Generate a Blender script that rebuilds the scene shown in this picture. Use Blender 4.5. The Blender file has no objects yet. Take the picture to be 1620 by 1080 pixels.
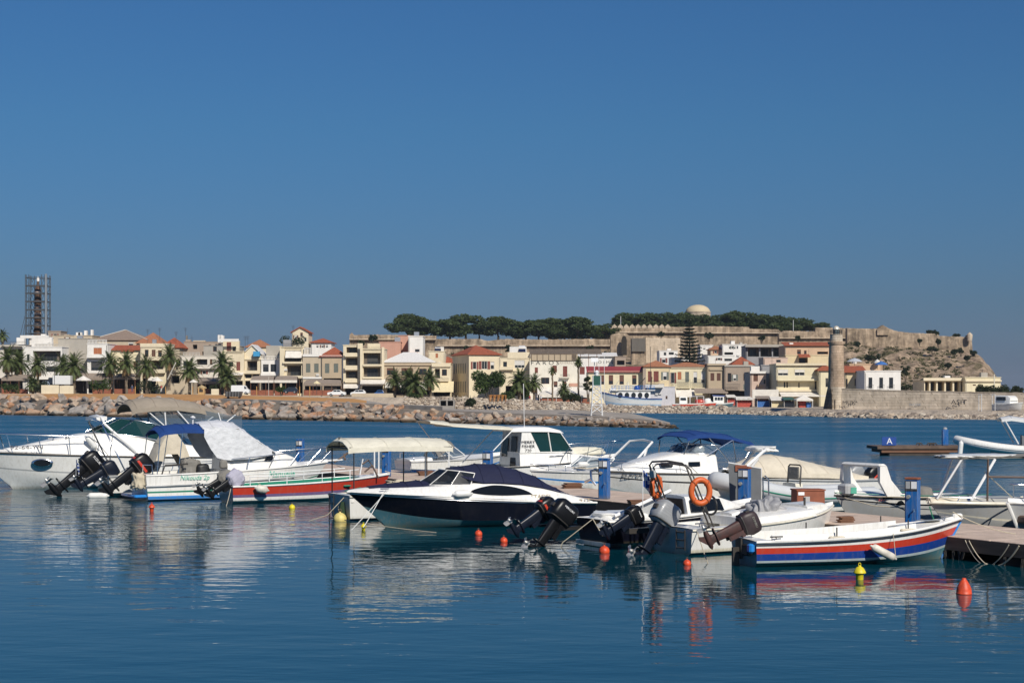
import bpy, bmesh, math, random
from mathutils import Vector, Matrix, noise as mnoise

# ------------------------------------------------------------------ camera, sky, sun, exposure
SC = bpy.context.scene
F, H, HY, CX = 2569.0, 4.0, 622.0, 810.0          # focal length and horizon in photo pixels, eye height in metres
cam_d = bpy.data.cameras.new('camera'); CAM = bpy.data.objects.new('camera', cam_d)
SC.collection.objects.link(CAM); SC.camera = CAM
CAM.location = (0, 0, H); CAM.rotation_euler = (math.radians(90), 0, 0)
cam_d.sensor_width = 36; cam_d.lens = 36*F/1620; cam_d.shift_y = (HY-540)/1620
cam_d.clip_start = 0.5; cam_d.clip_end = 9000

SUN_EL, SUN_AZ = math.radians(38), math.radians(27)   # height, and angle to the right of straight behind the camera
sun_dir = Vector((math.sin(SUN_AZ)*math.cos(SUN_EL), -math.cos(SUN_AZ)*math.cos(SUN_EL), math.sin(SUN_EL)))
W = bpy.data.worlds.new('World'); SC.world = W; W.use_nodes = True
nt = W.node_tree; bg = nt.nodes['Background']
sky = nt.nodes.new('ShaderNodeTexSky'); sky.sky_type = 'NISHITA'; sky.sun_disc = False
sky.sun_elevation = SUN_EL; sky.sun_rotation = math.atan2(sun_dir.x, sun_dir.y)
sky.altitude = 0; sky.air_density = 1.5; sky.dust_density = .5; sky.ozone_density = 10
hs = nt.nodes.new('ShaderNodeMix'); hs.data_type = 'RGBA'; hs.blend_type = 'MULTIPLY'; hs.inputs[0].default_value = 1; hs.inputs[7].default_value = (.298, .498, .725, 1)
# a little paler and greyer near the horizon
wtc = nt.nodes.new('ShaderNodeTexCoord'); wsp = nt.nodes.new('ShaderNodeSeparateXYZ'); nt.links.new(wtc.outputs['Generated'], wsp.inputs[0])
wrp = nt.nodes.new('ShaderNodeValToRGB'); wrp.color_ramp.elements[0].position = 0.0; wrp.color_ramp.elements[1].position = .16
wrp.color_ramp.elements[0].color = (.325, .445, .86, 1); wrp.color_ramp.elements[1].color = (.296, .500, .695, 1); e_ = wrp.color_ramp.elements.new(.055); e_.color = (.298, .432, .70, 1)
nt.links.new(wsp.outputs[2], wrp.inputs[0]); nt.links.new(wrp.outputs[0], hs.inputs[7])
nt.links.new(sky.outputs[0], hs.inputs[6]); nt.links.new(hs.outputs[2], bg.inputs[0])
bg.inputs[1].default_value = 0.085
sl = bpy.data.lights.new('sun', 'SUN'); sl.energy = 4.7; sl.angle = math.radians(0.53); sl.color = (1, .93, .82)
so = bpy.data.objects.new('sun', sl); SC.collection.objects.link(so)
so.rotation_euler = sun_dir.to_track_quat('Z', 'Y').to_euler()
SC.view_settings.view_transform = 'Standard'; SC.view_settings.look = 'None'
SC.view_settings.exposure = 0.0; SC.view_settings.gamma = 1
SC.cycles.max_bounces = 6; SC.cycles.transparent_max_bounces = 12; SC.cycles.caustics_reflective = False
SC.cycles.caustics_refractive = False

# ------------------------------------------------------------------ helpers
COL = SC.collection
PI = math.pi
R = random.Random(7)
def X(px, Y): return (px-CX)/F*Y
def Z(y, Y): return H-(y-HY)/F*Y
def on(px, y, z=0.0):
    Y = (H-z)*F/(y-HY); return Vector((X(px, Y), Y, z))
def P(px, y, Y): return Vector((X(px, Y), Y, Z(y, Y)))
def lerp(a, b, t): return a+(b-a)*t
def sst(a, b, x):
    t = max(0.0, min(1.0, (x-a)/(b-a))); return t*t*(3-2*t)
def interp(x, pts):
    if x <= pts[0][0]: return pts[0][1]
    for (a, va), (b, vb) in zip(pts, pts[1:]):
        if x <= b: return lerp(va, vb, (x-a)/(b-a))
    return pts[-1][1]

class MB:
    """collects shapes, then links them as ONE mesh object"""
    def __init__(s): s.v = []; s.f = []; s.m = []
    def add(s, vs, fs, mi=0):
        o = len(s.v); s.v += [tuple(v) for v in vs]
        for f in fs: s.f.append([i+o for i in f]); s.m.append(mi)
        return s
    def box(s, x0, y0, z0, x1, y1, z1, mi=0):
        vs = [(x, y, z) for z in (z0, z1) for y in (y0, y1) for x in (x0, x1)]
        return s.add(vs, [(0,2,3,1),(4,5,7,6),(0,1,5,4),(2,6,7,3),(0,4,6,2),(1,3,7,5)], mi)
    def bev(s, x0, y0, z0, x1, y1, z1, b=.03, mi=0):
        """box with chamfered vertical and top edges"""
        def ring(e, z): return [(x0+e+b,y0+e,z),(x1-e-b,y0+e,z),(x1-e,y0+e+b,z),(x1-e,y1-e-b,z),(x1-e-b,y1-e,z),(x0+e+b,y1-e,z),(x0+e,y1-e-b,z),(x0+e,y0+e+b,z)]
        return s.loft([ring(b,z0), ring(0,z0+b), ring(0,z1-b), ring(b,z1)], True, True, True, mi)
    def loft(s, secs, closed=False, cap0=False, cap1=False, mi=0):
        n = len(secs[0]); o = len(s.v)
        for sec in secs: s.v += [tuple(p) for p in sec]
        jn = n if closed else n-1
        for i in range(len(secs)-1):
            for j in range(jn):
                k = (j+1) % n
                s.f.append([o+i*n+j, o+i*n+k, o+(i+1)*n+k, o+(i+1)*n+j])
                s.m.append(mi(i, j) if callable(mi) else mi)
        m0 = mi(0, 0) if callable(mi) else mi
        if cap0: s.f.append([o+j for j in range(n)][::-1]); s.m.append(m0)
        if cap1: s.f.append([o+(len(secs)-1)*n+j for j in range(n)]); s.m.append(m0)
        return s
    def tube(s, pts, r, n=6, closed=False, mi=0, cap=True):
        pts = [Vector(p) for p in pts]; N = len(pts); secs = []
        up0 = None
        for i, p in enumerate(pts):
            a = pts[(i-1) % N] if (closed or i > 0) else p
            b = pts[(i+1) % N] if (closed or i < N-1) else p
            d = (b-a)
            d = d.normalized() if d.length > 1e-9 else Vector((0,0,1))
            if up0 is None:
                up0 = Vector((0,0,1)) if abs(d.z) < .9 else Vector((1,0,0))
            u = (up0 - d*up0.dot(d))
            u = u.normalized() if u.length > 1e-4 else d.orthogonal().normalized()
            up0 = u; w = d.cross(u)
            rr = r[i] if isinstance(r, (list, tuple)) else r
            secs.append([p+(u*math.cos(2*PI*k/n)+w*math.sin(2*PI*k/n))*rr for k in range(n)])
        if closed: secs.append(secs[0])
        return s.loft(secs, True, cap and not closed, cap and not closed, mi)
    def lathe(s, prof, n=16, c=(0,0,0), axis='z', mi=0):
        secs = []
        for (r, h) in prof:
            ring = []
            for k in range(n):
                a = 2*PI*k/n; q = (r*math.cos(a), r*math.sin(a), h)
                if axis == 'x': q = (h, q[0], q[1])
                if axis == 'y': q = (q[0], h, q[1])
                ring.append((q[0]+c[0], q[1]+c[1], q[2]+c[2]))
            secs.append(ring)
        return s.loft(secs, True, True, True, mi)
    def prism(s, poly, a0, a1, axis='y', mi=0):
        """poly of 2-D points pushed along an axis"""
        def q(p, a): return (p[0], a, p[1]) if axis == 'y' else ((a, p[0], p[1]) if axis == 'x' else (p[0], p[1], a))
        n = len(poly)
        return s.loft([[q(p, a0) for p in poly], [q(p, a1) for p in poly]], True, True, True, mi)
    def sheet(s, grid, th, mi=0):
        """a grid of points given a thickness downwards"""
        nu, nv = len(grid), len(grid[0]); o = len(s.v)
        for dz in (0, -th):
            for row in grid: s.v += [(p[0], p[1], p[2]+dz) for p in row]
        t = lambda i, j: o+i*nv+j
        b = lambda i, j: o+nu*nv+i*nv+j
        for i in range(nu-1):
            for j in range(nv-1):
                s.f.append([t(i,j), t(i+1,j), t(i+1,j+1), t(i,j+1)]); s.m.append(mi)
                s.f.append([b(i,j), b(i,j+1), b(i+1,j+1), b(i+1,j)]); s.m.append(mi)
        for i in range(nu-1):
            s.f.append([t(i,0), b(i,0), b(i+1,0), t(i+1,0)]); s.m.append(mi)
            s.f.append([t(i,nv-1), t(i+1,nv-1), b(i+1,nv-1), b(i,nv-1)]); s.m.append(mi)
        for j in range(nv-1):
            s.f.append([t(0,j), t(0,j+1), b(0,j+1), b(0,j)]); s.m.append(mi)
            s.f.append([t(nu-1,j), b(nu-1,j), b(nu-1,j+1), t(nu-1,j+1)]); s.m.append(mi)
        return s
    def xf(s, mat, i0=0):
        for i in range(i0, len(s.v)): s.v[i] = tuple(mat @ Vector(s.v[i]))
        return s
    def mesh(s, name, mats, smooth=None, fix=True):
        me = bpy.data.meshes.new(name); me.from_pydata(s.v, [], s.f); 
        for m in (mats if isinstance(mats, (list, tuple)) else [mats]): me.materials.append(m)
        me.polygons.foreach_set('material_index', s.m)
        if fix and len(s.f) < 60000:
            bm = bmesh.new(); bm.from_mesh(me)
            bmesh.ops.recalc_face_normals(bm, faces=bm.faces); bm.to_mesh(me); bm.free()
        if smooth is not None:
            me.polygons.foreach_set('use_smooth', [True]*len(me.polygons)); me.set_sharp_from_angle(angle=math.radians(smooth))
        me.update(); return me
    def build(s, name, mats, parent=None, smooth=None, loc=None, rz=0, fix=True):
        return link(name, s.mesh(name, mats, smooth, fix), parent, loc, rz)
def link(name, me, parent=None, loc=None, rz=0):
    o = bpy.data.objects.new(name, me); COL.objects.link(o)
    if parent: o.parent = parent
    if loc is not None: o.location = loc
    if rz: o.rotation_euler = (0, 0, rz)
    return o
def tag(o, label=None, cat=None, group=None, kind=None):
    if label: o['label'] = label
    if cat: o['category'] = cat
    if group: o['group'] = group
    if kind: o['kind'] = kind
    return o
def thing(name, label, cat, loc=(0,0,0), rz=0, group=None):
    o = bpy.data.objects.new(name, None); COL.objects.link(o); o.empty_display_size = .2
    o.location = loc; o.rotation_euler = (0, 0, rz)
    return tag(o, label, cat, group)
def copy_tree(o, loc=None, rz=None, label=None, sc=None, parent=None):
    c = o.copy(); COL.objects.link(c)
    if parent: c.parent = parent
    for ch in list(o.children): copy_tree(ch, parent=c)
    if loc is not None: c.location = loc
    if rz is not None: c.rotation_euler = (0, 0, rz)
    if label: c['label'] = label
    if sc is not None: c.scale = (sc, sc, sc) if not hasattr(sc, '__len__') else sc
    return c
def text_mesh(txt, size, th=.004):
    cu = bpy.data.curves.new('lettering', 'FONT'); cu.body = txt; cu.size = size; cu.extrude = th
    cu.align_x = 'CENTER'; cu.align_y = 'CENTER'; cu.resolution_u = 2
    ob = bpy.data.objects.new('lettering', cu); COL.objects.link(ob)
    dg = bpy.context.evaluated_depsgraph_get(); dg.update()
    me = bpy.data.meshes.new_from_object(ob.evaluated_get(dg))
    bpy.data.objects.remove(ob); bpy.data.curves.remove(cu); me.materials.clear()
    return me
def lettering(txt, size, mat, parent, loc, rot=(PI/2,0,0), shear=0, name='lettering', sx=1):
    me = text_mesh(txt, size); me.materials.append(mat)
    if shear:
        for v in me.vertices: v.co.x += shear*v.co.y
    o = bpy.data.objects.new(name, me); COL.objects.link(o); o.parent = parent
    o.location = loc; o.rotation_euler = rot; o.scale = (sx, 1, 1); return o

# ------------------------------------------------------------------ materials
MATS = {}
def lnk(nt, a, b): nt.links.new(a, b)
def mat(name, col, rough=.6, metal=0, var=.12, scale=3.0, bump=0, bscale=None, col2=None, coat=0, spec=.5, stretch=None, detail=5, alpha=1):
    if name in MATS: return MATS[name]
    m = bpy.data.materials.new(name); m.use_nodes = True; MATS[name] = m
    nt = m.node_tree; b = nt.nodes['Principled BSDF']
    b.inputs['Roughness'].default_value = rough; b.inputs['Metallic'].default_value = metal
    b.inputs['Specular IOR Level'].default_value = spec
    if coat: b.inputs['Coat Weight'].default_value = coat; b.inputs['Coat Roughness'].default_value = .08
    tc = nt.nodes.new('ShaderNodeTexCoord'); mp = nt.nodes.new('ShaderNodeMapping')
    lnk(nt, tc.outputs['Object'], mp.inputs[0])
    if stretch: mp.inputs['Scale'].default_value = stretch
    nz = nt.nodes.new('ShaderNodeTexNoise'); nz.inputs['Scale'].default_value = scale; nz.inputs['Detail'].default_value = detail
    nz.inputs['Roughness'].default_value = .6
    lnk(nt, mp.outputs[0], nz.inputs['Vector'])
    rp = nt.nodes.new('ShaderNodeValToRGB'); rp.color_ramp.elements[0].position = .3; rp.color_ramp.elements[1].position = .7
    c1 = tuple(c*(1-var) for c in col)+(1,) if col2 is None else tuple(col2)+(1,)
    c2 = tuple(min(1, c*(1+var*.6)) for c in col)+(1,) if col2 is None else tuple(col)+(1,)
    rp.color_ramp.elements[0].color = c1; rp.color_ramp.elements[1].color = c2
    lnk(nt, nz.outputs[0], rp.inputs[0]); lnk(nt, rp.outputs[0], b.inputs['Base Color'])
    if bump:
        bp = nt.nodes.new('ShaderNodeBump'); bp.inputs['Strength'].default_value = bump; bp.inputs['Distance'].default_value = .05
        n2 = nt.nodes.new('ShaderNodeTexNoise'); n2.inputs['Scale'].default_value = bscale or scale*4; n2.inputs['Detail'].default_value = 6
        lnk(nt, mp.outputs[0], n2.inputs['Vector']); lnk(nt, n2.outputs[0], bp.inputs['Height']); lnk(nt, bp.outputs[0], b.inputs['Normal'])
    return m
def gelcoat(name, col, dirt=(.35,.30,.22), amt=.25):
    """boat paint: glossy, with faint vertical grime streaks"""
    m = mat(name, col, .3, coat=.2 if sum(col) > .3 else 0, var=.05, scale=1.2, spec=.5 if sum(col) > .3 else .3)
    nt = m.node_tree; b = nt.nodes['Principled BSDF']; src = b.inputs['Base Color'].links[0].from_socket
    tc = nt.nodes.new('ShaderNodeTexCoord'); mp = nt.nodes.new('ShaderNodeMapping'); mp.inputs['Scale'].default_value = (7, 7, .9)
    lnk(nt, tc.outputs['Object'], mp.inputs[0])
    n = nt.nodes.new('ShaderNodeTexNoise'); n.inputs['Scale'].default_value = 1.6; n.inputs['Detail'].default_value = 7; n.inputs['Roughness'].default_value = .65
    lnk(nt, mp.outputs[0], n.inputs['Vector'])
    r = nt.nodes.new('ShaderNodeMapRange'); r.inputs[1].default_value = .48; r.inputs[2].default_value = .74; r.inputs[4].default_value = amt*1.25
    lnk(nt, n.outputs[0], r.inputs[0])
    mx = nt.nodes.new('ShaderNodeMix'); mx.data_type = 'RGBA'
    lnk(nt, r.outputs[0], mx.inputs[0]); lnk(nt, src, mx.inputs[6]); mx.inputs[7].default_value = tuple(dirt)+(1,)
    # brownish tide line just above the water
    so_ = nt.nodes.new('ShaderNodeSeparateXYZ'); lnk(nt, tc.outputs['Object'], so_.inputs[0])
    zr = nt.nodes.new('ShaderNodeMapRange'); zr.inputs[1].default_value = .03; zr.inputs[2].default_value = .17; zr.inputs[3].default_value = 1; zr.inputs[4].default_value = 0; lnk(nt, so_.outputs[2], zr.inputs[0])
    zm = nt.nodes.new('ShaderNodeMath'); zm.operation = 'MULTIPLY'; lnk(nt, zr.outputs[0], zm.inputs[0]); lnk(nt, n.outputs[0], zm.inputs[1])
    m3 = nt.nodes.new('ShaderNodeMix'); m3.data_type = 'RGBA'; lnk(nt, zm.outputs[0], m3.inputs[0]); lnk(nt, mx.outputs[2], m3.inputs[6]); m3.inputs[7].default_value = (.16, .14, .07, 1)
    lnk(nt, m3.outputs[2], b.inputs['Base Color'])
    return m
def plaster(name, col, amt=.22):
    """house wall: blotchy wash with rain streaks"""
    m = mat(name, col, .9, var=.10, scale=.5, spec=.2)
    nt = m.node_tree; b = nt.nodes['Principled BSDF']; src = b.inputs['Base Color'].links[0].from_socket
    tc = nt.nodes.new('ShaderNodeTexCoord'); mp = nt.nodes.new('ShaderNodeMapping'); mp.inputs['Scale'].default_value = (2.4, 2.4, .35)
    lnk(nt, tc.outputs['Object'], mp.inputs[0])
    n = nt.nodes.new('ShaderNodeTexNoise'); n.inputs['Scale'].default_value = 1.0; n.inputs['Detail'].default_value = 8; n.inputs['Roughness'].default_value = .7
    lnk(nt, mp.outputs[0], n.inputs['Vector'])
    r = nt.nodes.new('ShaderNodeMapRange'); r.inputs[1].default_value = .50; r.inputs[2].default_value = .8; r.inputs[4].default_value = amt
    lnk(nt, n.outputs[0], r.inputs[0])
    mx = nt.nodes.new('ShaderNodeMix'); mx.data_type = 'RGBA'
    lnk(nt, r.outputs[0], mx.inputs[0]); lnk(nt, src, mx.inputs[6]); mx.inputs[7].default_value = (.24, .20, .15, 1)
    lnk(nt, mx.outputs[2], b.inputs['Base Color'])
    return m
def tiles(name, col, col2):
    m = mat(name, col, .85, scale=2.2, col2=col2, spec=.2, detail=8)
    nt = m.node_tree; b = nt.nodes['Principled BSDF']
    tc = nt.nodes.new('ShaderNodeTexCoord'); w = nt.nodes.new('ShaderNodeTexWave'); w.inputs['Scale'].default_value = 1.6; w.inputs['Distortion'].default_value = .6
    lnk(nt, tc.outputs['Object'], w.inputs['Vector'])
    bp = nt.nodes.new('ShaderNodeBump'); bp.inputs['Strength'].default_value = .8; bp.inputs['Distance'].default_value = .08
    lnk(nt, w.outputs[0], bp.inputs['Height']); lnk(nt, bp.outputs[0], b.inputs['Normal'])
    return m
def masonry(name, c1, c2, mortar, bw=.7, bh=.35, blot=.5):
    m = bpy.data.materials.new(name); m.use_nodes = True; MATS[name] = m
    nt = m.node_tree; b = nt.nodes['Principled BSDF']; b.inputs['Roughness'].default_value = .95; b.inputs['Specular IOR Level'].default_value = .15
    g = nt.nodes.new('ShaderNodeNewGeometry'); tc = nt.nodes.new('ShaderNodeTexCoord')
    sp = nt.nodes.new('ShaderNodeSeparateXYZ'); lnk(nt, tc.outputs['Object'], sp.inputs[0])
    ad = nt.nodes.new('ShaderNodeMath'); ad.operation = 'ADD'; lnk(nt, sp.outputs[0], ad.inputs[0]); lnk(nt, sp.outputs[1], ad.inputs[1])
    cb = nt.nodes.new('ShaderNodeCombineXYZ'); lnk(nt, ad.outputs[0], cb.inputs[0]); lnk(nt, sp.outputs[2], cb.inputs[1])
    nd = nt.nodes.new('ShaderNodeTexNoise'); nd.inputs['Scale'].default_value = .8; nd.inputs['Detail'].default_value = 4
    lnk(nt, tc.outputs['Object'], nd.inputs['Vector'])
    mxv = nt.nodes.new('ShaderNodeMix'); mxv.data_type = 'VECTOR'; mxv.inputs[0].default_value = .12
    lnk(nt, cb.outputs[0], mxv.inputs[4]); lnk(nt, nd.outputs['Color'], mxv.inputs[5])
    br = nt.nodes.new('ShaderNodeTexBrick'); br.inputs['Scale'].default_value = 1; br.inputs['Brick Width'].default_value = bw; br.inputs['Row Height'].default_value = bh
    br.inputs['Color1'].default_value = tuple(c1)+(1,); br.inputs['Color2'].default_value = tuple(c2)+(1,); br.inputs['Mortar'].default_value = tuple(mortar)+(1,)
    br.inputs['Mortar Size'].default_value = .03; br.inputs['Mortar Smooth'].default_value = .6
    lnk(nt, mxv.outputs[1], br.inputs['Vector'])
    n = nt.nodes.new('ShaderNodeTexNoise'); n.inputs['Scale'].default_value = .22; n.inputs['Detail'].default_value = 9; n.inputs['Roughness'].default_value = .7
    lnk(nt, tc.outputs['Object'], n.inputs['Vector'])
    r = nt.nodes.new('ShaderNodeMapRange'); r.inputs[1].default_value = .38; r.inputs[2].default_value = .68; r.inputs[3].default_value = 1-blot; r.inputs[4].default_value = 1.15
    lnk(nt, n.outputs[0], r.inputs[0])
    mps = nt.nodes.new('ShaderNodeMapping'); mps.inputs['Scale'].default_value = (.55, .55, .09); lnk(nt, tc.outputs['Object'], mps.inputs[0])
    ns = nt.nodes.new('ShaderNodeTexNoise'); ns.inputs['Scale'].default_value = 1.0; ns.inputs['Detail'].default_value = 8; ns.inputs['Roughness'].default_value = .7; lnk(nt, mps.outputs[0], ns.inputs['Vector'])
    rs = nt.nodes.new('ShaderNodeMapRange'); rs.inputs[1].default_value = .40; rs.inputs[2].default_value = .60; rs.inputs[3].default_value = 1-blot*.75; rs.inputs[4].default_value = 1.08; lnk(nt, ns.outputs[0], rs.inputs[0])
    mm = nt.nodes.new('ShaderNodeMath'); mm.operation = 'MULTIPLY'; lnk(nt, r.outputs[0], mm.inputs[0]); lnk(nt, rs.outputs[0], mm.inputs[1])
    mu = nt.nodes.new('ShaderNodeMix'); mu.data_type = 'RGBA'; mu.blend_type = 'MULTIPLY'; mu.inputs[0].default_value = 1
    lnk(nt, br.outputs[0], mu.inputs[6]); lnk(nt, mm.outputs[0], mu.inputs[7]); lnk(nt, mu.outputs[2], b.inputs['Base Color'])
    bp = nt.nodes.new('ShaderNodeBump'); bp.inputs['Strength'].default_value = .7; bp.inputs['Distance'].default_value = .12
    n3 = nt.nodes.new('ShaderNodeTexNoise'); n3.inputs['Scale'].default_value = 1.3; n3.inputs['Detail'].default_value = 7
    lnk(nt, tc.outputs['Object'], n3.inputs['Vector']); lnk(nt, n3.outputs[0], bp.inputs['Height']); lnk(nt, bp.outputs[0], b.inputs['Normal'])
    return m
def glass(name, col, rough=.05, alpha=.75, tint=(.2,.3,.3)):
    if name in MATS: return MATS[name]
    m = bpy.data.materials.new(name); m.use_nodes = True; MATS[name] = m
    nt = m.node_tree; b = nt.nodes['Principled BSDF']; b.inputs['Base Color'].default_value = tuple(col)+(1,)
    b.inputs['Roughness'].default_value = rough
    tr = nt.nodes.new('ShaderNodeBsdfTransparent'); tr.inputs[0].default_value = tuple(tint)+(1,)
    mx = nt.nodes.new('ShaderNodeMixShader'); mx.inputs[0].default_value = alpha
    lnk(nt, tr.outputs[0], mx.inputs[1]); lnk(nt, b.outputs[0], mx.inputs[2])
    lnk(nt, mx.outputs[0], nt.nodes['Material Output'].inputs[0])
    return m
def leafmat(name, c1, c2, rough=.6):
    m = mat(name, c1, rough, scale=.6, col2=c2, spec=.25, detail=6)
    nt = m.node_tree; b = nt.nodes['Principled BSDF']
    tl = nt.nodes.new('ShaderNodeBsdfTranslucent'); tl.inputs[0].default_value = (c1[0]*1.5, c1[1]*1.6, c1[2], 1)
    mx = nt.nodes.new('ShaderNodeMixShader'); mx.inputs[0].default_value = .25
    lnk(nt, b.outputs[0], mx.inputs[1]); lnk(nt, tl.outputs[0], mx.inputs[2]); lnk(nt, mx.outputs[0], nt.nodes['Material Output'].inputs[0])
    return m

M_white = gelcoat('white_gelcoat', (.80,.79,.75)); M_cream = gelcoat('cream_gelcoat', (.74,.70,.58))
M_navy = gelcoat('navy_gelcoat', (.0035,.0045,.011), amt=.02); M_red = gelcoat('red_paint', (.52,.045,.022), amt=.12)
M_blue = gelcoat('blue_paint', (.012,.05,.26), amt=.1); M_lblue = gelcoat('sky_blue_paint', (.02,.22,.62), amt=.1)
M_antif = gelcoat('teal_bottom_paint', (.07,.19,.235), amt=.3); M_ggrey = gelcoat('grey_gelcoat', (.42,.43,.43))
M_pale = gelcoat('pale_bottom_paint', (.42,.50,.52), amt=.3); M_hgreen = gelcoat('green_trim_paint', (.02,.22,.14), amt=.1)
M_purple = gelcoat('purple_stripe_paint', (.16,.11,.24)); M_black = mat('black_rubber', (.012,.012,.013), .5)
M_steel = mat('stainless_steel', (.75,.75,.75), .18, 1, var=.03); M_alu = mat('white_tube_paint', (.75,.75,.74), .35)
M_dtube = mat('dark_tube', (.05,.045,.04), .4); M_rtube = mat('rusty_tube', (.13,.09,.07), .7)
M_motor = mat('black_motor_paint', (.007,.0075,.009), .35, var=.3, spec=.35, scale=6); M_mnavy = mat('navy_motor_paint', (.007,.011,.022), .38, var=.3, spec=.35, scale=6)
M_mgrey = mat('silver_motor_paint', (.28,.29,.30), .4, coat=.2, stretch=(1,1,8), var=.2); M_mrust = mat('weathered_maroon_motor_paint', (.085,.030,.026), .6, scale=9, col2=(.035,.022,.02))
M_prop = mat('worn_propeller_metal', (.62,.60,.55), .35, .6, scale=12, var=.3)
M_rope = mat('rope_fibre', (.50,.44,.33), .95, scale=20); M_grope = mat('green_rope_fibre', (.02,.20,.10), .9)
M_fend = mat('fender_vinyl', (.72,.72,.69), .45, scale=6, var=.1); M_fendd = mat('dirty_fender_vinyl', (.62,.58,.50), .6, scale=5, var=.3)
M_bimini = mat('royal_blue_canvas', (.004,.042,.19), .85, bump=.4, bscale=9); M_navyc = mat('navy_canvas', (.007,.010,.040), .8, bump=.5, bscale=7)
M_beige = mat('beige_canvas', (.60,.54,.43), .9, bump=.5, bscale=5); M_taupe = mat('taupe_canvas', (.30,.255,.20), .9, bump=.4, bscale=6)
M_crmcan = mat('ivory_canvas', (.66,.63,.52), .85, bump=.5, bscale=6); M_tarp = mat('silver_white_tarp', (.66,.67,.69), .42, bump=.9, bscale=5)
M_starp = mat('silver_grey_tarp', (.30,.30,.31), .5, .0, bump=.9, bscale=6); M_lilac = mat('lilac_cover_cloth', (.40,.39,.47), .8, bump=.6, bscale=8)
M_gcover = mat('grey_cover_cloth', (.20,.19,.17), .9, bump=.6, bscale=8); M_vinyl = mat('vinyl_seat', (.66,.64,.58), .55)
M_clear = glass('clear_vinyl_window', (.18,.22,.26), .12, .38, (.75,.82,.88)); M_tint = glass('green_tinted_glass', (.012,.05,.05), .04, .72, (.25,.5,.5))
M_smoke = glass('smoked_windscreen', (.02,.025,.03), .05, .55, (.35,.38,.42)); M_dglass = glass('dark_glass', (.008,.010,.012), .04, .88, (.2,.2,.2)); M_wglass = mat('house_window_glass', (.025,.03,.035), .12, var=.3)
M_greypanel = mat('grey_panel_paint', (.13,.14,.15), .6, var=.15); M_orange = mat('orange_lifebuoy', (.62,.12,.025), .5, var=.12)
M_redbuoy = mat('red_buoy_plastic', (.68,.075,.022), .5, scale=7, var=.4); M_yelbuoy = mat('yellow_buoy_plastic', (.72,.60,.02), .5, scale=6, var=.2)
M_yelpale = mat('pale_yellow_buoy', (.68,.56,.20), .6, scale=7, var=.3); M_ped = gelcoat('pedestal_blue_paint', (.006,.11,.36), amt=.3)
M_pedd = gelcoat('pedestal_dark_side', (.035,.04,.05)); M_ink = mat('dark_ink', (.02,.02,.025), .6); M_gtext = mat('green_ink', (.10,.42,.30), .6)
M_gold = mat('gold_ink', (.38,.30,.18), .5); M_rink = mat('red_ink', (.5,.04,.03), .6); M_wink = mat('white_ink', (.85,.85,.85), .6)
M_signb = mat('sign_blue', (.01,.06,.28), .5); M_wood = mat('brown_wood', (.16,.075,.04), .7, scale=4, stretch=(1,1,.2))
M_redwood = mat('red_brown_wood', (.26,.085,.045), .75, scale=3, var=.3); M_paper = mat('white_sticker', (.8,.8,.8), .6)
M_greyfoam = mat('rib_tube_grey', (.52,.54,.55), .5, var=.06); M_weed = mat('weed', (.02,.045,.02), .9, scale=9)
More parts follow.
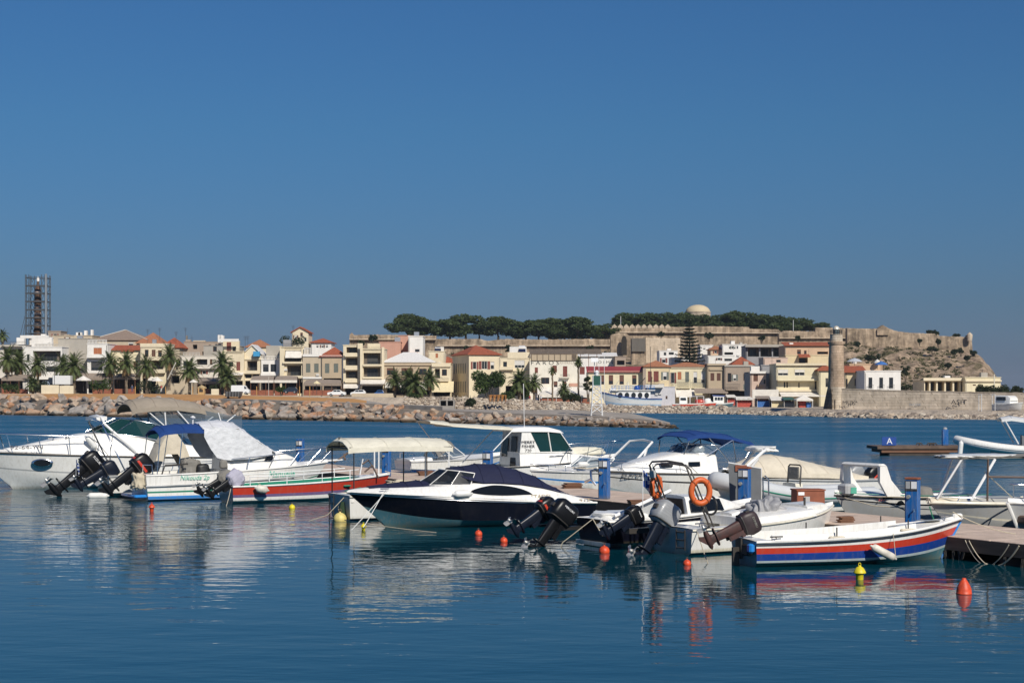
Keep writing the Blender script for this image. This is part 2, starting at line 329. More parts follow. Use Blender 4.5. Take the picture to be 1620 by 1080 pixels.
# ------------------------------------------------------------------ the setting: water, land, breakwater
def water():
    m = bpy.data.materials.new('harbour_water'); m.use_nodes = True; nt = m.node_tree; b = nt.nodes['Principled BSDF']
    b.inputs['Roughness'].default_value = .03; b.inputs['IOR'].default_value = 1.33
    tc = nt.nodes.new('ShaderNodeTexCoord')
    def wave(sc, stretch, det, seed):
        mp = nt.nodes.new('ShaderNodeMapping'); mp.inputs['Scale'].default_value = stretch; mp.inputs['Location'].default_value = (seed, seed*2, 0)
        mp.inputs['Rotation'].default_value = (0, 0, .25)
        lnk(nt, tc.outputs['Object'], mp.inputs[0]); n = nt.nodes.new('ShaderNodeTexNoise'); n.inputs['Scale'].default_value = sc
        n.inputs['Detail'].default_value = det; n.inputs['Roughness'].default_value = .5; lnk(nt, mp.outputs[0], n.inputs['Vector']); return n.outputs[0]
    # calm and ruffled patches
    patch = wave(.05, (.6, 1.6, 1), 3, 9)
    pr = nt.nodes.new('ShaderNodeMapRange'); pr.inputs[1].default_value = .35; pr.inputs[2].default_value = .65; pr.inputs[3].default_value = .55; pr.inputs[4].default_value = 1.15
    lnk(nt, patch, pr.inputs[0])
    sy = nt.nodes.new('ShaderNodeSeparateXYZ'); lnk(nt, tc.outputs['Object'], sy.inputs[0])
    # sheltered inside the marina, ruffled outside it
    sh = nt.nodes.new('ShaderNodeMapRange'); sh.inputs[1].default_value = 42; sh.inputs[2].default_value = 120; sh.inputs[3].default_value = .25; sh.inputs[4].default_value = 4.5; lnk(nt, sy.outputs[1], sh.inputs[0])
    pm = nt.nodes.new('ShaderNodeMath'); pm.operation = 'MULTIPLY'; lnk(nt, pr.outputs[0], pm.inputs[0]); lnk(nt, sh.outputs[0], pm.inputs[1])
    # base colour stands in for reflections: dark inside the marina, brighter blue outside
    wc = nt.nodes.new('ShaderNodeMapRange'); wc.inputs[1].default_value = 52; wc.inputs[2].default_value = 105; lnk(nt, sy.outputs[1], wc.inputs[0])
    wm = nt.nodes.new('ShaderNodeMix'); wm.data_type = 'RGBA'; lnk(nt, wc.outputs[0], wm.inputs[0]); wm.inputs[6].default_value = (.0006, .040, .060, 1); wm.inputs[7].default_value = (.005, .078, .140, 1); lnk(nt, wm.outputs[2], b.inputs['Base Color'])
    rg = nt.nodes.new('ShaderNodeMapRange'); rg.inputs[1].default_value = 56; rg.inputs[2].default_value = 170; rg.inputs[3].default_value = .04; rg.inputs[4].default_value = .40; lnk(nt, sy.outputs[1], rg.inputs[0]); rm = nt.nodes.new('ShaderNodeMath'); rm.operation = 'MULTIPLY'; lnk(nt, rg.outputs[0], rm.inputs[0]); lnk(nt, pr.outputs[0], rm.inputs[1]); lnk(nt, rm.outputs[0], b.inputs['Roughness'])
    sp_ = nt.nodes.new('ShaderNodeMapRange'); sp_.inputs[1].default_value = 60; sp_.inputs[2].default_value = 150; sp_.inputs[3].default_value = .5; sp_.inputs[4].default_value = 1.0; lnk(nt, sy.outputs[1], sp_.inputs[0]); lnk(nt, sp_.outputs[0], b.inputs['Specular IOR Level'])
    prev = None
    for (sc, st, det, seed, dist, pt) in ((1.1, (.8, 1.5, 1), 2, 3, .055, False), (3.2, (.7, 1.6, 1), 3, 5, .014, True), (.22, (.7, 1.4, 1), 2, 1, .10, False)):
        bp = nt.nodes.new('ShaderNodeBump'); bp.inputs['Distance'].default_value = dist; bp.inputs['Strength'].default_value = 1
        lnk(nt, wave(sc, st, det, seed), bp.inputs['Height'])
        lnk(nt, (pm if pt else sh).outputs[0], bp.inputs['Strength'])
        if prev: lnk(nt, prev, bp.inputs['Normal'])
        prev = bp.outputs[0]
    lnk(nt, prev, b.inputs['Normal'])
    mb = MB(); mb.add([(-3000,-200,0),(3000,-200,0),(3000,6000,0),(-3000,6000,0)], [(0,1,2,3)])
    tag(mb.build('harbour_water', m), kind='structure')
water()

SHORE = [(-300,330),(640,330),(700,335),(950,333),(1050,325),(1150,312),(1300,276),(1400,258),(1620,244),(2100,225)]
def quay_z(px): return interp(px, [(250,3.85),(450,3.45),(540,3.25),(640,3.1),(760,2.75),(900,1.95),(950,1.35),(1050,1.15),(1300,1.25),(2000,1.3)])
WBASE = [(480,17),(700,18),(900,17.5),(1100,18),(1240,19),(1340,22),(1450,21.5),(1540,19.5),(1700,17)]   # land height under the fortress at Y=620
def ground_z(px, Y):
    sy = interp(px, SHORE); d = Y-sy; q = quay_z(px)
    if d < 2: return -1.2
    z = q if d > 6 else lerp(0.2, q, (d-2)/4)
    # old harbour basin behind its rubble mole
    bas = sst(925, 960, px)*(1-sst(1130, 1165, px))*sst(341, 346, Y)*(1-sst(421, 424, Y))
    z = lerp(z, -1.5, bas)
    hill = sst(430, 615, Y)
    wb = interp(px, WBASE)
    if px > 1290:                                     # bare rocky slope on the right, steeper and nearer
        k = sst(1290, 1380, px); hill = lerp(hill, (max(0, min(1, (Y-440)/175.0)))**1.15, k)
    z += (wb-q)*hill
    edge = 1-sst(0, 17, X(px, Y)-lerp(131, 174, max(0, min(1, (Y-440)/172.0))))     # the headland ends above the sea
    if Y > 400: z = lerp(-2 if Y > 480 else 1.5, z, edge)
    if hill > .02:
        n = mnoise.fractal(Vector((X(px,Y)*.07, Y*.05, 3)), .62, 2.1, 6)
        z += n*(2.3 if px > 1290 else .7)*min(1, hill*3)*(1-.6*sst(600, 622, Y))*edge
    return z
def land():
    pxs = [-300+12*i for i in range(196)]; pxs = [p for p in pxs if p < 1250]+[1250+5*i for i in range(100)]+[1750+25*i for i in range(14)]
    mb = MB(); rows = []
    for px in pxs:
        sy = interp(px, SHORE); ys = [sy, sy+2, sy+4, sy+6]+[sy+6+(430-sy-6)*i/22 for i in range(1, 23)]+[430+i*3.5 for i in range(1, 58)]+[660, 720, 800]
        rows.append([(X(px, Y), Y, ground_z(px, Y)) for Y in ys])
    mb.loft(rows)
    m = bpy.data.materials.new('town_ground'); m.use_nodes = True; nt = m.node_tree; b = nt.nodes['Principled BSDF']; b.inputs['Roughness'].default_value = .95
    b.inputs['Specular IOR Level'].default_value = .1
    tc = nt.nodes.new('ShaderNodeTexCoord')
    def nz(sc, det, lo, hi, c1, c2):
        n = nt.nodes.new('ShaderNodeTexNoise'); n.inputs['Scale'].default_value = sc; n.inputs['Detail'].default_value = det; n.inputs['Roughness'].default_value = .65
        lnk(nt, tc.outputs['Object'], n.inputs['Vector']); r = nt.nodes.new('ShaderNodeValToRGB')
        r.color_ramp.elements[0].position = lo; r.color_ramp.elements[1].position = hi; r.color_ramp.elements[0].color = c1; r.color_ramp.elements[1].color = c2
        lnk(nt, n.outputs[0], r.inputs[0]); return r.outputs[0], n.outputs[0]
    rock, rn = nz(.35, 9, .35, .62, (.12,.085,.06,1), (.46,.345,.24,1))
    scrub, _ = nz(.8, 6, .3, .7, (.04,.045,.02,1), (.17,.14,.07,1))
    _, mk = nz(.16, 7, .3, .7, (0,0,0,1), (1,1,1,1))
    mr = nt.nodes.new('ShaderNodeMapRange'); mr.inputs[1].default_value = .50; mr.inputs[2].default_value = .62; lnk(nt, mk, mr.inputs[0])
    mx = nt.nodes.new('ShaderNodeMix'); mx.data_type = 'RGBA'; lnk(nt, mr.outputs[0], mx.inputs[0]); lnk(nt, rock, mx.inputs[6]); lnk(nt, scrub, mx.inputs[7])
    pave, _ = nz(.5, 6, .3, .7, (.36,.30,.24,1), (.50,.42,.33,1))
    sep = nt.nodes.new('ShaderNodeSeparateXYZ'); lnk(nt, tc.outputs['Object'], sep.inputs[0])
    hr = nt.nodes.new('ShaderNodeMapRange'); hr.inputs[1].default_value = 3.6; hr.inputs[2].default_value = 5.0; lnk(nt, sep.outputs[2], hr.inputs[0])
    m2 = nt.nodes.new('ShaderNodeMix'); m2.data_type = 'RGBA'; lnk(nt, hr.outputs[0], m2.inputs[0]); lnk(nt, pave, m2.inputs[6]); lnk(nt, mx.outputs[2], m2.inputs[7])
    lnk(nt, m2.outputs[2], b.inputs['Base Color'])
    bp = nt.nodes.new('ShaderNodeBump'); bp.inputs['Distance'].default_value = .9; bp.inputs['Strength'].default_value = 1; lnk(nt, rn, bp.inputs['Height']); lnk(nt, bp.outputs[0], b.inputs['Normal'])
    tag(mb.build('town_ground', m, smooth=50), kind='structure')
land()

# breakwater: earth and concrete core, then every boulder
BW = [(-120,655.3),(0,655.8),(200,659.5),(400,663.5),(600,667),(800,671.5),(950,675),(1040,677),(1078,678.5)]      # front waterline
BWC = [(-120,3.2),(0,3.15),(200,3.05),(400,2.7),(600,2.1),(800,1.5),(950,1.25),(1030,.9),(1078,.2)]             # crest height
def bw_y(px): return 4*F/(interp(px, BW)-HY)
M_ochre = mat('ochre_earth', (.56,.31,.125), .95, scale=.35, col2=(.38,.20,.08), detail=8, spec=.1)
M_conc = mat('weathered_concrete', (.40,.36,.31), .9, scale=.6, col2=(.24,.21,.18), detail=8, spec=.2)
def breakwater():
    mb = MB(); secs = []
    pxs = [-120+20*i for i in range(60)]
    for px in pxs:
        px = min(px, 1078); Y = bw_y(px); zc = interp(px, BWC)*.93; zb = interp(px, [(0,3.94),(250,3.9),(450,3.45),(560,3.1),(640,interp(640, BWC)*.93),(780,1.6),(900,1.75),(1000,1.35),(1078,interp(1078, BWC)*.93)]); w = interp(px, [(0,44),(500,40),(640,26),(720,18),(1000,16),(1078,3)])
        secs.append([(X(px, Y+dy), Y+dy, z) for dy, z in ((.6,-1.5), (1.2,-.1), (6, zc-.12), (7.5, zc), (8+w*.35, lerp(zc+.03, zb, .62)), (8+w, zb), (9.5+w, zb-.5), (11+w,-1.5))])
    mb.loft(secs, False, True, True, mi=lambda i, j: 0 if (j in (3,4) and pxs[i] > 560) else (2 if j < 3 else (1 if pxs[i] < 600 else 0)))
    tag(mb.build('breakwater_ground', [M_conc, M_ochre, mat('rubble_core', (.20,.165,.13), .9, scale=.8, var=.4)]), kind='structure')
    # pale concrete path along the crest in the middle of the breakwater
    p = MB(); s2 = []
    for px in range(330, 701, 10):
        Y = bw_y(px)+7.2; zc = interp(px, BWC)*.93
        s2.append([(X(px, Y), Y, zc-.05), (X(px, Y), Y, zc+.5), (X(px, Y+5), Y+5, zc+.55), (X(px, Y+5), Y+5, zc-.05)])
    p.loft(s2, True, True, True); tag(p.build('concrete_path', M_conc), kind='structure')
breakwater()

def rockmat(name, stops):
    m = bpy.data.materials.new(name); m.use_nodes = True; nt = m.node_tree; b = nt.nodes['Principled BSDF']; b.inputs['Roughness'].default_value = .9
    b.inputs['Specular IOR Level'].default_value = .2
    oi = nt.nodes.new('ShaderNodeObjectInfo'); r = nt.nodes.new('ShaderNodeValToRGB'); r.color_ramp.interpolation = 'LINEAR'
    while len(r.color_ramp.elements) < len(stops): r.color_ramp.elements.new(.5)
    for e, (p, c) in zip(r.color_ramp.elements, stops): e.position = p; e.color = c+(1,)
    lnk(nt, oi.outputs['Random'], r.inputs[0])
    tc = nt.nodes.new('ShaderNodeTexCoord'); ad = nt.nodes.new('ShaderNodeVectorMath'); ad.operation = 'ADD'
    lnk(nt, tc.outputs['Object'], ad.inputs[0]); lnk(nt, oi.outputs['Location'], ad.inputs[1])
    n = nt.nodes.new('ShaderNodeTexNoise'); n.inputs['Scale'].default_value = 1.3; n.inputs['Detail'].default_value = 9; n.inputs['Roughness'].default_value = .7
    lnk(nt, ad.outputs[0], n.inputs['Vector'])
    n2 = nt.nodes.new('ShaderNodeTexNoise'); n2.inputs['Scale'].default_value = .55; n2.inputs['Detail'].default_value = 5; lnk(nt, ad.outputs[0], n2.inputs['Vector'])
    mr = nt.nodes.new('ShaderNodeMapRange'); mr.inputs[1].default_value = .49; mr.inputs[2].default_value = .61; lnk(nt, n2.outputs[0], mr.inputs[0])
    st = nt.nodes.new('ShaderNodeMix'); st.data_type = 'RGBA'; lnk(nt, mr.outputs[0], st.inputs[0]); lnk(nt, r.outputs[0], st.inputs[6]); st.inputs[7].default_value = (.42,.235,.14,1)
    mr2 = nt.nodes.new('ShaderNodeMapRange'); mr2.inputs[1].default_value = .3; mr2.inputs[2].default_value = .7; mr2.inputs[3].default_value = .6; mr2.inputs[4].default_value = 1.2; lnk(nt, n.outputs[0], mr2.inputs[0])
    mu = nt.nodes.new('ShaderNodeMix'); mu.data_type = 'RGBA'; mu.blend_type = 'MULTIPLY'; mu.inputs[0].default_value = 1
    lnk(nt, st.outputs[2], mu.inputs[6]); lnk(nt, mr2.outputs[0], mu.inputs[7])
    # wet, weedy band just above the water
    ge = nt.nodes.new('ShaderNodeNewGeometry'); sp = nt.nodes.new('ShaderNodeSeparateXYZ'); lnk(nt, ge.outputs['Position'], sp.inputs[0])
    wr = nt.nodes.new('ShaderNodeMapRange'); wr.inputs[1].default_value = .25; wr.inputs[2].default_value = .65; wr.inputs[3].default_value = 1; wr.inputs[4].default_value = 0; lnk(nt, sp.outputs[2], wr.inputs[0])
    wx = nt.nodes.new('ShaderNodeMix'); wx.data_type = 'RGBA'; lnk(nt, wr.outputs[0], wx.inputs[0]); lnk(nt, mu.outputs[2], wx.inputs[6]); wx.inputs[7].default_value = (.05,.035,.022,1)
    lnk(nt, wx.outputs[2], b.inputs['Base Color'])
    bp = nt.nodes.new('ShaderNodeBump'); bp.inputs['Distance'].default_value = .15; bp.inputs['Strength'].default_value = .9; lnk(nt, n.outputs[0], bp.inputs['Height']); lnk(nt, bp.outputs[0], b.inputs['Normal'])
    return m
M_rock = rockmat('boulder_stone', [(0,(.24,.215,.195)),(.3,(.38,.34,.30)),(.5,(.44,.36,.28)),(.7,(.42,.31,.22)),(.85,(.33,.29,.26)),(1,(.50,.45,.39))])
def rock_mesh(seed, sub=3, cuts=9):
    rr = random.Random(seed); bm = bmesh.new(); bmesh.ops.create_icosphere(bm, subdivisions=sub, radius=1)
    planes = [(Vector((rr.gauss(0,1), rr.gauss(0,1), rr.gauss(0,1))).normalized(), rr.uniform(.45,.85)) for _ in range(cuts)]
    off = Vector((seed*7.1, seed*3.3, 0))
    for v in bm.verts:
        for n, d in planes:
            e = v.co.dot(n)-d
            if e > 0: v.co -= n*e*.92
        v.co += v.co.normalized()*(mnoise.fractal(v.co*1.9+off, 1, 2, 5)*.24)
    me = bpy.data.meshes.new('boulder'); bm.to_mesh(me); bm.free(); me.materials.append(M_rock)
    me.polygons.foreach_set('use_smooth', [True]*len(me.polygons)); me.set_sharp_from_angle(angle=math.radians(22)); return me
ROCKS = [rock_mesh(i+1) for i in range(9)]
def boulders():
    r = random.Random(5); n = 0
    for row in range(4):
        px = -40.0+row*9
        while px < 1072 and n < 296:
            wpx = interp(px, [(0,28),(300,25),(600,22),(800,18),(1000,13),(1070,9)])*r.uniform(.62,1.45)*(1.05, 1.0, .85, .7)[row]
            Y0 = bw_y(px); zc = interp(px, BWC); t = (.02, .34, .66, 1.0)[row]+r.uniform(-.08,.08)
            if row == 3 and px > 640: px += wpx; continue
            if row == 1 and px > 1000: px += wpx*1.5; continue
            Y = Y0+.8+5.6*t; w = wpx/F*Y/2
            o = link('boulder', ROCKS[r.randrange(9)], None, (X(px, Y), Y, max(-.1, zc*t*.94-.12*w)), r.uniform(0, 6.28))
            o.rotation_euler = (r.uniform(-.5,.5), r.uniform(-.5,.5), r.uniform(0, 6.28))
            hgt = min(w*r.uniform(.62,.85), interp(px, [(0,1.25),(600,1.0),(1000,.65),(1070,.45)]))
            o.scale = (w*1.12, w*r.uniform(.8,1.0), hgt)
            tag(o, 'rough grey and rust coloured boulder heaped on the breakwater', 'boulder', 'boulders of the breakwater'); n += 1
            px += wpx*r.uniform(.8,.98)
boulders()
def rubble():
    r = random.Random(11); mb = MB()
    shapes = []
    for k in range(5):
        bm = bmesh.new(); bmesh.ops.create_icosphere(bm, subdivisions=1, radius=1)
        for v in bm.verts: v.co *= r.uniform(.7,1.15)
        bm.verts.ensure_lookup_table(); shapes.append(([v.co.copy() for v in bm.verts], [[v.index for v in f.verts] for f in bm.faces])); bm.free()
    for i in range(7000):
        px = r.uniform(640, 1640) if i % 3 else r.uniform(1100, 1640); t = r.random()*(.32 if px > 1150 else 1); Y = interp(px, SHORE)+1.0+t*7
        q = quay_z(px); z = lerp(-.1, q+.1, min(1, t*1.35)); s = r.uniform(.12,.42)*(1.9 if r.random() < .06 else 1)
        vs, fs = shapes[i % 5]; M = Matrix.Translation((X(px, Y), Y, z)) @ Matrix.Rotation(r.uniform(0,6.3), 4, 'Z') @ Matrix.Rotation(r.uniform(-.6,.6), 4, 'X') @ Matrix.Diagonal((s*1.3, s, s*.75, 1))
        mb.add([M @ v for v in vs], fs, r.randrange(3))
    ms = [mat('pale_rubble', (.52,.45,.36), .95, scale=1.5, var=.3), mat('tan_rubble', (.42,.34,.255), .95, scale=1.5, var=.35), mat('dark_rubble', (.25,.20,.16), .95, scale=1.5, var=.4)]
    tag(mb.build('shore_rubble', ms, fix=False), 'pale rubble stones heaped along the old harbour shore', 'rubble', None, 'stuff')
rubble()

# ------------------------------------------------------------------ fortress on the hill
M_fort = masonry('fortress_stone', (.54,.42,.30), (.45,.345,.245), (.36,.275,.19), 1.6, .8, .6)
M_fort2 = masonry('pale_ashlar', (.56,.46,.35), (.51,.42,.315), (.42,.34,.25), 1.2, .55, .22)
M_seawall = masonry('sea_wall_stone', (.66,.565,.45), (.56,.475,.37), (.40,.33,.25), 1.1, .42, .3)
def wall(name, label, pts, base_y, Y, th=3.0, material=None, group=None, batter=.06, cord=None, cat='fortress wall', rough=.25):
    """masonry wall whose ragged top follows pts (px, y)"""
    a, b = pts[0][0], pts[-1][0]; t = thing(name, label, cat, (X((a+b)/2, Y), Y, 0), 0, group); ox = X((a+b)/2, Y)
    n = max(4, int((b-a)/3)); mb = MB(); secs = []
    xs = sorted(set([a+(b-a)*i/n for i in range(n+1)]+[p[0]+e for p in pts for e in (-.02, .02) if a <= p[0]+e <= b]))
    for px in xs:
        zt = Z(interp(px, pts), Y)+mnoise.noise(Vector((px*.21, Y, 0)))*rough; zb = Z(interp(px, base_y) if isinstance(base_y, list) else base_y, Y)-1; x = X(px, Y)-ox
        zm = lerp(zb, zt, .5); bt = batter*(zt-zb)
        secs.append([(x,-bt,zb),(x,-bt*.5+mnoise.noise(Vector((px*.3,1,0)))*.25,zm),(x,0,zt-.5),(x,.2,zt),(x,th,zt),(x,th,zb)])
    mb.loft(secs, True, True, True); mb.build('wall', material or M_fort, t)
    if cord:
        c = MB(); c.loft([[(X(px, Y)-ox, dy, Z(cord, Y)+dz) for dy, dz in ((-1.05,-.25),(-1.45,-.1),(-1.45,.12),(-1.05,.25),(.5,0))] for px in (a, b)], True, True, True); c.build('string_course', M_fort2, t)
    return t
G = 'walls of the hilltop fortress'
wall('fortress_wall', 'tan fortress wall at the left end, beside the tallest cream block of flats', [(553,529),(556,526),(560,530),(600,529),(640,530),(690,531)], 566, 560, group=G, cord=537)
wall('fortress_wall', 'long low fortress wall below the row of round pines', [(672,537),(700,536),(760,536),(770,539),(800,536),(860,537),(930,536),(986,537)], 588, 620, group=G, cord=547)
t = wall('fortress_wall', 'fortress wall topped with a row of small pointed merlons', [(946,518),(965,518),(1056,519),(1060,517),(1092,517)], 570, 640, group=G, cord=526)
mb = MB()
for i in range(10):
    px = 972+i*9.4; x = X(px, 640)-t.location.x; z = Z(519, 640); mb.prism([(x-1.0,z),(x+1.0,z),(x+1.0,z+.7),(x,z+1.6),(x-1.0,z+.7)], 0, 1.2)
mb.build('merlons', M_fort2, t)
wall('fortress_wall', 'high fortress wall behind the tall araucaria tree', [(1088,516),(1130,516),(1185,517),(1186,520),(1232,521),(1233,523),(1241,526)], 580, 642, group=G, cord=527)
wall('fortress_wall', 'middle fortress wall in two steps left of the lighthouse top', [(1232,528),(1240,523),(1289,524),(1290,518),(1345,519)], 575, 630, group=G, cord=535)
wall('fortress_wall', 'long right hand fortress wall running out to the cliff edge', [(1340,519),(1394,520),(1400,516),(1406,519),(1416,523),(1436,526),(1484,528),(1486,531),(1530,533),(1531,530),(1537,530),(1539,556)], [(1340,548),(1450,552),(1539,560)], 620, group=G)
wall('fortress_bastion', 'smooth pale bastion face right of the slatted grey panel', [(1020,534),(1076,535)], 572, 560, 4, M_fort2, G, .1)
t = wall('fortress_bastion', 'square stone bastion with a grey slatted panel on its face', [(999,535),(1022,533)], 572, 556, 4, M_fort, G, .02)
pb = MB(); x0, x1 = X(999,556)-t.location.x, X(1021,556)-t.location.x
for i in range(12): xx = lerp(x0, x1, (i+.5)/12); pb.box(xx-.16, -1.0, Z(556,556), xx+.16, -.75, Z(535,556))
pb.box(x0, -.74, Z(556,556), x1, -.6, Z(535,556)); pb.build('slatted_panel', mat('grey_weathered_wood', (.16,.145,.125), .9, stretch=(1,1,.2)), t)
wall('fortress_wall', 'rounded buttress wall with a dark arched niche under the merlons', [(966,530),(975,527),(990,527),(1000,534)], 572, 600, 4, M_fort, G, .05)
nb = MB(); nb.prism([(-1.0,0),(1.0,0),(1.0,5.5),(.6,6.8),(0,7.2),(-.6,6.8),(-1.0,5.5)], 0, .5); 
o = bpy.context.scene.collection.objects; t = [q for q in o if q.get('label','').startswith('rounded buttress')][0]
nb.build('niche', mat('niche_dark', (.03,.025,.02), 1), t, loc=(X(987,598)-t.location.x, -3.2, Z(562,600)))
def dome():
    Y = 668; t = thing('mosque_dome', 'large cream dome rising above the pines of the fortress', 'dome', (X(1104,Y), Y, Z(494,Y)))
    r = 19.5/F*Y; MB().lathe([(r*math.cos(a), r*.62*math.sin(a)) for a in [i*PI/24 for i in range(12)]]+[(.02, r*.62)], 36).build('dome_shell', mat('dome_plaster', (.56,.46,.30), .8, var=.08), t, smooth=40)
    MB().lathe([(r*1.03,-6),(r*1.03,-.2),(r*1.06,-.2),(r*1.06,.15),(r*.99,.15)], 36).build('drum', M_fort2, t)
dome()
t = thing('sentry_turret', 'little pointed stone turret at the far right corner of the fortress', 'turret', (X(1534,618), 618, Z(533,618)))
MB().lathe([(.9,-1.5),(1.1,0),(1.1,.9),(.9,1.1),(.05,1.9)], 10).build('turret', M_fort2, t)
t = thing('stone_hut', 'small gabled stone hut on the right hand fortress wall', 'hut', (X(1400,616), 619, Z(521,616)))
MB().prism([(-2.2,-2),(2.2,-2),(2.2,.2),(0,1.8),(-2.2,.2)], 0, 4).build('hut_body', M_fort, t)

# sea wall at the right, with graffiti
t = thing('sea_wall', 'long pale stone sea wall running right from the lighthouse', 'sea wall', (X(1480,272), 272, 0))
def sea_wall():
    ox = X(1480,272); mb = MB(); secs = []
    for i in range(61):
        px = 1326+i*6; Y = 283-22*(i/60); zt = Z(interp(px, [(1326,614),(1380,616),(1420,617),(1560,620),(1700,622)]), Y)+mnoise.noise(Vector((px*.3,0,0)))*.08; x = X(px, Y)-ox; y = Y-272
        secs.append([(x,y-.5,.2),(x,y-.15,lerp(1,zt,.6)),(x,y,zt-.15),(x,y-.08,zt-.14),(x,y-.08,zt),(x,y+.9,zt),(x,y+.9,.2)])
    mb.loft(secs, True, True, True); mb.build('wall', M_seawall, t)
    for txt, px, y, s in (('ASIT', 1517, 636, 1.0), ('MUKY', 1346, 637, .8), ('NOEK', 1448, 640, .55)):
        Y = 283-22*((px-1326)/360)-.62
        lettering(txt, s*1.1, M_ink if txt != 'NOEK' else mat('faded_paint', (.25,.28,.32), .9), t, (X(px,Y)-ox, Y-272, Z(y,Y)), (math.radians(97),0,-.19), name='graffiti', sx=1.2)
sea_wall()

# ------------------------------------------------------------------ vegetation
M_pine = leafmat('pine_foliage', (.085,.115,.040), (.024,.040,.015)); M_bush = leafmat('bush_foliage', (.065,.10,.022), (.018,.032,.010))
M_dkbush = leafmat('dark_scrub', (.035,.050,.018), (.012,.02,.008)); M_arau = leafmat('araucaria_needles', (.018,.032,.016), (.006,.012,.007))
M_palm = leafmat('palm_leaf', (.12,.15,.05), (.035,.05,.018)); M_dry = mat('dry_palm_leaf', (.22,.14,.06), .9, var=.3)
M_bark = mat('bark', (.11,.085,.06), .95, scale=4, var=.4); M_ptrunk = mat('palm_trunk', (.19,.145,.10), .95, scale=5, var=.45, stretch=(1,1,3))
def leaves(mb, clumps, n, size, r, flat=.8, shell=.45):
    tot = sum(c[3]**2 for c in clumps)
    for (cx, cy, cz, cr) in clumps:
        for _ in range(max(6, int(n*cr*cr/tot))):
            d = Vector((r.gauss(0,1), r.gauss(0,1), r.gauss(0,1))).normalized()*cr*(shell+(1-shell)*r.random()**.6)
            p = Vector((cx+d.x, cy+d.y, cz+d.z*flat)); a = Vector((r.gauss(0,1), r.gauss(0,1), r.gauss(0,.6))).normalized(); b = a.orthogonal().normalized()
            b = (Matrix.Rotation(r.uniform(0,6.3), 3, a) @ b); s = size*r.uniform(.6,1.3); c = a.cross(b)
            mb.add([p-b*s, p+c*s*.45, p+b*s, p-c*s*.45], [(0,1,2,3)])
def pine(seed, h, w, n=3000, size=.55, trunk=.45, umb=True):
    r = random.Random(seed); t = bpy.data.objects.new('pine_tree', None); COL.objects.link(t)
    cl = []; tz = h*trunk
    for i in range(15 if umb else 20):
        a = r.uniform(0, 6.28); rad = w*.5*math.sqrt(r.random())*.85; top = h*(1-.34*(rad/(w*.5))**2)
        z = lerp(tz+h*.02, top-h*.12, r.random()**.8); cr = r.uniform(.16,.25)*w*(1 if rad > .1*w else 1.15); cl.append((rad*math.cos(a), rad*math.sin(a), z, cr))
    mb = MB(); leaves(mb, cl, n, size, r, .62); mb.build('crown', M_pine, t, fix=False)
    tb = MB(); tb.tube([(0,0,-1.5),(r.uniform(-.2,.2),0,tz*.5),(r.uniform(-.5,.5),.1,tz),(r.uniform(-.6,.6),0,h*.72)], [.34,.28,.22,.1], 7)
    for c in cl[:7]: tb.tube([(0,0,tz*r.uniform(.75,1.1)), (c[0]*.5,c[1]*.5,lerp(tz,c[2],.55)), (c[0],c[1],c[2])], [.16,.11,.05], 5)
    tb.build('trunk', M_bark, t); return t
PT = [pine(21, 9.2, 11.5, 3600, .55, .26), pine(22, 8.6, 10.5, 3400, .55, .16), pine(23, 9.8, 10, 3400, .55, .30), pine(24, 7.6, 9.5, 2800, .5, .08, False), pine(25, 9.0, 9.0, 2800, .5, .04, False)]
used = set()
def put(protos, k, loc, rz, sc, label, cat, group):
    o = protos[k]
    if (id(protos), k) not in used: used.add((id(protos), k)); o.location = loc; o.rotation_euler = (0,0,rz); o.scale = sc if hasattr(sc,'__len__') else (sc,)*3
    else: o = copy_tree(o, loc, rz, sc=sc)
    return tag(o, label, cat, group)
r = random.Random(3)
FT = [(645,530,37,0),(668,531,33,1),(682,533,28,2),(712,533,34,1),(737,533,40,0),(758,534,30,2),(788,535,38,0),(815,535,30,1),(832,534,38,2),(852,535,33,0),(872,535,38,1),(893,535,36,4),(913,535,38,0),(932,535,36,4),
      (986,520,28,4),(1002,519,32,3),(1020,519,30,4),(1040,519,32,3),(1060,519,32,4),(1079,518,30,3),(1098,518,25,3),(1120,517,26,4),(1140,517,28,3),(1160,517,32,4),(1180,519,34,3),(1202,521,30,4),(1221,522,32,3),(1243,523,28,4),(1262,523,28,3),(1281,523,22,4),(1300,520,14,3),(960,534,28,4)]
for i, (px, yb, hp, k) in enumerate(FT):
    Y = 655+r.uniform(-3,10) if px > 975 else 634+r.uniform(-3,8); hh = hp/F*Y; base = [9.2,8.6,9.8,7.6,9.0][k]; s = hh/base*.88
    lab = 'round headed pine with a bare trunk in the row on the long low fortress wall' if px < 970 else 'dense dark green pine massed behind the upper fortress wall'
    put(PT, k, (X(px,Y), Y, Z(yb+1,Y)), r.uniform(0,6.28), (s*1.7, s*1.6, s), lab, 'pine tree', 'pines of the long low wall' if px < 970 else 'pines behind the upper wall')
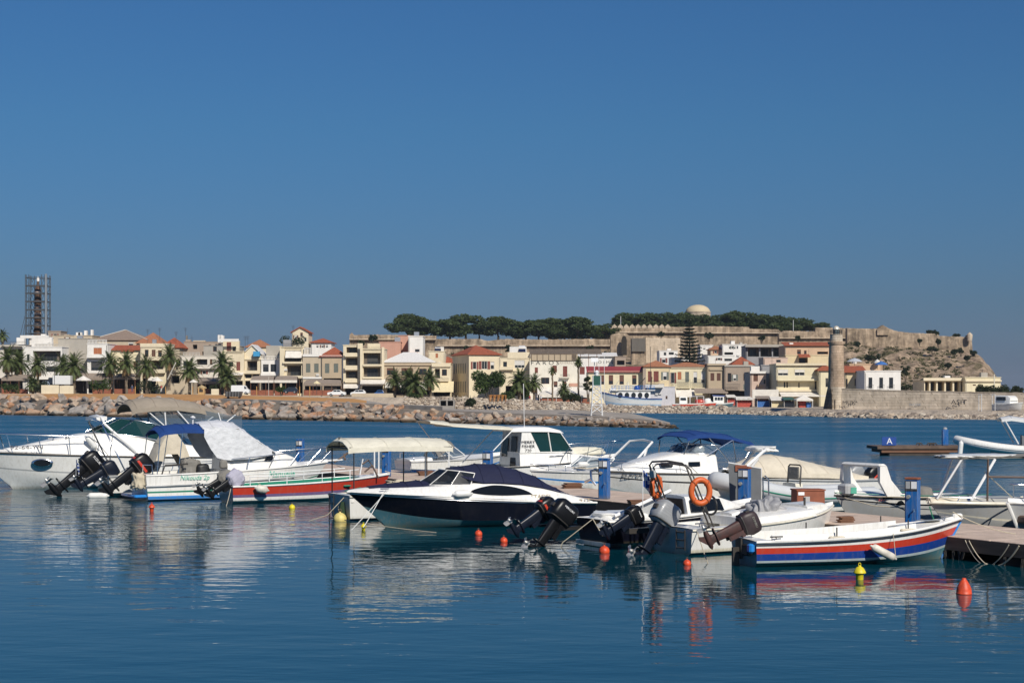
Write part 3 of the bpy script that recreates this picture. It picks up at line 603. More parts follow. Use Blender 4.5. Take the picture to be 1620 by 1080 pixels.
def araucaria():
    Y = 452; t = thing('araucaria_tree', 'tall dark tiered araucaria standing above the red roofed houses', 'tree', (X(1091,Y), Y, Z(590,Y)))
    r = random.Random(8); h = 82/F*Y; mb = MB(); lv = MB()
    mb.tube([(0,0,-3),(0,0,h*.5),(0,0,h)], [.3,.2,.03], 8)
    for k in range(14):
        z = h*(.14+.83*k/13); L = 4.5*(1-(k/13.6)**1.25)+.4
        if k == 0: L *= .7
        for j in range(9):
            a = j*2*PI/9+k*.7+r.uniform(-.2,.2); l = L*r.uniform(.7,1.08); pts = [(l*u*math.cos(a), l*u*math.sin(a), z+l*.16*u*u-l*.05*u) for u in (0,.4,.75,1)]; mb.tube(pts, [.07,.05,.04,.02], 4)
            for q in range(34):
                u = .25+.78*q/33; p = Vector((l*u*math.cos(a), l*u*math.sin(a), z+l*.16*u*u-l*.05*u+r.uniform(-.06,.12))); s = Vector((-math.sin(a), math.cos(a), r.uniform(-.05,.35)))*(.8*(1.1-u*.5)*r.choice((-1,1)))
                lv.add([p, p+s*.5+Vector((.16,.14,.16)), p+s, p+s*.5-Vector((.16,.14,.16))], [(0,1,2,3)])
    lv.build('foliage', M_arau, t, fix=False); mb.build('trunk', M_bark, t)
araucaria()
def palm(seed, h, L=3.0, fan=False, n=40):
    r = random.Random(seed); t = bpy.data.objects.new('palm_tree', None); COL.objects.link(t); lv = MB(); dr = MB()
    for k in range(n+8):
        dead = k >= n; a = k*2.399+r.uniform(-.2,.2); el = math.radians(lerp(84, -14, (k % n)/n)) if not dead else math.radians(-50); l = L*r.uniform(.82,1.08)*(.72 if dead else 1)
        p = Vector((0,0,h)); d = Vector((math.cos(a)*math.cos(el), math.sin(a)*math.cos(el), math.sin(el))); side = Vector((-math.sin(a), math.cos(a), 0)); N = 11; tgt = dr if dead else lv
        for i in range(N):
            q = p+d*(l/N); d = (d+Vector((0,0,-.155-(.05 if i > 5 else 0)))).normalized()
            if i >= 1:
                ll = L*.21*math.sin(PI*min(1, (i+1.6)/(N+1.0)))+.1
                for s in (-1, 1):
                    for m in (0, .5):
                        b = p.lerp(q, m); tip = b+side*s*ll*.8+d*ll*.55+Vector((0,0,-ll*.28*r.uniform(.2,1.4))); w = d*.085; tgt.add([b-w, b+w, tip], [(0,1,2)])
            tgt.add([p-side*.025, p+side*.025, q+side*.02, q-side*.02], [(0,1,2,3)]); p = q
    lv.build('fronds', M_palm, t, fix=False); dr.build('dry_fronds', M_dry, t, fix=False)
    tb = MB(); pts = [(r.uniform(-.06,.06), r.uniform(-.06,.06), z*h/12-.0) for z in range(13)]; tb.tube([(0,0,-.6)]+pts, [.34]+[.27+.04*(i % 2)+(.16 if i > 10 else 0) for i in range(13)], 9)
    tb.build('trunk', M_ptrunk, t); return t
PALM = [palm(31, 5.0, 3.5), palm(32, 5.6, 3.7), palm(33, 4.0, 3.3), palm(34, 9.0, 2.0, n=26), palm(35, 2.4, 2.6)]
PL = [(4,600,525,3,440,'tall slim palm at the far left edge of the waterfront'),(12,620,560,1,385,'bushy palm leftmost on the promenade'),(30,622,566,0,388,'palm beside the low white terrace house at left'),
 (60,622,570,1,378,'palm in front of the white house with the arched sign band'),(100,622,572,0,392,'palm right of the white house with the arched sign band'),(117,622,571,2,380,'palm beside the white delivery truck'),
 (174,622,568,0,385,'palm at the right edge of the white house with a balustrade'),(200,622,567,1,380,'palm in front of the yellow house with arches'),(232,622,572,0,385,'palm in front of the cream house with brown doors'),
 (268,612,556,1,384,'taller palm over the small beige shop'),(300,624,578,2,378,'palm left of the straw topped kiosk'),(352,624,568,0,376,'tall palm behind the white van'),(360,624,590,4,372,'low palm at the foot of the taller one behind the van'),
 (625,632,594,2,345,'leftmost palm before the tan house with the white hip roof'),(646,636,594,2,342,'middle palm before the tan house with the white hip roof'),(657,638,598,4,340,'short bushy palm before the tan house with the white hip roof'),
 (681,632,594,2,345,'palm beside the yellow awning of the small cream house'),(874,634,582,3,352,'slim palm under the dark wall lettering'),(915,628,568,3,352,'tallest slim palm at the right end of the lettered house'),
 (822,632,596,4,348,'spreading palm in front of the cream house with the big window'),(845,634,600,2,350,'palm by the left end of the tavern awning'),(892,636,612,4,345,'small palm on the tavern terrace'),(52,626,602,4,372,'low palm clump in front of the white terrace house')]
for i, (px, yb, yt, k, Y, lab) in enumerate(PL):
    hpx = (yb-yt)/F*Y; base = [5.0,5.6,4.0,9.0,2.4][k]; L = [3.1,3.3,2.9,2.0,2.6][k]; s = hpx/(base+L*.30)
    put(PALM, k, (X(px,Y), Y, Z(yb,Y)), i*1.3, (s*.86,s*.86,s*.97), lab, 'palm tree', 'palms of the waterfront')
def bush(name, label, cat, px, y0, y1, wpx, Y, material, n=1500, size=.3, group=None, seed=1, flat=.8):
    r = random.Random(seed); h = (y1-y0)/F*Y; w = wpx/F*Y; t = thing(name, label, cat, (X(px,Y), Y, Z(y1,Y)), 0, group)
    cl = [(r.uniform(-.34,.34)*w, r.uniform(-.25,.25)*w, h*r.uniform(.3,.78), r.uniform(.16,.27)*min(w,h*1.5)) for _ in range(12)]
    mb = MB(); leaves(mb, cl, n, size, r, flat); mb.build('foliage', material, t, fix=False)
    tb = MB(); 
    for k in range(4): tb.tube([(r.uniform(-.1,.1)*w,0,-1.0),(r.uniform(-.2,.2)*w,0,h*.35),cl[k][:3]], [.12,.09,.04], 5)
    tb.build('trunk', M_bark, t); return t
bush('leafy_tree', 'large round green tree before the house with the red hip roof', 'tree', 773, 583, 632, 52, 345, M_bush, 3400, .30, seed=4)
bush('leafy_tree', 'dark green tree between the cream house and the tavern awning', 'tree', 826, 598, 634, 34, 350, M_bush, 1800, .26, seed=5)
for (px, y0, y1, w, Y, sd) in ((1476,522,532,24,622,1),(1512,528,534,14,622,2),(1484,535,546,9,610,3),(1455,536,543,7,610,4),(1356,540,549,11,606,5),(1476,548,557,18,585,6),(1510,552,561,12,585,7),(1520,549,560,8,590,8),(1540,553,563,12,590,9),(1432,574,600,14,460,10),(1495,590,606,22,480,11),(1438,606,620,34,420,12),(1460,596,614,10,430,13),(1380,560,572,30,520,14),(1344,572,584,20,500,15),(1530,563,570,10,560,16),(1500,574,581,9,540,17)):
    bush('scrub_bush', 'dark scrub bush rooted on the rocky fortress hill', 'bush', px, y0, y1, w, Y, M_dkbush, 320, .5 if Y > 500 else .34, 'bushes on the rocky hill', sd)
for k, (px, y0, y1, w) in enumerate(((694,548,566,26),(716,556,572,30),(742,546,560,16),(806,544,560,14),(934,545,558,12),(1046,524,534,12),(962,556,570,20),(1122,526,536,14),(1205,530,540,12),(1262,530,540,10),(590,530,540,14),(572,536,552,10))):
    bush('wall_bush', 'green bush growing against the hilltop fortress walls', 'bush', px, y0, y1, w, 612 if px > 680 else 552, M_dkbush, 260, .5, 'bushes against the fortress walls', 60+k)
for (px, y0, y1, w, Y, sd, lab) in ((1556,606,622,26,300,31,'leftmost dark hedge bush behind the sea wall'),(1582,609,622,30,300,32,'dark hedge bush behind the sea wall, second from left'),(1606,610,622,34,300,33,'hedge bush at the right edge behind the sea wall')):
    bush('hedge_bush', lab, 'hedge', px, y0, y1+4, w, Y, M_dkbush, 900, .22, None, sd)
for (px, y0, y1, w, Y, sd, lab) in ((66,600,622,26,370,41,'green shrub at the foot of the palm by the white house'),(160,597,622,34,372,42,'green shrub beside the white parasol'),(236,600,622,40,372,43,'green shrub under the palm before the cream house'),(20,606,624,40,372,44,'leafy shrub at the left end of the promenade'),(338,606,622,14,370,45,'small shrub beside the straw kiosk'),(445,610,622,16,374,46,'small green bush in front of the cafe terraces'),(905,622,636,34,343,47,'low green planting below the lettered house'),(656,618,640,26,338,48,'dark undergrowth below the cluster of three palms'),(745,630,642,20,338,49,'scrubby bush by the fence posts'),(800,616,640,30,343,50,'dark bush left of the tavern terrace'),(930,590,628,16,348,51,'dark shrub beside the green beacon'),(280,566,582,26,400,52,'climbing green over the small beige shop'),(463,530,550,50,410,53,'roof garden greenery on the tall flats with loggias')):
    bush('shrub', lab, 'shrub', px, y0, y1, w, Y, M_dkbush if sd % 2 else M_bush, 700, .24, None, sd)

def hill_scrub():
    r = random.Random(77); mb = MB(); n = 0
    while n < 380:
        px, Y = r.uniform(1335, 1565), r.uniform(470, 612)
        if X(px, Y) > lerp(127, 169, (Y-440)/172.0)-2: n += 1; continue
        z = ground_z(px, Y); s = r.uniform(.5, 1.3); leaves(mb, [(X(px,Y), Y, z+.25*s, s)], 22, .42, r, .55); n += 1
    tag(mb.build('hill_scrub', leafmat('dry_scrub', (.11,.105,.045), (.035,.04,.018)), fix=False), 'low dry scrub scattered over the rocky fortress slope', 'scrub', None, 'stuff')
hill_scrub()
# ------------------------------------------------------------------ the town
PL_ = {k: plaster('wall_'+k, c) for k, c in dict(white=(.76,.735,.69), offwhite=(.66,.61,.53), cream=(.70,.61,.44), yellow=(.64,.53,.34), tan=(.46,.37,.26), beige=(.50,.42,.31), grey=(.40,.37,.32),
        pink=(.55,.31,.23), peach=(.60,.42,.28), greyblue=(.30,.30,.31), ruin=(.36,.29,.23), lilac=(.58,.56,.58), palepink=(.58,.44,.36), paleyel=(.72,.645,.45), ivory=(.76,.71,.60)).items()}
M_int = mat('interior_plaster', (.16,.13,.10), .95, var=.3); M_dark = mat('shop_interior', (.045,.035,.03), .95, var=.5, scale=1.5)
M_frame = mat('white_window_frame', (.62,.60,.56), .6); M_brown = mat('brown_shutter_paint', (.13,.055,.035), .7, var=.3); M_redbr = mat('red_brown_shutter_paint', (.21,.055,.04), .7, var=.3)
M_gshut = mat('grey_green_shutter_paint', (.15,.17,.15), .7, var=.25); M_rail = mat('dark_railing', (.05,.05,.05), .6); M_railw = mat('pale_railing', (.5,.47,.42), .7)
M_orsh = mat('orange_blind', (.45,.16,.07), .7); M_tileR = tiles('red_roof_tiles', (.46,.13,.065), (.27,.085,.05)); M_tileO = tiles('orange_roof_tiles', (.50,.22,.11), (.33,.14,.08))
M_tileG = tiles('grey_brown_roof_tiles', (.36,.27,.21), (.24,.18,.145)); M_metalR = mat('red_metal_roof', (.30,.045,.045), .5, var=.2); M_metalW = mat('white_metal_roof', (.68,.66,.63), .6, var=.15)
M_awW = mat('white_awning_cloth', (.70,.66,.59), .85, var=.15, scale=1.2); M_awY = mat('yellow_awning_cloth', (.68,.58,.36), .85, var=.12); M_awG = mat('grey_brown_awning_cloth', (.26,.21,.17), .9, var=.2)
M_awR = mat('red_stall_cloth', (.42,.07,.05), .8, var=.3); M_awB = mat('blue_stall_cloth', (.04,.14,.40), .8, var=.3); M_pergola = mat('weathered_reed_roof', (.15,.115,.085), .95, scale=3, var=.5)
M_tank = mat('steel_tank', (.62,.62,.62), .3, .7); M_btank = mat('blue_tank_plastic', (.05,.30,.55), .5); M_solar = mat('solar_panel', (.015,.02,.05), .15)
def window(kind, w, h, par, loc):
    mb = MB(); f = .09
    if kind in 'ws' and kind == 'w' or kind in ('wb', 'wd', 'v'):
        for (a, b, c, d) in ((-w/2,0,-w/2+f,h), (w/2-f,0,w/2,h), (-w/2+f,0,w/2-f,f), (-w/2+f,h-f,w/2-f,h)): mb.box(a,-.08,b,c,0,d,0)
        n = max(1, round(w/.9))
        for i in range(1, n): xx = -w/2+w*i/n; mb.box(xx-.035,-.06,f,xx+.035,0,h-f,0)
        mb.box(-w/2+f,-.03,f,w/2-f,-.005,h-f,1)
        if R.random() < .45: mb.box(-w/2+f,-.045,h-f-(h-2*f)*R.uniform(.25,.75),w/2-f,-.031,h-f,0)
        if kind == 'w' and R.random() < .4 and w < 1.7:
            for sx in (-1, 1):
                a = sx*(w/2+.03); b2 = a+sx*w*.46; mb.box(min(a,b2),-.225,.02,max(a,b2),-.185,h-.02,2)
        return mb.build('window', [{'w':M_frame,'wb':M_brown,'wd':M_rail,'v':M_frame}[kind], M_wglass, R.choice((M_brown, M_gshut, M_redbr))], par, loc=loc)
    m = {'s':M_brown,'sr':M_redbr,'g':M_gshut,'d':M_brown,'dr':M_redbr,'o':M_orsh}[kind]; n = 1 if w < .8 else 2
    for i in range(n):
        a = -w/2+w*i/n+.02; b = -w/2+w*(i+1)/n-.02; mb.box(a,-.07,0,b,-.03,h)
        k = max(3, int(h/.16))
        for j in range(k): mb.box(a+.07,-.10,h*(j+.25)/k,b-.07,-.071,h*(j+.7)/k)
    return mb.build('door' if kind in ('d','dr') else 'shutter', m, par, loc=loc)
def railing(x0, x1, y, z, h, par, m=None, solid=False):
    mb = MB()
    if solid: mb.box(x0, y, z, x1, y+.1, z+h)
    else:
        mb.box(x0,y,z+h-.05,x1,y+.05,z+h); mb.box(x0,y,z+.08,x1,y+.05,z+.12); n = max(2, int((x1-x0)/.16))
        for i in range(n+1): xx = lerp(x0, x1-.03, i/n); mb.box(xx,y+.01,z+.12,xx+.03,y+.04,z+h-.05)
    mb.build('railing', m or M_rail, par)
def bld(label, px0, px1, ytop, Y, wall, ops=(), roof=None, depth=9.0, cat='house', name='house', yaw=0, side=(), ext=(), zb=None, group='houses of the waterfront'):
    xc = X((px0+px1)/2, Y); zt0 = Z(ytop, Y)
    z0 = (ground_z((px0+px1)/2, Y) if zb is None else zb)-.4
    t = thing(name, label, cat, (xc, Y, z0), yaw, group); w = (px1-px0)/F*Y; hw = w/2; ht = zt0-z0; c = math.cos(yaw)
    lx = lambda px: max(-hw+.02, min(hw-.02, (X(px, Y)-xc)/c)); lz = lambda y: min(ht-.05, Z(y, Y)-z0)
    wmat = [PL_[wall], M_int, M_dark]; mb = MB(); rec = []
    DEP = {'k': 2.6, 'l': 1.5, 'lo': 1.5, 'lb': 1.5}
    def face(ops, W2, tr):
        """tr maps (u, d, z) to local coordinates: u along the face, d inwards"""
        us = sorted(set([-W2, W2]+[o[1] for o in ops]+[o[3] for o in ops])); zs = sorted(set([0, ht]+[o[2] for o in ops]+[o[4] for o in ops]))
        for i in range(len(us)-1):
            for j in range(len(zs)-1):
                um, zm = (us[i]+us[i+1])/2, (zs[j]+zs[j+1])/2
                if us[i+1]-us[i] < 1e-4 or zs[j+1]-zs[j] < 1e-4: continue
                if any(o[1] < um < o[3] and o[2] < zm < o[4] for o in ops): continue
                mb.add([tr(us[i],0,zs[j]), tr(us[i+1],0,zs[j]), tr(us[i+1],0,zs[j+1]), tr(us[i],0,zs[j+1])], [(0,1,2,3)], 0)
        for k, a, b, e, f in ops:
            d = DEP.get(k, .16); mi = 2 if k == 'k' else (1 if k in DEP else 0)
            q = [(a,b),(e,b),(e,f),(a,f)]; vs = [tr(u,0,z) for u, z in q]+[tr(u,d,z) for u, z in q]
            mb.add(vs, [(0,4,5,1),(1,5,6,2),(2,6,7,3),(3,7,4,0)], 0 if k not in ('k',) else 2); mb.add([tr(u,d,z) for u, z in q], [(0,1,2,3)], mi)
    fo = [(k, lx(a), max(.05, lz(f)), lx(e), lz(b)) for (k, a, b, e, f) in ops]
    face(fo, hw, lambda u, d, z: (u, d, z))
    so_ = [(k, a*depth-depth/2, b*ht, e*depth-depth/2, f*ht) for (k, a, b, e, f) in side]
    face(so_, depth/2, lambda u, d, z: (-hw+d, -u+depth/2, z))
    mb.add([(hw,0,0),(hw,depth,0),(hw,depth,ht),(hw,0,ht)], [(0,1,2,3)], 0); mb.add([(-hw,depth,0),(hw,depth,0),(hw,depth,ht),(-hw,depth,ht)], [(3,2,1,0)], 0)
    mb.add([(-hw,0,ht),(hw,0,ht),(hw,depth,ht),(-hw,depth,ht)], [(0,1,2,3)], 0)
    mb.build('wall', wmat, t, fix=False)
    for (k, a, b, e, f) in fo:
        if k == 'k': continue
        ww, hh = e-a, f-b
        if k in DEP:
            dw = ww*.62; window('wb' if k == 'lb' else 'wd', dw, min(hh*.86, 2.2), t, ((a+e)/2, 1.5, b+.02))
            if k != 'lo': railing(a, e, .06, b, min(.95, hh*.45), t)
        else: window(k, ww, hh, t, ((a+e)/2, .158, b))
    for (k, a, b, e, f) in so_:
        if k in DEP: continue
        o = window(k, e-a, f-b, t, (-hw+.158, -(a+e)/2+depth/2, b)); o.rotation_euler = (0, 0, -PI/2)
    if roof is None:
        cb = MB(); cb.box(-hw-.12,-.12,ht-.02,hw+.12,.25,ht+.14); cb.box(-hw-.12,.25,ht-.02,-hw+.25,depth,ht+.14); cb.box(hw-.25,.25,ht-.02,hw+.12,depth,ht+.14); cb.build('parapet', PL_[wall], t)
    elif roof[0] == 'hip':
        za = Z(roof[1], Y+depth/2)-z0; o = .45; m = roof[2]; rr = MB(); rd = min(depth/2, hw)*.98; e = [(-hw-o,-o,ht-.03),(hw+o,-o,ht-.03),(hw+o,depth+o,ht-.03),(-hw-o,depth+o,ht-.03)]
        rdg = [(-hw+rd, depth/2, za), (hw-rd, depth/2, za)] if hw-rd > .1 else [(-.1, depth/2, za), (.1, depth/2, za)]
        e2 = [(x, y, z+.16) for x, y, z in e]
        rr.add(e+e2+rdg, [(0,3,2,1),(0,1,5,4),(1,2,6,5),(2,3,7,6),(3,0,4,7),(4,5,9,8),(5,6,9),(6,7,8,9),(7,4,8)]); rr.build('roof', m, t)
        if len(roof) > 3:
            rb = MB(); 
            for a, b in ((e2[0], rdg[0]), (e2[1], rdg[1]), (rdg[0], rdg[1])): rb.tube([a, b], .14, 5)
            rb.build('ridge_tiles', roof[3], t)
    elif roof[0] == 'gable':
        za = Z(roof[1], Y)-z0; o = .4; rr = MB(); rr.loft([[(-hw-o,y,ht-.25),(0,y,za),(hw+o,y,ht-.25),(hw+o,y,ht-.05),(0,y,za+.25),(-hw-o,y,ht-.05)] for y in (-o, depth)], True, True, True); rr.build('roof', roof[2], t)
        gb = MB(); gb.prism([(-hw,ht),(hw,ht),(0,za)], .0, .2); gb.build('gable', PL_[wall], t)
    elif roof[0] == 'lean':
        za = Z(roof[1], Y)-z0; rr = MB(); rr.sheet([[(-hw-.3,-.6,ht),(hw+.3,-.6,ht)],[(-hw-.3,depth*.5,za),(hw+.3,depth*.5,za)]], .14); rr.build('roof', roof[2], t)
    rq = random.Random(int(px0*7+ytop))
    if w > 3:
        dp = MB(); xx = (hw-.18)*rq.choice((-1,1)); dp.tube([(xx,-.07,0),(xx,-.07,ht-.3)], .05, 5); dp.build('drainpipe', rq.choice((M_railw, M_rail, PL_['grey'])), t)
        for q in range(rq.randint(0, 2)):
            ax, az = rq.uniform(-hw*.8, hw*.7), ht*rq.uniform(.45, .85)
            if not any(a-.5 < ax < e+.5 and b-.4 < az < f+.4 for k, a, b, e, f in fo): MB().bev(ax,-.35,az,ax+.75,-.02,az+.5,.03).build('air_conditioner', M_frame, t)
        if roof is None and rq.random() < .7:
            rx = rq.uniform(-hw*.7, hw*.7); am = MB(); am.tube([(rx,3,ht-.1),(rx,3,ht+rq.uniform(1.2,2.6))], .03, 4); am.tube([(rx-.4,3,ht+1.1),(rx+.4,3,ht+1.1)], .02, 4); am.build('aerial', M_rail, t)
            if rq.random() < .6: rx = rq.uniform(-hw*.7, hw*.5); MB().bev(rx,2,ht+.1,rx+rq.uniform(.8,1.6),3.2,ht+rq.uniform(.7,1.3),.05).build('rooftop_box', rq.choice((PL_['white'], PL_['grey'], M_tank)), t)
    for e in ext:
        k = e[0]
        if k == 'B':      # balcony: slab and railing
            _, a, b, yr, ys = e[:5]; pr = e[5] if len(e) > 5 else 1.1; m = e[6] if len(e) > 6 else 'r'; x0, x1, zs, zr = lx(a), lx(b), Z(ys, Y)-z0, Z(yr, Y)-z0
            MB().box(x0,-pr,zs-.16,x1,0,zs).build('balcony', PL_[wall], t)
            railing(x0+.02, x1-.02, -pr+.02, zs, zr-zs, t, {'r': M_rail, 'w': PL_[wall], 'p': M_railw}[m], m == 'w')
        elif k == 'A':    # awning
            _, a, b, y0, y1, pr, m = e; x0, x1, z1, z2 = lx(a) if a >= px0 else (X(a,Y)-xc), lx(b) if b <= px1 else (X(b,Y)-xc), Z(y0, Y)-z0, Z(y1, Y-pr)-z0
            ab = MB(); n = max(2, int((x1-x0)/1.2)); ab.sheet([[(lerp(x0,x1,i/n), -.02, z1) for i in range(n+1)], [(lerp(x0,x1,i/n), -pr*.5, lerp(z1,z2+.25,.55)-.05) for i in range(n+1)], [(lerp(x0,x1,i/n), -pr, z2+.25) for i in range(n+1)], [(lerp(x0,x1,i/n), -pr-.03, z2+.03*(i % 2)) for i in range(n+1)]], .03)
            ab.build('awning', m, t)
        elif k == 'X':    # roof box
            _, a, y0, b, y1, m, dy = e; MB().bev(lx(a), dy, Z(y1, Y)-z0, lx(b), dy+1.5, Z(y0, Y)-z0, .05).build('rooftop_box', m, t)
        elif k == 'N':    # aerial
            _, a, y0 = e; zz = Z(y0, Y)-z0; mb = MB(); xx = lx(a); mb.tube([(xx,2,ht-.3),(xx,2,zz)], .035, 4)
            for q in range(4): mb.tube([(xx-.5+.07*q,2,zz-.25*q-.1),(xx+.5-.07*q,2,zz-.25*q-.1)], .02, 4)
            mb.build('aerial', M_rail, t)
        elif k == 'S':    # solar water heater
            _, a, y0 = e; xx, zz = lx(a), Z(y0, Y)-z0; mb = MB(); mb.lathe([(.01,-.75),(.28,-.7),(.28,.7),(.01,.75)], 10, (xx,2,zz), 'x', 0); mb.sheet([[(xx-.8,.6,zz-1.3),(xx+.8,.6,zz-1.3)],[(xx-.8,1.8,zz-.2),(xx+.8,1.8,zz-.2)]], .08, 1); mb.build('water_heater', [M_tank, M_solar], t)
        elif k == 'F':    # band or fin proud of the wall
            _, a, y0, b, y1, pr, m = e; MB().box(X(a,Y)-xc, -pr, Z(y1,Y)-z0, X(b,Y)-xc, -.004, Z(y0,Y)-z0).build('moulding', m, t)
        elif k == 'T':    # lettering
            _, a, y, s, txt, m = e; lettering(txt, s, m, t, (X(a,Y)-xc, -.02, Z(y,Y)-z0), (PI/2,0,0), name='lettering', sx=1.25)
        elif k == 'L':    # balustrade with small posts
            _, a, b, y0, y1, m = e; mb = MB(); z1, z2 = Z(y1,Y)-z0, Z(y0,Y)-z0; mb.box(lx(a),-.1,z2-.12,lx(b),.15,z2); n = int((lx(b)-lx(a))/.34)
            for i in range(n+1): xx = lerp(lx(a), lx(b)-.14, i/n); mb.box(xx,-.04,z1,xx+.14,.1,z2-.12)
            mb.build('balustrade', m, t)
    return t
def row(kind, xs, y0, w, y1): return [(kind, x, y0, x+w, y1) for x in xs]
# ---- back rows first (higher up the slope), then the waterfront, left to right
BG = 'houses behind the waterfront'
wh, cr = PL_['white'], PL_['cream']
bld('long beige house with a broad grey tiled hip roof, behind the yellow house', 146, 231, 538, 420, 'beige', [('w',203,541,211,548),('w',222,545,229,552)], ('hip',522,M_tileG,M_railw), 14, group=BG, ext=[('N',252,520)])
bld('house with an orange hip roof, behind the cream house with brown doors', 217, 252, 543, 418, 'peach', row('wb',(222,232,242),544,4,549), ('hip',526,M_tileO), 12, group=BG, ext=[('N',250,518)])
bld('house with a plain red roof left of the pinkish ruin', 254, 284, 550, 416, 'beige', [('wb',262,551,267,557)], ('hip',534,M_tileR), 11, group=BG, ext=[('N',276,524)])
bld('low brown rooftop hut beside the scaffolded minaret', 76, 96, 524, 425, 'ruin', [('w',84,528,90,533)], None, 6, group=BG)
bld('beige flat roofed house with a jumbled roof, behind the blank grey wall', 82, 146, 531, 414, 'beige', [('w',104,533,109,537)], None, 10, group=BG, ext=[('X',120,525,124,531,wh,2),('X',128,522,132,531,wh,3),('X',140,521,143,531,wh,2),('X',96,528,104,532,PL_['ruin'],3)])
bld('ruined pinkish stone house with a broken top, behind the palms', 291, 350, 541, 425, 'ruin', [('lo',305,545,312,552),('lo',320,556,326,562),('s',330,545,334,551)], None, 10, group=BG, ext=[('X',292,537,300,542,PL_['ruin'],1),('X',303,538,322,542,PL_['beige'],2),('N',287,518),('X',286,530,290,541,PL_['beige'],3)])
bld('pinkish house with a small penthouse and three white flues', 322, 376, 547, 418, 'grey', [('wb',337,548,343,556)], None, 10, group=BG, ext=[('X',341,529,344,541,wh,3),('X',345,529,348,541,wh,3.2),('X',347,530,350,541,wh,3.4)])
bld('low house with an orange tiled roof, behind the gabled cream house', 390, 424, 549, 425, 'cream', [], ('hip',537,M_tileO), 9, group=BG, ext=[('N',388,531)])
bld('little cream tower house with a red gabled roof, highest of the left town', 462, 488, 525, 425, 'cream', [('wb',475,526,479,532),('w',466,530,470,536),('w',481,534,485,540)], ('gable',518,M_tileR), 8, group=BG, ext=[('N',459,514)])
bld('white house with a low red roof right of the little tower house', 492, 524, 542, 425, 'white', row('w',(500,508,515),545,4,550), ('hip',535,M_tileR), 9, group=BG)
bld('salmon pink block with a blank front, behind the white hip roof', 600, 634, 541, 405, 'pink', [], None, 10, group=BG)
bld('tall salmon pink tower block beside a white one', 630, 648, 531, 409, 'pink', [], None, 10, group=BG)
bld('blank white block right of the tall salmon tower', 646, 669, 532, 402, 'white', [('v',656,552,664,557)], None, 10, group=BG, ext=[('F',646,557,661,563,.9,PL_['pink'])])
bld('small yellow flat roofed house with one orange window', 678, 704, 556, 400, 'cream', [('o',689,559,693,566)], None, 8, group=BG, ext=[('S',692,550),('B',664,680,560,566,1.2)])
bld('house with a red roof half hidden behind the small cream house', 690, 724, 574, 405, 'beige', [], ('hip',564,M_tileR), 8, group=BG)
bld('brown terraced house under a long reed pergola, above the lettered house', 838, 914, 558, 380, 'beige', row('wb',(842,853,864,875,886,897),560,8,570), None, 8, group=BG)
bld('white cube house with dark windows left of the araucaria', 1043, 1072, 555, 470, 'white', [('wd',1050,557,1054,562),('wd',1058,557,1066,561),('w',1047,566,1053,574)], None, 8, group=BG, ext=[('N',1052,540)])
bld('long low white house below the araucaria', 1062, 1092, 566, 460, 'white', [('w',1070,569,1074,573)], None, 8, group=BG)
bld('white house with small windows right of the araucaria', 1108, 1128, 546, 500, 'white', [('w',1112,549,1116,553),('w',1120,550,1124,554)], None, 8, group=BG)
bld('small house with an orange roof among the white cubes', 1124, 1145, 553, 490, 'peach', [('w',1130,555,1134,559)], ('hip',547,M_tileO), 8, group=BG)
bld('white terraced house with four windows in a row', 1143, 1181, 545, 488, 'white', row('w',(1153,1157,1161,1165),547,3,552)+[('lo',1146,557,1160,561)], None, 9, group=BG, ext=[('X',1158,539,1164,545,wh,2),('X',1172,541,1176,545,PL_['grey'],2)])
bld('house with a broad red tiled roof behind the weathered grey one', 1160, 1192, 577, 440, 'beige', [], ('hip',564,M_tileR), 9, group=BG)
bld('low white house under the araucaria branches', 1120, 1162, 563, 470, 'white', [('w',1135,566,1140,570),('wd',1146,567,1158,571)], None, 8, group=BG)
bld('dark glazed terrace block with a flat grey roof, left of the orange block', 1180, 1243, 547, 450, 'greyblue', [('lo',1183,550,1201,564),('lo',1203,550,1221,564),('lo',1223,550,1241,564)], None, 9, group=BG, ext=[('F',1178,545,1244,549,1.4,PL_['grey'])])
bld('broad peach block with a red roof strip, behind the cream house', 1242, 1316, 546, 425, 'peach', [('wb',1261,553,1267,560),('wb',1272,554,1276,560),('lo',1293,556,1310,560)], ('lean',540,M_tileR), 10, group=BG, ext=[('X',1250,542,1256,546,wh,1)])
bld('ochre lower house with a small red porch roof, behind the cream house', 1243, 1312, 562, 405, 'yellow', [('lo',1264,566,1278,574)], None, 8, group=BG, ext=[('A',1262,1280,560,565,2.0,M_tileR)])
bld('pinkish low house between the dark gable end and the ochre house', 1208, 1246, 566, 400, 'palepink', [('wd',1228,569,1235,573)], None, 8, group=BG)
bld('peach roof terrace house behind the white cube by the sea wall', 1344, 1396, 576, 345, 'peach', [('w',1356,578,1360,582)], None, 8, group=BG, ext=[('X',1352,570,1357,577,wh,1)])

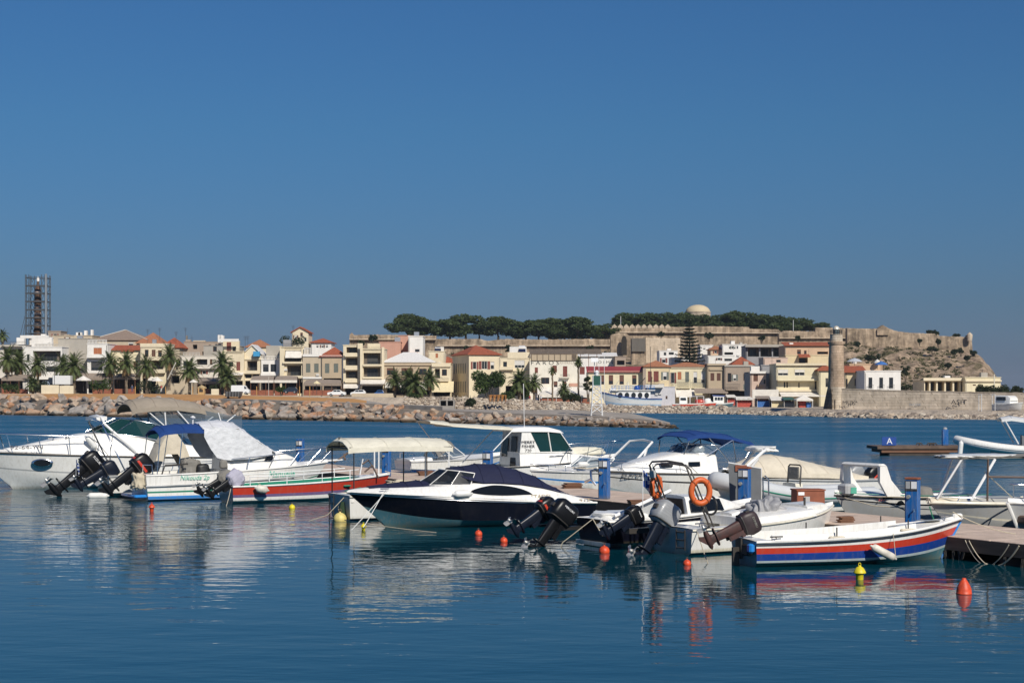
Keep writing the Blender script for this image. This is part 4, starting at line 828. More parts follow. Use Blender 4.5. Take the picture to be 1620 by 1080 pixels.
# waterfront
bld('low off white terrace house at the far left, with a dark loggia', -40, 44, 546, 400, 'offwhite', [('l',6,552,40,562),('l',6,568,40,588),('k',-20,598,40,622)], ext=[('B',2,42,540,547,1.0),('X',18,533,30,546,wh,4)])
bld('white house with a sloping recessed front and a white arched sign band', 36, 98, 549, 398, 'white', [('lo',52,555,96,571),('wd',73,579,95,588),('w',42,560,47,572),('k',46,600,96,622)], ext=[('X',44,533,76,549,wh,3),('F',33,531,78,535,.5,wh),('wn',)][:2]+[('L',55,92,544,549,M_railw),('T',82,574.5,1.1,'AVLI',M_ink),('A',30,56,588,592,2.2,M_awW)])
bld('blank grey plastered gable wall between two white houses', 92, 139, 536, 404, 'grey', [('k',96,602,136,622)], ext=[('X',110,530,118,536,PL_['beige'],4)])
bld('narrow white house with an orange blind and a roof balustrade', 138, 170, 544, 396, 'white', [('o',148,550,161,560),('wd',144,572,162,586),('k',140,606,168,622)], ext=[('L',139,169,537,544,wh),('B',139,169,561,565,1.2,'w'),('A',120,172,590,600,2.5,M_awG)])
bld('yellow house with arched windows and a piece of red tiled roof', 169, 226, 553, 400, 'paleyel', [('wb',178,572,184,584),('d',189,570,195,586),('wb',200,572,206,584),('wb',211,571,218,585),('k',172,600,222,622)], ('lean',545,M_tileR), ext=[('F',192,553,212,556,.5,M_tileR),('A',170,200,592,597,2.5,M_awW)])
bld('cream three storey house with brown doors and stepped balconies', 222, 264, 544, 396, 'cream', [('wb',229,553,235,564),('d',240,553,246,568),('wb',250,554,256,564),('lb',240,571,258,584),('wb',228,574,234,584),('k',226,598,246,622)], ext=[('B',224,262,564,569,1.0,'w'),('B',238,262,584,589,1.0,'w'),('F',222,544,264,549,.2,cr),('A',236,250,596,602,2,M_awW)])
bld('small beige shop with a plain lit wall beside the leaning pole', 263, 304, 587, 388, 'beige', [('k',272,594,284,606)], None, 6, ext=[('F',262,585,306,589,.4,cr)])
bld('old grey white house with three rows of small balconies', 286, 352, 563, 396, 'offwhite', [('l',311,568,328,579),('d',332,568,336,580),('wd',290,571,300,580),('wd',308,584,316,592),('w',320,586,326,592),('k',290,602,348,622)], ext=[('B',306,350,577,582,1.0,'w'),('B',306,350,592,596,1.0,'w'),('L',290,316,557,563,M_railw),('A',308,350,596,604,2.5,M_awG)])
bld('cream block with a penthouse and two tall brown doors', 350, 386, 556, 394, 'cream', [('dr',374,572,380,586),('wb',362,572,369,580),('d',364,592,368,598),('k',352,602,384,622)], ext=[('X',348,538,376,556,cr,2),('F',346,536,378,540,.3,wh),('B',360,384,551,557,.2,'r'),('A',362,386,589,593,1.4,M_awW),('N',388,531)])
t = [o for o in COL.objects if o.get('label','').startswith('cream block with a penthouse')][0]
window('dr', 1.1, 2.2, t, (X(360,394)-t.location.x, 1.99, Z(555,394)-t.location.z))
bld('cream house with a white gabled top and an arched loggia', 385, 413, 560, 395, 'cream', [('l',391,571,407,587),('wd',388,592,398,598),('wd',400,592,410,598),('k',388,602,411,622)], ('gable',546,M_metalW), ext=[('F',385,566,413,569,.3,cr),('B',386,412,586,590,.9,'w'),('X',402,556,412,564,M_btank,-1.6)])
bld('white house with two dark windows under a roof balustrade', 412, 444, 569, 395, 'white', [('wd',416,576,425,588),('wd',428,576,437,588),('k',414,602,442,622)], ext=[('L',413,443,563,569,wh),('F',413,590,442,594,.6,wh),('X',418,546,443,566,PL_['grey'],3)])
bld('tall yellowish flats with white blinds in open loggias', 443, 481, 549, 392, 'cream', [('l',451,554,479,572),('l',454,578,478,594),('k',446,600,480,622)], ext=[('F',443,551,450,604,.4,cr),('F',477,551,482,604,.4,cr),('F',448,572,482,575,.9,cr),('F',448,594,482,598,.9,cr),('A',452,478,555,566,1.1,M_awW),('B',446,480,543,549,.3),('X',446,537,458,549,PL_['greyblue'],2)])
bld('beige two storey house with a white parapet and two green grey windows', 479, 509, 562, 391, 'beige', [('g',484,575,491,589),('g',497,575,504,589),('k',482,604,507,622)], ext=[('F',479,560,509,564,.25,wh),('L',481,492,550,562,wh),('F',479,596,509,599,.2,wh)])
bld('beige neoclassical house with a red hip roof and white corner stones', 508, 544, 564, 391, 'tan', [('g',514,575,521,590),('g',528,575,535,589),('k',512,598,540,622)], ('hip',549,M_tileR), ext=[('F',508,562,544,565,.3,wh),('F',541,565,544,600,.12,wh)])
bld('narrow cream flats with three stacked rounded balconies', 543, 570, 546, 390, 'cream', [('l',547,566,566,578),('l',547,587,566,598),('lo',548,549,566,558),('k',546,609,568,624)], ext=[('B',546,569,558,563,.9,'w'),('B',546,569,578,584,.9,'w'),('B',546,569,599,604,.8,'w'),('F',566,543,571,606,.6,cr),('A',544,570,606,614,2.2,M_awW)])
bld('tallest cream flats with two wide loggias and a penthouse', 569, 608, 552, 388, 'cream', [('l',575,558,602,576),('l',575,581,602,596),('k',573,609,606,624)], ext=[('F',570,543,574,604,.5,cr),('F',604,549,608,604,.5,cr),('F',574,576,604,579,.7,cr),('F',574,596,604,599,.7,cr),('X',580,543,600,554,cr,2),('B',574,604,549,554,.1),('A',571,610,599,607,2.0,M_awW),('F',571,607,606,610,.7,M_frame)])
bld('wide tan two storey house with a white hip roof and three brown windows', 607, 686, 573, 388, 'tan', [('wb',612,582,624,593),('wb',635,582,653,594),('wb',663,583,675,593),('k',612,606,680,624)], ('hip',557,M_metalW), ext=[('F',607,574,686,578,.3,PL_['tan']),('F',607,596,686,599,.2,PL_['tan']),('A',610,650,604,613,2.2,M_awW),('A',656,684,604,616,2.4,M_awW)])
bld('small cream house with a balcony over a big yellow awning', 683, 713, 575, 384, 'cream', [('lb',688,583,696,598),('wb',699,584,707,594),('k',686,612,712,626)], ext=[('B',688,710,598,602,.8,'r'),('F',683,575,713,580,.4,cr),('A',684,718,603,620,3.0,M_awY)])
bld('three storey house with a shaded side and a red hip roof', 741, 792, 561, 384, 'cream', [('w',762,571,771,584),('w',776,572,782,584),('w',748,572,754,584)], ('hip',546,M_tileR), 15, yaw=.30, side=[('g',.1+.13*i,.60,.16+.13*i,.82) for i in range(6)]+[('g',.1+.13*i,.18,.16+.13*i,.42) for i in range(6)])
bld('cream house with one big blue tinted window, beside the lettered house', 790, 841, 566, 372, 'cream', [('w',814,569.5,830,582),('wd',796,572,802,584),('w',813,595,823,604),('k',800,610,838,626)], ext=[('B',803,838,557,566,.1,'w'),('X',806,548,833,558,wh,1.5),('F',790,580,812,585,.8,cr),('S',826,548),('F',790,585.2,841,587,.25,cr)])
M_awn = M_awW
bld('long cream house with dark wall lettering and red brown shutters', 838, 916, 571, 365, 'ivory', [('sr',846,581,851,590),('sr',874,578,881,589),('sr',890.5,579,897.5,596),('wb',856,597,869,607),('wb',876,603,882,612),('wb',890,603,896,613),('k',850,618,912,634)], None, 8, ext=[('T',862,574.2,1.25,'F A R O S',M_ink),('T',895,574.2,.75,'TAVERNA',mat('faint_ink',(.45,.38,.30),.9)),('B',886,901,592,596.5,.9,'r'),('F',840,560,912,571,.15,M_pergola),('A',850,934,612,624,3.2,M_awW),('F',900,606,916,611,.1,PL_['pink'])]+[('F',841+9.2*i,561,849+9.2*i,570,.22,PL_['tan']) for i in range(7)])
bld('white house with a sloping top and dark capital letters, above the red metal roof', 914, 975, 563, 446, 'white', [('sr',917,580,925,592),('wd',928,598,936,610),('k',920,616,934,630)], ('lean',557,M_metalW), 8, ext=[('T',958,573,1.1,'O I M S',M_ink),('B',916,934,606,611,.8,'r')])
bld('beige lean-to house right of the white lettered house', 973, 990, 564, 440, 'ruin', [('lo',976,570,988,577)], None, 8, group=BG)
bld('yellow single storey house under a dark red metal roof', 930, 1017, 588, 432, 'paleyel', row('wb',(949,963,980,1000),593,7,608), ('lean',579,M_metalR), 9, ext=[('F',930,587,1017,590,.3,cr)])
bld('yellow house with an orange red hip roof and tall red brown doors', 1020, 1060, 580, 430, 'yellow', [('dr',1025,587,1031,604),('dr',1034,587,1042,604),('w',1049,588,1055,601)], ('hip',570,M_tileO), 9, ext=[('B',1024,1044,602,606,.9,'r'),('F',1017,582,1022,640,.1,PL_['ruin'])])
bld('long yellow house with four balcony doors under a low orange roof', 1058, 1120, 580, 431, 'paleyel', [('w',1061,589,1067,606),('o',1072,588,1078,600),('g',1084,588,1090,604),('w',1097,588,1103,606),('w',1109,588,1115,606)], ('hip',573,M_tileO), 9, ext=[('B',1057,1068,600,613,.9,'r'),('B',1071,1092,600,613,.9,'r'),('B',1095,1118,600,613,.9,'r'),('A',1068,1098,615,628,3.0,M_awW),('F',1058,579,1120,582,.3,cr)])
bld('low lilac white harbour shed with one small window', 1026, 1068, 612, 425, 'lilac', [('wb',1053,626,1056,631)], None, 5, ext=[('F',1020,608,1049,613,2.0,M_awW)])
bld('tan classical house with a stepped cornice and two brown shuttered windows', 1119, 1148, 576, 429, 'tan', [('s',1124,590,1130,602),('s',1134,590,1140,602),('k',1124,622,1144,640)], ext=[('F',1119,575,1148,578,.4,PL_['tan']),('F',1122,583,1146,585.5,.3,PL_['tan']),('A',1098,1150,614,622,2.5,M_awG)])
bld('weathered grey tan house with dark wooden balcony and worn plaster', 1146, 1191, 578, 428, 'ruin', [('wb',1151,590,1157,604),('w',1160,592,1165,602),('wb',1176,591,1180,602),('k',1150,618,1180,640),('g',1176,608,1180,616)], ext=[('B',1148,1170,607,616,1.1,'r'),('F',1146,577,1191,580,.25,PL_['grey'])])
bld('small pink house with one brown shutter under a white upper storey', 1187, 1212, 589, 352, 'palepink', [('s',1192,592,1199,603),('wd',1208,600,1211,607)], ext=[('X',1189,579,1203,589,wh,1),('F',1186,587,1212,590.5,.5,wh),('F',1198,608,1207,611,.8,PL_['peach'])])
bld('gable end coloured dark as the shaded side of the cream flats', 1204, 1229, 578, 356, 'greyblue', [], None, 9)  # dark wall colour carries the shade on the left side of the flats
bld('yellow cream flats with white blinds and a long balcony by the lighthouse', 1228, 1306, 576, 345, 'paleyel', [('v',1230.5,584,1247,594),('v',1257,584,1273,594),('s',1292,586,1299,599),('wd',1240,604,1242.5,613),('wd',1244,604,1246.5,613),('wd',1263,605,1265,613),('wd',1289,603,1293,616)], ext=[('B',1228.5,1305,594,601,1.5,'w'),('F',1227,574.5,1307,578,.5,cr),('F',1228,616,1306,619,.6,cr),('F',1230.8,584.2,1246.7,590,.1,M_awW),('F',1257.3,584.2,1272.7,589,.1,M_awW),('A',1232,1306,619,627,3.0,M_awW)])
bld('narrow house with a red roof tucked against the lighthouse', 1296, 1322, 586, 342, 'paleyel', [('wd',1306,598,1310,612)], ('hip',577,M_tileR), 7)
bld('yellow house with a red tiled roof right of the lighthouse', 1337, 1369, 588, 320, 'yellow', [('wb',1337.5,599,1341,611),('wb',1352,599,1357.5,610)], ('lean',578,M_tileR), 8)
bld('bright white cube house with three balcony windows above the sea wall', 1368, 1425, 587, 312, 'white', [('wd',1374,597,1380,614),('wd',1391,597,1397,614),('wd',1406.5,597,1413,614)], ext=[('B',1372.5,1381.5,608,616,.5),('B',1389.5,1398.5,608,616,.5),('B',1405,1414.5,608,616,.5)])
bld('long low customs house with a columned portico and a cream wing', 1462, 1528, 602, 320, 'cream', [('lo',1463.5,603.5,1470,621),('lo',1472,603.5,1481,621),('lo',1483.5,603.5,1494,621),('lo',1496.5,603.5,1507,621),('lo',1509.5,603.5,1518,621),('lo',1520,603.5,1526.5,621)], ext=[('F',1460,597.5,1530,602,.6,cr)], group=None)
bld('cream flat roofed wing at the right end above the sea wall', 1527, 1583, 597.5, 318, 'paleyel', [('wb',1539,608,1544,610)], ext=[('F',1527,601,1584,603.5,.35,cr)])

# ---- lighthouse
def lighthouse():
    Y = 284; px = 1323; t = thing('lighthouse', 'old tan stone lighthouse with a glazed lantern at the end of the sea wall', 'lighthouse', (X(px,Y), Y, Z(648,Y))); z0 = t.location.z
    q = lambda y: Z(y, Y)-z0; s = Y/F; n = 28
    m_t = masonry('lighthouse_stone', (.60,.45,.325), (.50,.37,.26), (.34,.255,.18), .8, .4, .35); m_b = masonry('lighthouse_pale_base', (.62,.53,.42), (.53,.45,.345), (.33,.27,.21), .9, .4, .25)
    MB().lathe([(14.0*s,0),(13.8*s,q(625)),(13.6*s,q(612))], n).build('base', m_b, t, smooth=30)
    MB().lathe([(12.9*s,q(612)),(11.2*s,q(545))], n).build('shaft', m_t, t, smooth=30)
    MB().lathe([(12.3*s,q(545)),(13.4*s,q(543)),(13.4*s,q(540.5)),(10.2*s,q(540))], n).build('gallery', m_t, t, smooth=30)
    MB().lathe([(10.0*s,q(540)),(9.7*s,q(530)),(10.2*s,q(529.8)),(10.2*s,q(528.8)),(7*s,q(528.5))], n).build('upper_drum', m_b, t, smooth=30)
    rg = MB()
    for i in range(16): a = i*PI/8; rg.tube([(9.3*s*math.cos(a),9.3*s*math.sin(a),q(528.8)),(9.3*s*math.cos(a),9.3*s*math.sin(a),q(522.5))], .045, 4)
    for yy in (522.5, 525.5): rg.tube([(9.3*s*math.cos(i*PI/12),9.3*s*math.sin(i*PI/12),q(yy)) for i in range(24)], .045, 4, True)
    rg.build('railing', M_rail, t)
    MB().lathe([(4.6*s,q(529)),(4.6*s,q(521.2))], 12).build('lantern_glass', mat('lantern_glass', (.10,.14,.15), .1), t)
    fr = MB()
    for i in range(8): a = i*PI/4+.2; fr.tube([(4.75*s*math.cos(a),4.75*s*math.sin(a),q(529)),(4.75*s*math.cos(a),4.75*s*math.sin(a),q(521))], .06, 4)
    fr.build('lantern_frame', M_rail, t)
    MB().lathe([(5.4*s,q(521.2)),(5.2*s,q(519)),(3.8*s,q(516.6)),(1.4*s,q(515.6)),(.02,q(515.2))], 16).build('lantern_cap', mat('lantern_cap_metal', (.68,.62,.50), .35, .3), t, smooth=40)
    # rough buttressed foot on the left
    MB().loft([[(-17.5*s,-1.6,0),(-12*s,-3.2,0),(-12*s,2,0),(-17.5*s,2,0)],[(-14.2*s,-1.0,q(622)),(-11*s,-2.2,q(622)),(-11*s,1,q(622)),(-14.2*s,1,q(622))],[(-12.6*s,-.4,q(611)),(-11*s,-.8,q(611)),(-11*s,.4,q(611)),(-12.6*s,.4,q(611))]], True, True, True).build('buttress', masonry('buttress_stone', (.26,.20,.15), (.20,.15,.11), (.12,.09,.07), .8, .5, .4), t)
    MB().box(-4.5*s,-14.6*s-.1,0,4.5*s,-13.2*s,1.9).build('door_step', m_b, t)
lighthouse()
# ---- scaffolded minaret
def minaret():
    Y = 440; px = 55; t = thing('minaret', 'brown stone minaret with ring balconies inside the scaffolding', 'minaret', (X(px,Y), Y+3, Z(560,Y))); z0 = t.location.z; s = Y/F
    q = lambda y: Z(y, Y)-z0
    MB().lathe([(7*s,0),(7*s,q(521)),(6*s,q(518)),(5.2*s,q(505)),(7.0*s,q(503)),(7.0*s,q(500)),(5.4*s,q(499.5)),(5.3*s,q(479)),(7.6*s,q(477)),(7.8*s,q(474.5)),(5.2*s,q(474)),(4.9*s,q(460)),(5.4*s,q(459)),(3.4*s,q(451)),(2.0*s,q(448)),(2.0*s,q(444)),(.4*s,q(443))], 14).build('shaft', masonry('minaret_stone', (.24,.155,.11), (.17,.105,.075), (.11,.07,.05), .6, .4, .6), t, smooth=30)
    MB().lathe([(1.9*s,q(444.2)),(2.4*s,q(441)),(1.6*s,q(437.5)),(.1,q(436))], 10).build('finial', wh, t, smooth=40)
    for yy in (512, 497, 486, 462): MB().lathe([(5.6*s,q(yy)),(6.0*s,q(yy-2)),(5.0*s,q(yy-3.5))], 12).build('stone_ring', PL_['palepink'], t)
    t2 = thing('scaffolding', 'grey tube scaffolding tower wrapped round the brown minaret', 'scaffolding', (X(px,Y), Y+3, Z(560,Y))); mb = MB(); R_ = lambda a, b, r=.09: mb.tube([a, b], r, 4)
    W_ = 15.5*s
    for sx in (-1, 1):
        for sy in (-1, 1):
            for ox, oy in ((0,0), (5.5*s,0), (0,5.5*s)): R_((sx*(W_-ox), sy*(W_-oy), 0), (sx*(W_-ox), sy*(W_-oy), q(434)), .11)
    for k, yy in enumerate([438.5, 451, 463, 476, 489, 502, 514, 527]):
        z = q(yy)
        for sy in (-1, 1):
            R_((-W_, sy*W_, z), (W_, sy*W_, z), .12); R_((sy*W_, -W_, z), (sy*W_, W_, z), .12)
            if k < 7:
                z2 = q(yy+12.5)
                for sx in (-1, 1): R_((sx*W_, sy*W_, z), (sx*(W_-5.5*s), sy*W_, z2), .06); R_((sx*(W_-5.5*s), sy*W_, z), (sx*W_, sy*W_, (z+z2)/2), .06)
    for sx in (-1,): R_((sx*(W_+9*s), -W_, q(535)), (sx*W_, -W_, q(497)), .08); R_((sx*(W_+4*s), -W_, q(535)), (sx*W_, -W_, q(508)), .08)
    mb.build('tubes', mat('scaffold_steel', (.085,.11,.135), .6, .1, var=.2), t2)
    d = MB()
    for yy in (451.5, 463.5, 476.5, 489.5, 502.5, 514.5):
        d.box(-W_, -W_+.1, q(yy)-.15, W_, -W_+1.0, q(yy)-.05)
    d.build('planks', mat('scaffold_planks', (.33,.31,.28), .9), t2)
    m = MB(); m.box(W_+.1,-W_-.3,0,W_+.55,-W_+.2,q(433)); m.build('hoist_mast', mat('hoist_grey', (.22,.25,.28), .6), t2)
minaret()
bld('white rooftop house in front of the scaffolded minaret', 46, 74, 533, 408, 'white', [('wd',62,537,70,546),('wd',50,538,54,548)], None, 6, group=BG, ext=[('F',33,530.5,76,534.5,.6,wh)])
# long reed pergola over the lettered house
def pergola():
    Y = 372; t = thing('pergola', 'long dark reed pergola on the roof behind the wall lettering', 'pergola', (X(895,Y), Y, Z(571,Y))); z0 = t.location.z; ox = t.location.x
    mb = MB(); mb.sheet([[(X(px,Y)-ox, dy, Z(y,Y)-z0+mnoise.noise(Vector((px*.3,dy,0)))*.12) for px in range(838,957,6)] for dy, y in ((-1,559),(2,556),(5,551))], .2); mb.build('reed_roof', M_pergola, t)
    p = MB()
    for px in range(840, 956, 13): p.box(X(px,Y)-ox-.06,-.8,-2,X(px,Y)-ox+.06,-.68,Z(559,Y)-z0)
    p.build('posts', M_brown, t)
pergola()
for k, (px, y, Y, w, lab) in enumerate(((1394,571,338,22,'blue and white roof parasol behind the white cube house'),(1352,566,340,26,'grey roof canopy beside the lighthouse shaft'),(1388,568,344,12,'small white roof parasol on the peach terrace house'))):
    t = thing('roof_parasol', lab, 'parasol', (X(px,Y), Y, Z(y+12,Y))); s = Y/F
    MB().lathe([(w*.5*s,Z(y+6,Y)-t.location.z),(w*.3*s,Z(y+2.5,Y)-t.location.z),(.03,Z(y,Y)-t.location.z)], 10).build('canopy', (M_awB, mat('grey_cloth',(.42,.44,.48),.9), M_awW)[k], t)
    MB().tube([(0,0,-.5),(0,0,Z(y,Y)-t.location.z)], .05, 5).build('pole', M_rail, t)
# ------------------------------------------------------------------ along the waterfront: cars, terraces, stalls, beacon
M_carw = mat('white_car_paint', (.72,.72,.70), .25, coat=.5, var=.04); M_carb = mat('blue_car_paint', (.02,.09,.28), .25, coat=.5); M_card = mat('dark_car_paint', (.02,.025,.035), .25, coat=.5)
M_tyre = mat('tyre_rubber', (.015,.015,.015), .8); M_rim = mat('wheel_rim', (.4,.4,.4), .35, .6)
def car(label, cat, px, y, Y, wpx, paint, prof, glassp, group=None, hgt=1.45, wid=1.7, name='parked_car', flip=False):
    t = thing(name, label, cat, (X(px,Y), Y, Z(y,Y)), PI if flip else 0, group); L = wpx/F*Y; k = lambda pts: [(u*L-L/2, v*hgt) for u, v in pts]
    def shell(pts, w0, w1, i): # body with tumblehome towards the roof
        pr = k(pts); mb = MB()
        for a, b in ((-1,1),): mb.loft([[(x, s*(wid/2)*(1-.22*max(0,(z-hgt*.55))/(hgt*.45))*i, z) for x, z in pr] for s in (-1, -.86, .86, 1)], True, True, True)
        return mb
    shell(prof, 1, 1, 1).build('body', paint, t, smooth=40)
    for g in glassp:
        for s in (-1, 1):
            pr = k(g); mb = MB(); f = lambda z: s*((wid/2)*(1-.22*max(0,(z-hgt*.55))/(hgt*.45))+.012)
            mb.add([(x, f(z), z) for x, z in pr], [tuple(range(len(pr)))]); mb.build('side_window', M_wglass, t)
    for u in (.19, .80):
        for s in (-1, 1):
            MB().lathe([(.01,-.1),(.30,-.1),(.32,-.05),(.32,.08),(.18,.1),(.18,.07),(.01,.07)], 14, (0,0,0), 'y').build('wheel', M_tyre, t, loc=(u*L-L/2, s*(wid/2-.06), .31))
            MB().lathe([(.01,-.02),(.19,-.02),(.16,.02),(.01,.03)], 12, (0,0,0), 'y').build('rim', M_rim, t, loc=(u*L-L/2, s*(wid/2+.03), .31))
    h = MB(); 
    for s in (-1, 1): h.box(-L/2-.02, s*wid*.36-.18, .55, -L/2+.12, s*wid*.36+.18, .72)
    h.build('lights', M_frame, t); return t
SEDAN = [(0,.22),(.0,.52),(.03,.60),(.24,.68),(.36,.97),(.44,1.0),(.66,1.0),(.80,.72),(.98,.66),(1.0,.50),(1.0,.22)]; SEDG = [[(.29,.70),(.37,.93),(.50,.95),(.50,.70)],[(.52,.70),(.52,.95),(.65,.94),(.74,.71)]]
HATCH = [(0,.22),(.0,.50),(.04,.60),(.20,.68),(.34,.97),(.44,1.0),(.84,.98),(.97,.70),(1.0,.50),(1.0,.22)]; HATG = [[(.26,.70),(.36,.93),(.52,.95),(.52,.70)],[(.54,.70),(.54,.95),(.80,.93),(.88,.71)]]
VAN = [(0,.18),(0,.96),(.04,1.0),(.70,1.0),(.78,.94),(.88,.60),(.98,.52),(1.0,.40),(1.0,.18)]; VANG = [[(.72,.62),(.72,.90),(.77,.88),(.855,.62)]]
car('white saloon car parked below the beige neoclassical house', 'car', 533, 626.5, 366, 29, M_carw, SEDAN, SEDG)
car('white hatchback parked below the tallest cream flats', 'car', 567, 626.5, 366, 24, M_carw, HATCH, HATG)
car('small blue car parked beside the dark shop front', 'car', 600, 627, 362, 15, M_carb, HATCH, HATG)
car('dark blue car parked in front of the cafe terraces', 'car', 460, 622, 374, 22, M_card, HATCH, HATG)
car('white delivery van parked by the second tall palm', 'van', 381, 624, 366, 29, M_carw, VAN, VANG, None, 2.1, 1.85, 'delivery_van')
car('small pale blue pickup cab beside the white box truck', 'car', 71, 615, 374, 13, mat('pale_blue_car_paint', (.35,.42,.50), .3, coat=.4), HATCH, HATG, None, 1.8)
def truck():
    Y = 376; t = thing('box_truck', 'white box truck parked behind the low cream wall', 'truck', (X(97,Y), Y, Z(616,Y))); s = Y/F; z = lambda y: Z(y,Y)-t.location.z
    MB().bev(-12*s,-1,z(608),16*s,1.1,z(594),.06).build('box', M_carw, t); MB().box(-20*s,-.9,z(609),16*s,.9,z(608.05)).build('chassis', M_tyre, t)
    MB().bev(-19*s,-1,z(608),-12.4*s,1,z(597),.15).build('cab', M_card, t)
    for u in (-16, 10):
        for sy in (-1, 1): MB().lathe([(.01,-.12),(.42,-.12),(.42,.12),(.01,.12)], 14, (0,0,0), 'y').build('wheel', M_tyre, t, loc=(u*s, sy*.85, .42))
truck()
def lowwall(label, x0, x1, y0, y1, Y, m=None, cat='low wall', name='low_wall'):
    t = thing(name, label, cat, (X((x0+x1)/2,Y), Y, Z(y1,Y))); hw = (x1-x0)/2/F*Y; h = (y1-y0)/F*Y
    MB().bev(-hw,0,-.6,hw,.35,h,.04).build('wall', m or PL_['cream'], t); return t
lowwall('low cream planter wall below the white box truck, left half', 65, 93, 609, 619, 366); lowwall('low cream planter wall below the white box truck, right half', 94, 116, 610, 620, 366)
lowwall('low tan wall between the blue car and the palms', 556, 622, 622, 630, 358, PL_['beige'])
lowwall('cream planter block beside the straw kiosk', 334, 346, 615, 622, 366)
def parasol(label, px, y0, ys, y1, w, Y, m, cat='parasol'):
    t = thing('parasol', label, cat, (X(px,Y), Y, Z(y1,Y))); s = Y/F; z = lambda y: Z(y,Y)-t.location.z; mb = MB()
    mb.lathe([(w/2*s,z(ys+1)),(w/2*s,z(ys)),(w*.26*s,z(lerp(y0,ys,.5))),(.04,z(y0))], 8); mb.build('canopy', m, t); MB().tube([(0,0,-.3),(0,0,z(y0))], .045, 6).build('pole', M_rail, t)
parasol('square white parasol beside the green shop front', 132, 594, 601, 617, 25, 372, M_awW); parasol('small white parasol by the cream house doorway', 249, 596, 602, 620, 18, 372, M_awW)
parasol('cream parasol left of the cafe terraces', 306, 600, 604, 618, 14, 374, M_awW); parasol('beige folded parasol in front of the neoclassical house', 501, 602, 606, 622, 12, 376, M_awY)
def terrace(label, x0, x1, yr, ye, yb, Y, m, edge, name='cafe_terrace', dep=5):
    t = thing(name, label, 'terrace', (X((x0+x1)/2,Y), Y, Z(yb,Y))); hw = (x1-x0)/2/F*Y; z = lambda y: Z(y,Y)-t.location.z
    mb = MB(); mb.sheet([[(-hw,0,z(ye)),(-hw*.3,0,z(ye)),(hw*.3,0,z(ye)),(hw,0,z(ye))],[(-hw*.9,dep*.5,lerp(z(ye),z(yr),.9)),(-hw*.3,dep*.5,z(yr)),(hw*.3,dep*.5,z(yr)),(hw*.9,dep*.5,lerp(z(ye),z(yr),.9))],[(-hw,dep,z(ye)),(-hw*.3,dep,z(ye)),(hw*.3,dep,z(ye)),(hw,dep,z(ye))]], .06); mb.build('canopy', m, t)
    vb = MB(); vb.box(-hw,-.06,z(ye)-.62,hw,-.01,z(ye)-.02); vb.build('valance', edge, t)
    pb = MB(); n = max(2, int(2*hw/1.8))
    for i in range(n+1):
        for dy in (.1, dep-.1): xx = lerp(-hw+.08, hw-.08, i/n); pb.box(xx-.05,dy-.05,-.5,xx+.05,dy+.05,z(ye))
    pb.build('posts', M_wood if m != M_awW else M_frame, t)
    fb = MB(); r = random.Random(int(x0)); 
    for i in range(int(2*hw/1.3)):
        xx = -hw+.7+i*1.3; yy = r.uniform(.8, dep-1); fb.box(xx-.35,yy-.35,.68,xx+.35,yy+.35,.73); fb.box(xx-.04,yy-.04,-.5,xx+.04,yy+.04,.68)
        for sx in (-1, 1): fb.box(xx+sx*.55-.2,yy-.2,.40,xx+sx*.55+.2,yy+.2,.45); fb.box(xx+sx*.73-.03,yy-.2,.45,xx+sx*.73+.03,yy+.2,.9); fb.box(xx+sx*.55-.18,yy-.18,-.5,xx+sx*.55-.13,yy-.13,.4); fb.box(xx+sx*.55+.13,yy+.13,-.5,xx+sx*.55+.18,yy+.18,.4)
    fb.build('tables_and_chairs', M_wood if r.random() < .6 else M_card, t)
    lw = MB(); lw.box(-hw,.15,-.5,hw,.25,.75); lw.build('front_screen', M_redwood, t)
terrace('cafe terrace with a white valance, left of a matching pair', 396, 433, 594, 601, 622, 380, M_awG, M_awW); terrace('cafe terrace with a white valance, right of a matching pair', 434, 470, 594, 601, 622, 380, M_awG, M_awW)
terrace('dark canopied terrace behind the palm before the cream house', 180, 214, 590, 596, 620, 382, M_awG, M_awG); terrace('terrace with a low brown canopy behind the straw kiosk', 312, 350, 597, 603, 620, 382, M_awG, M_awG)
terrace('dark canopied terrace in front of the low white terrace house', 2, 44, 592, 598, 620, 384, M_awG, M_awG); terrace('terrace behind the white hatchback with a beige canopy', 480, 540, 600, 606, 622, 382, M_awG, M_awG)
terrace('tavern terrace under the long white awning', 853, 934, 618, 624, 636, 352, M_awW, M_awW, dep=6); terrace('brown canopied terrace right of the white parasol', 146, 178, 590, 597, 620, 384, M_awG, M_awG)
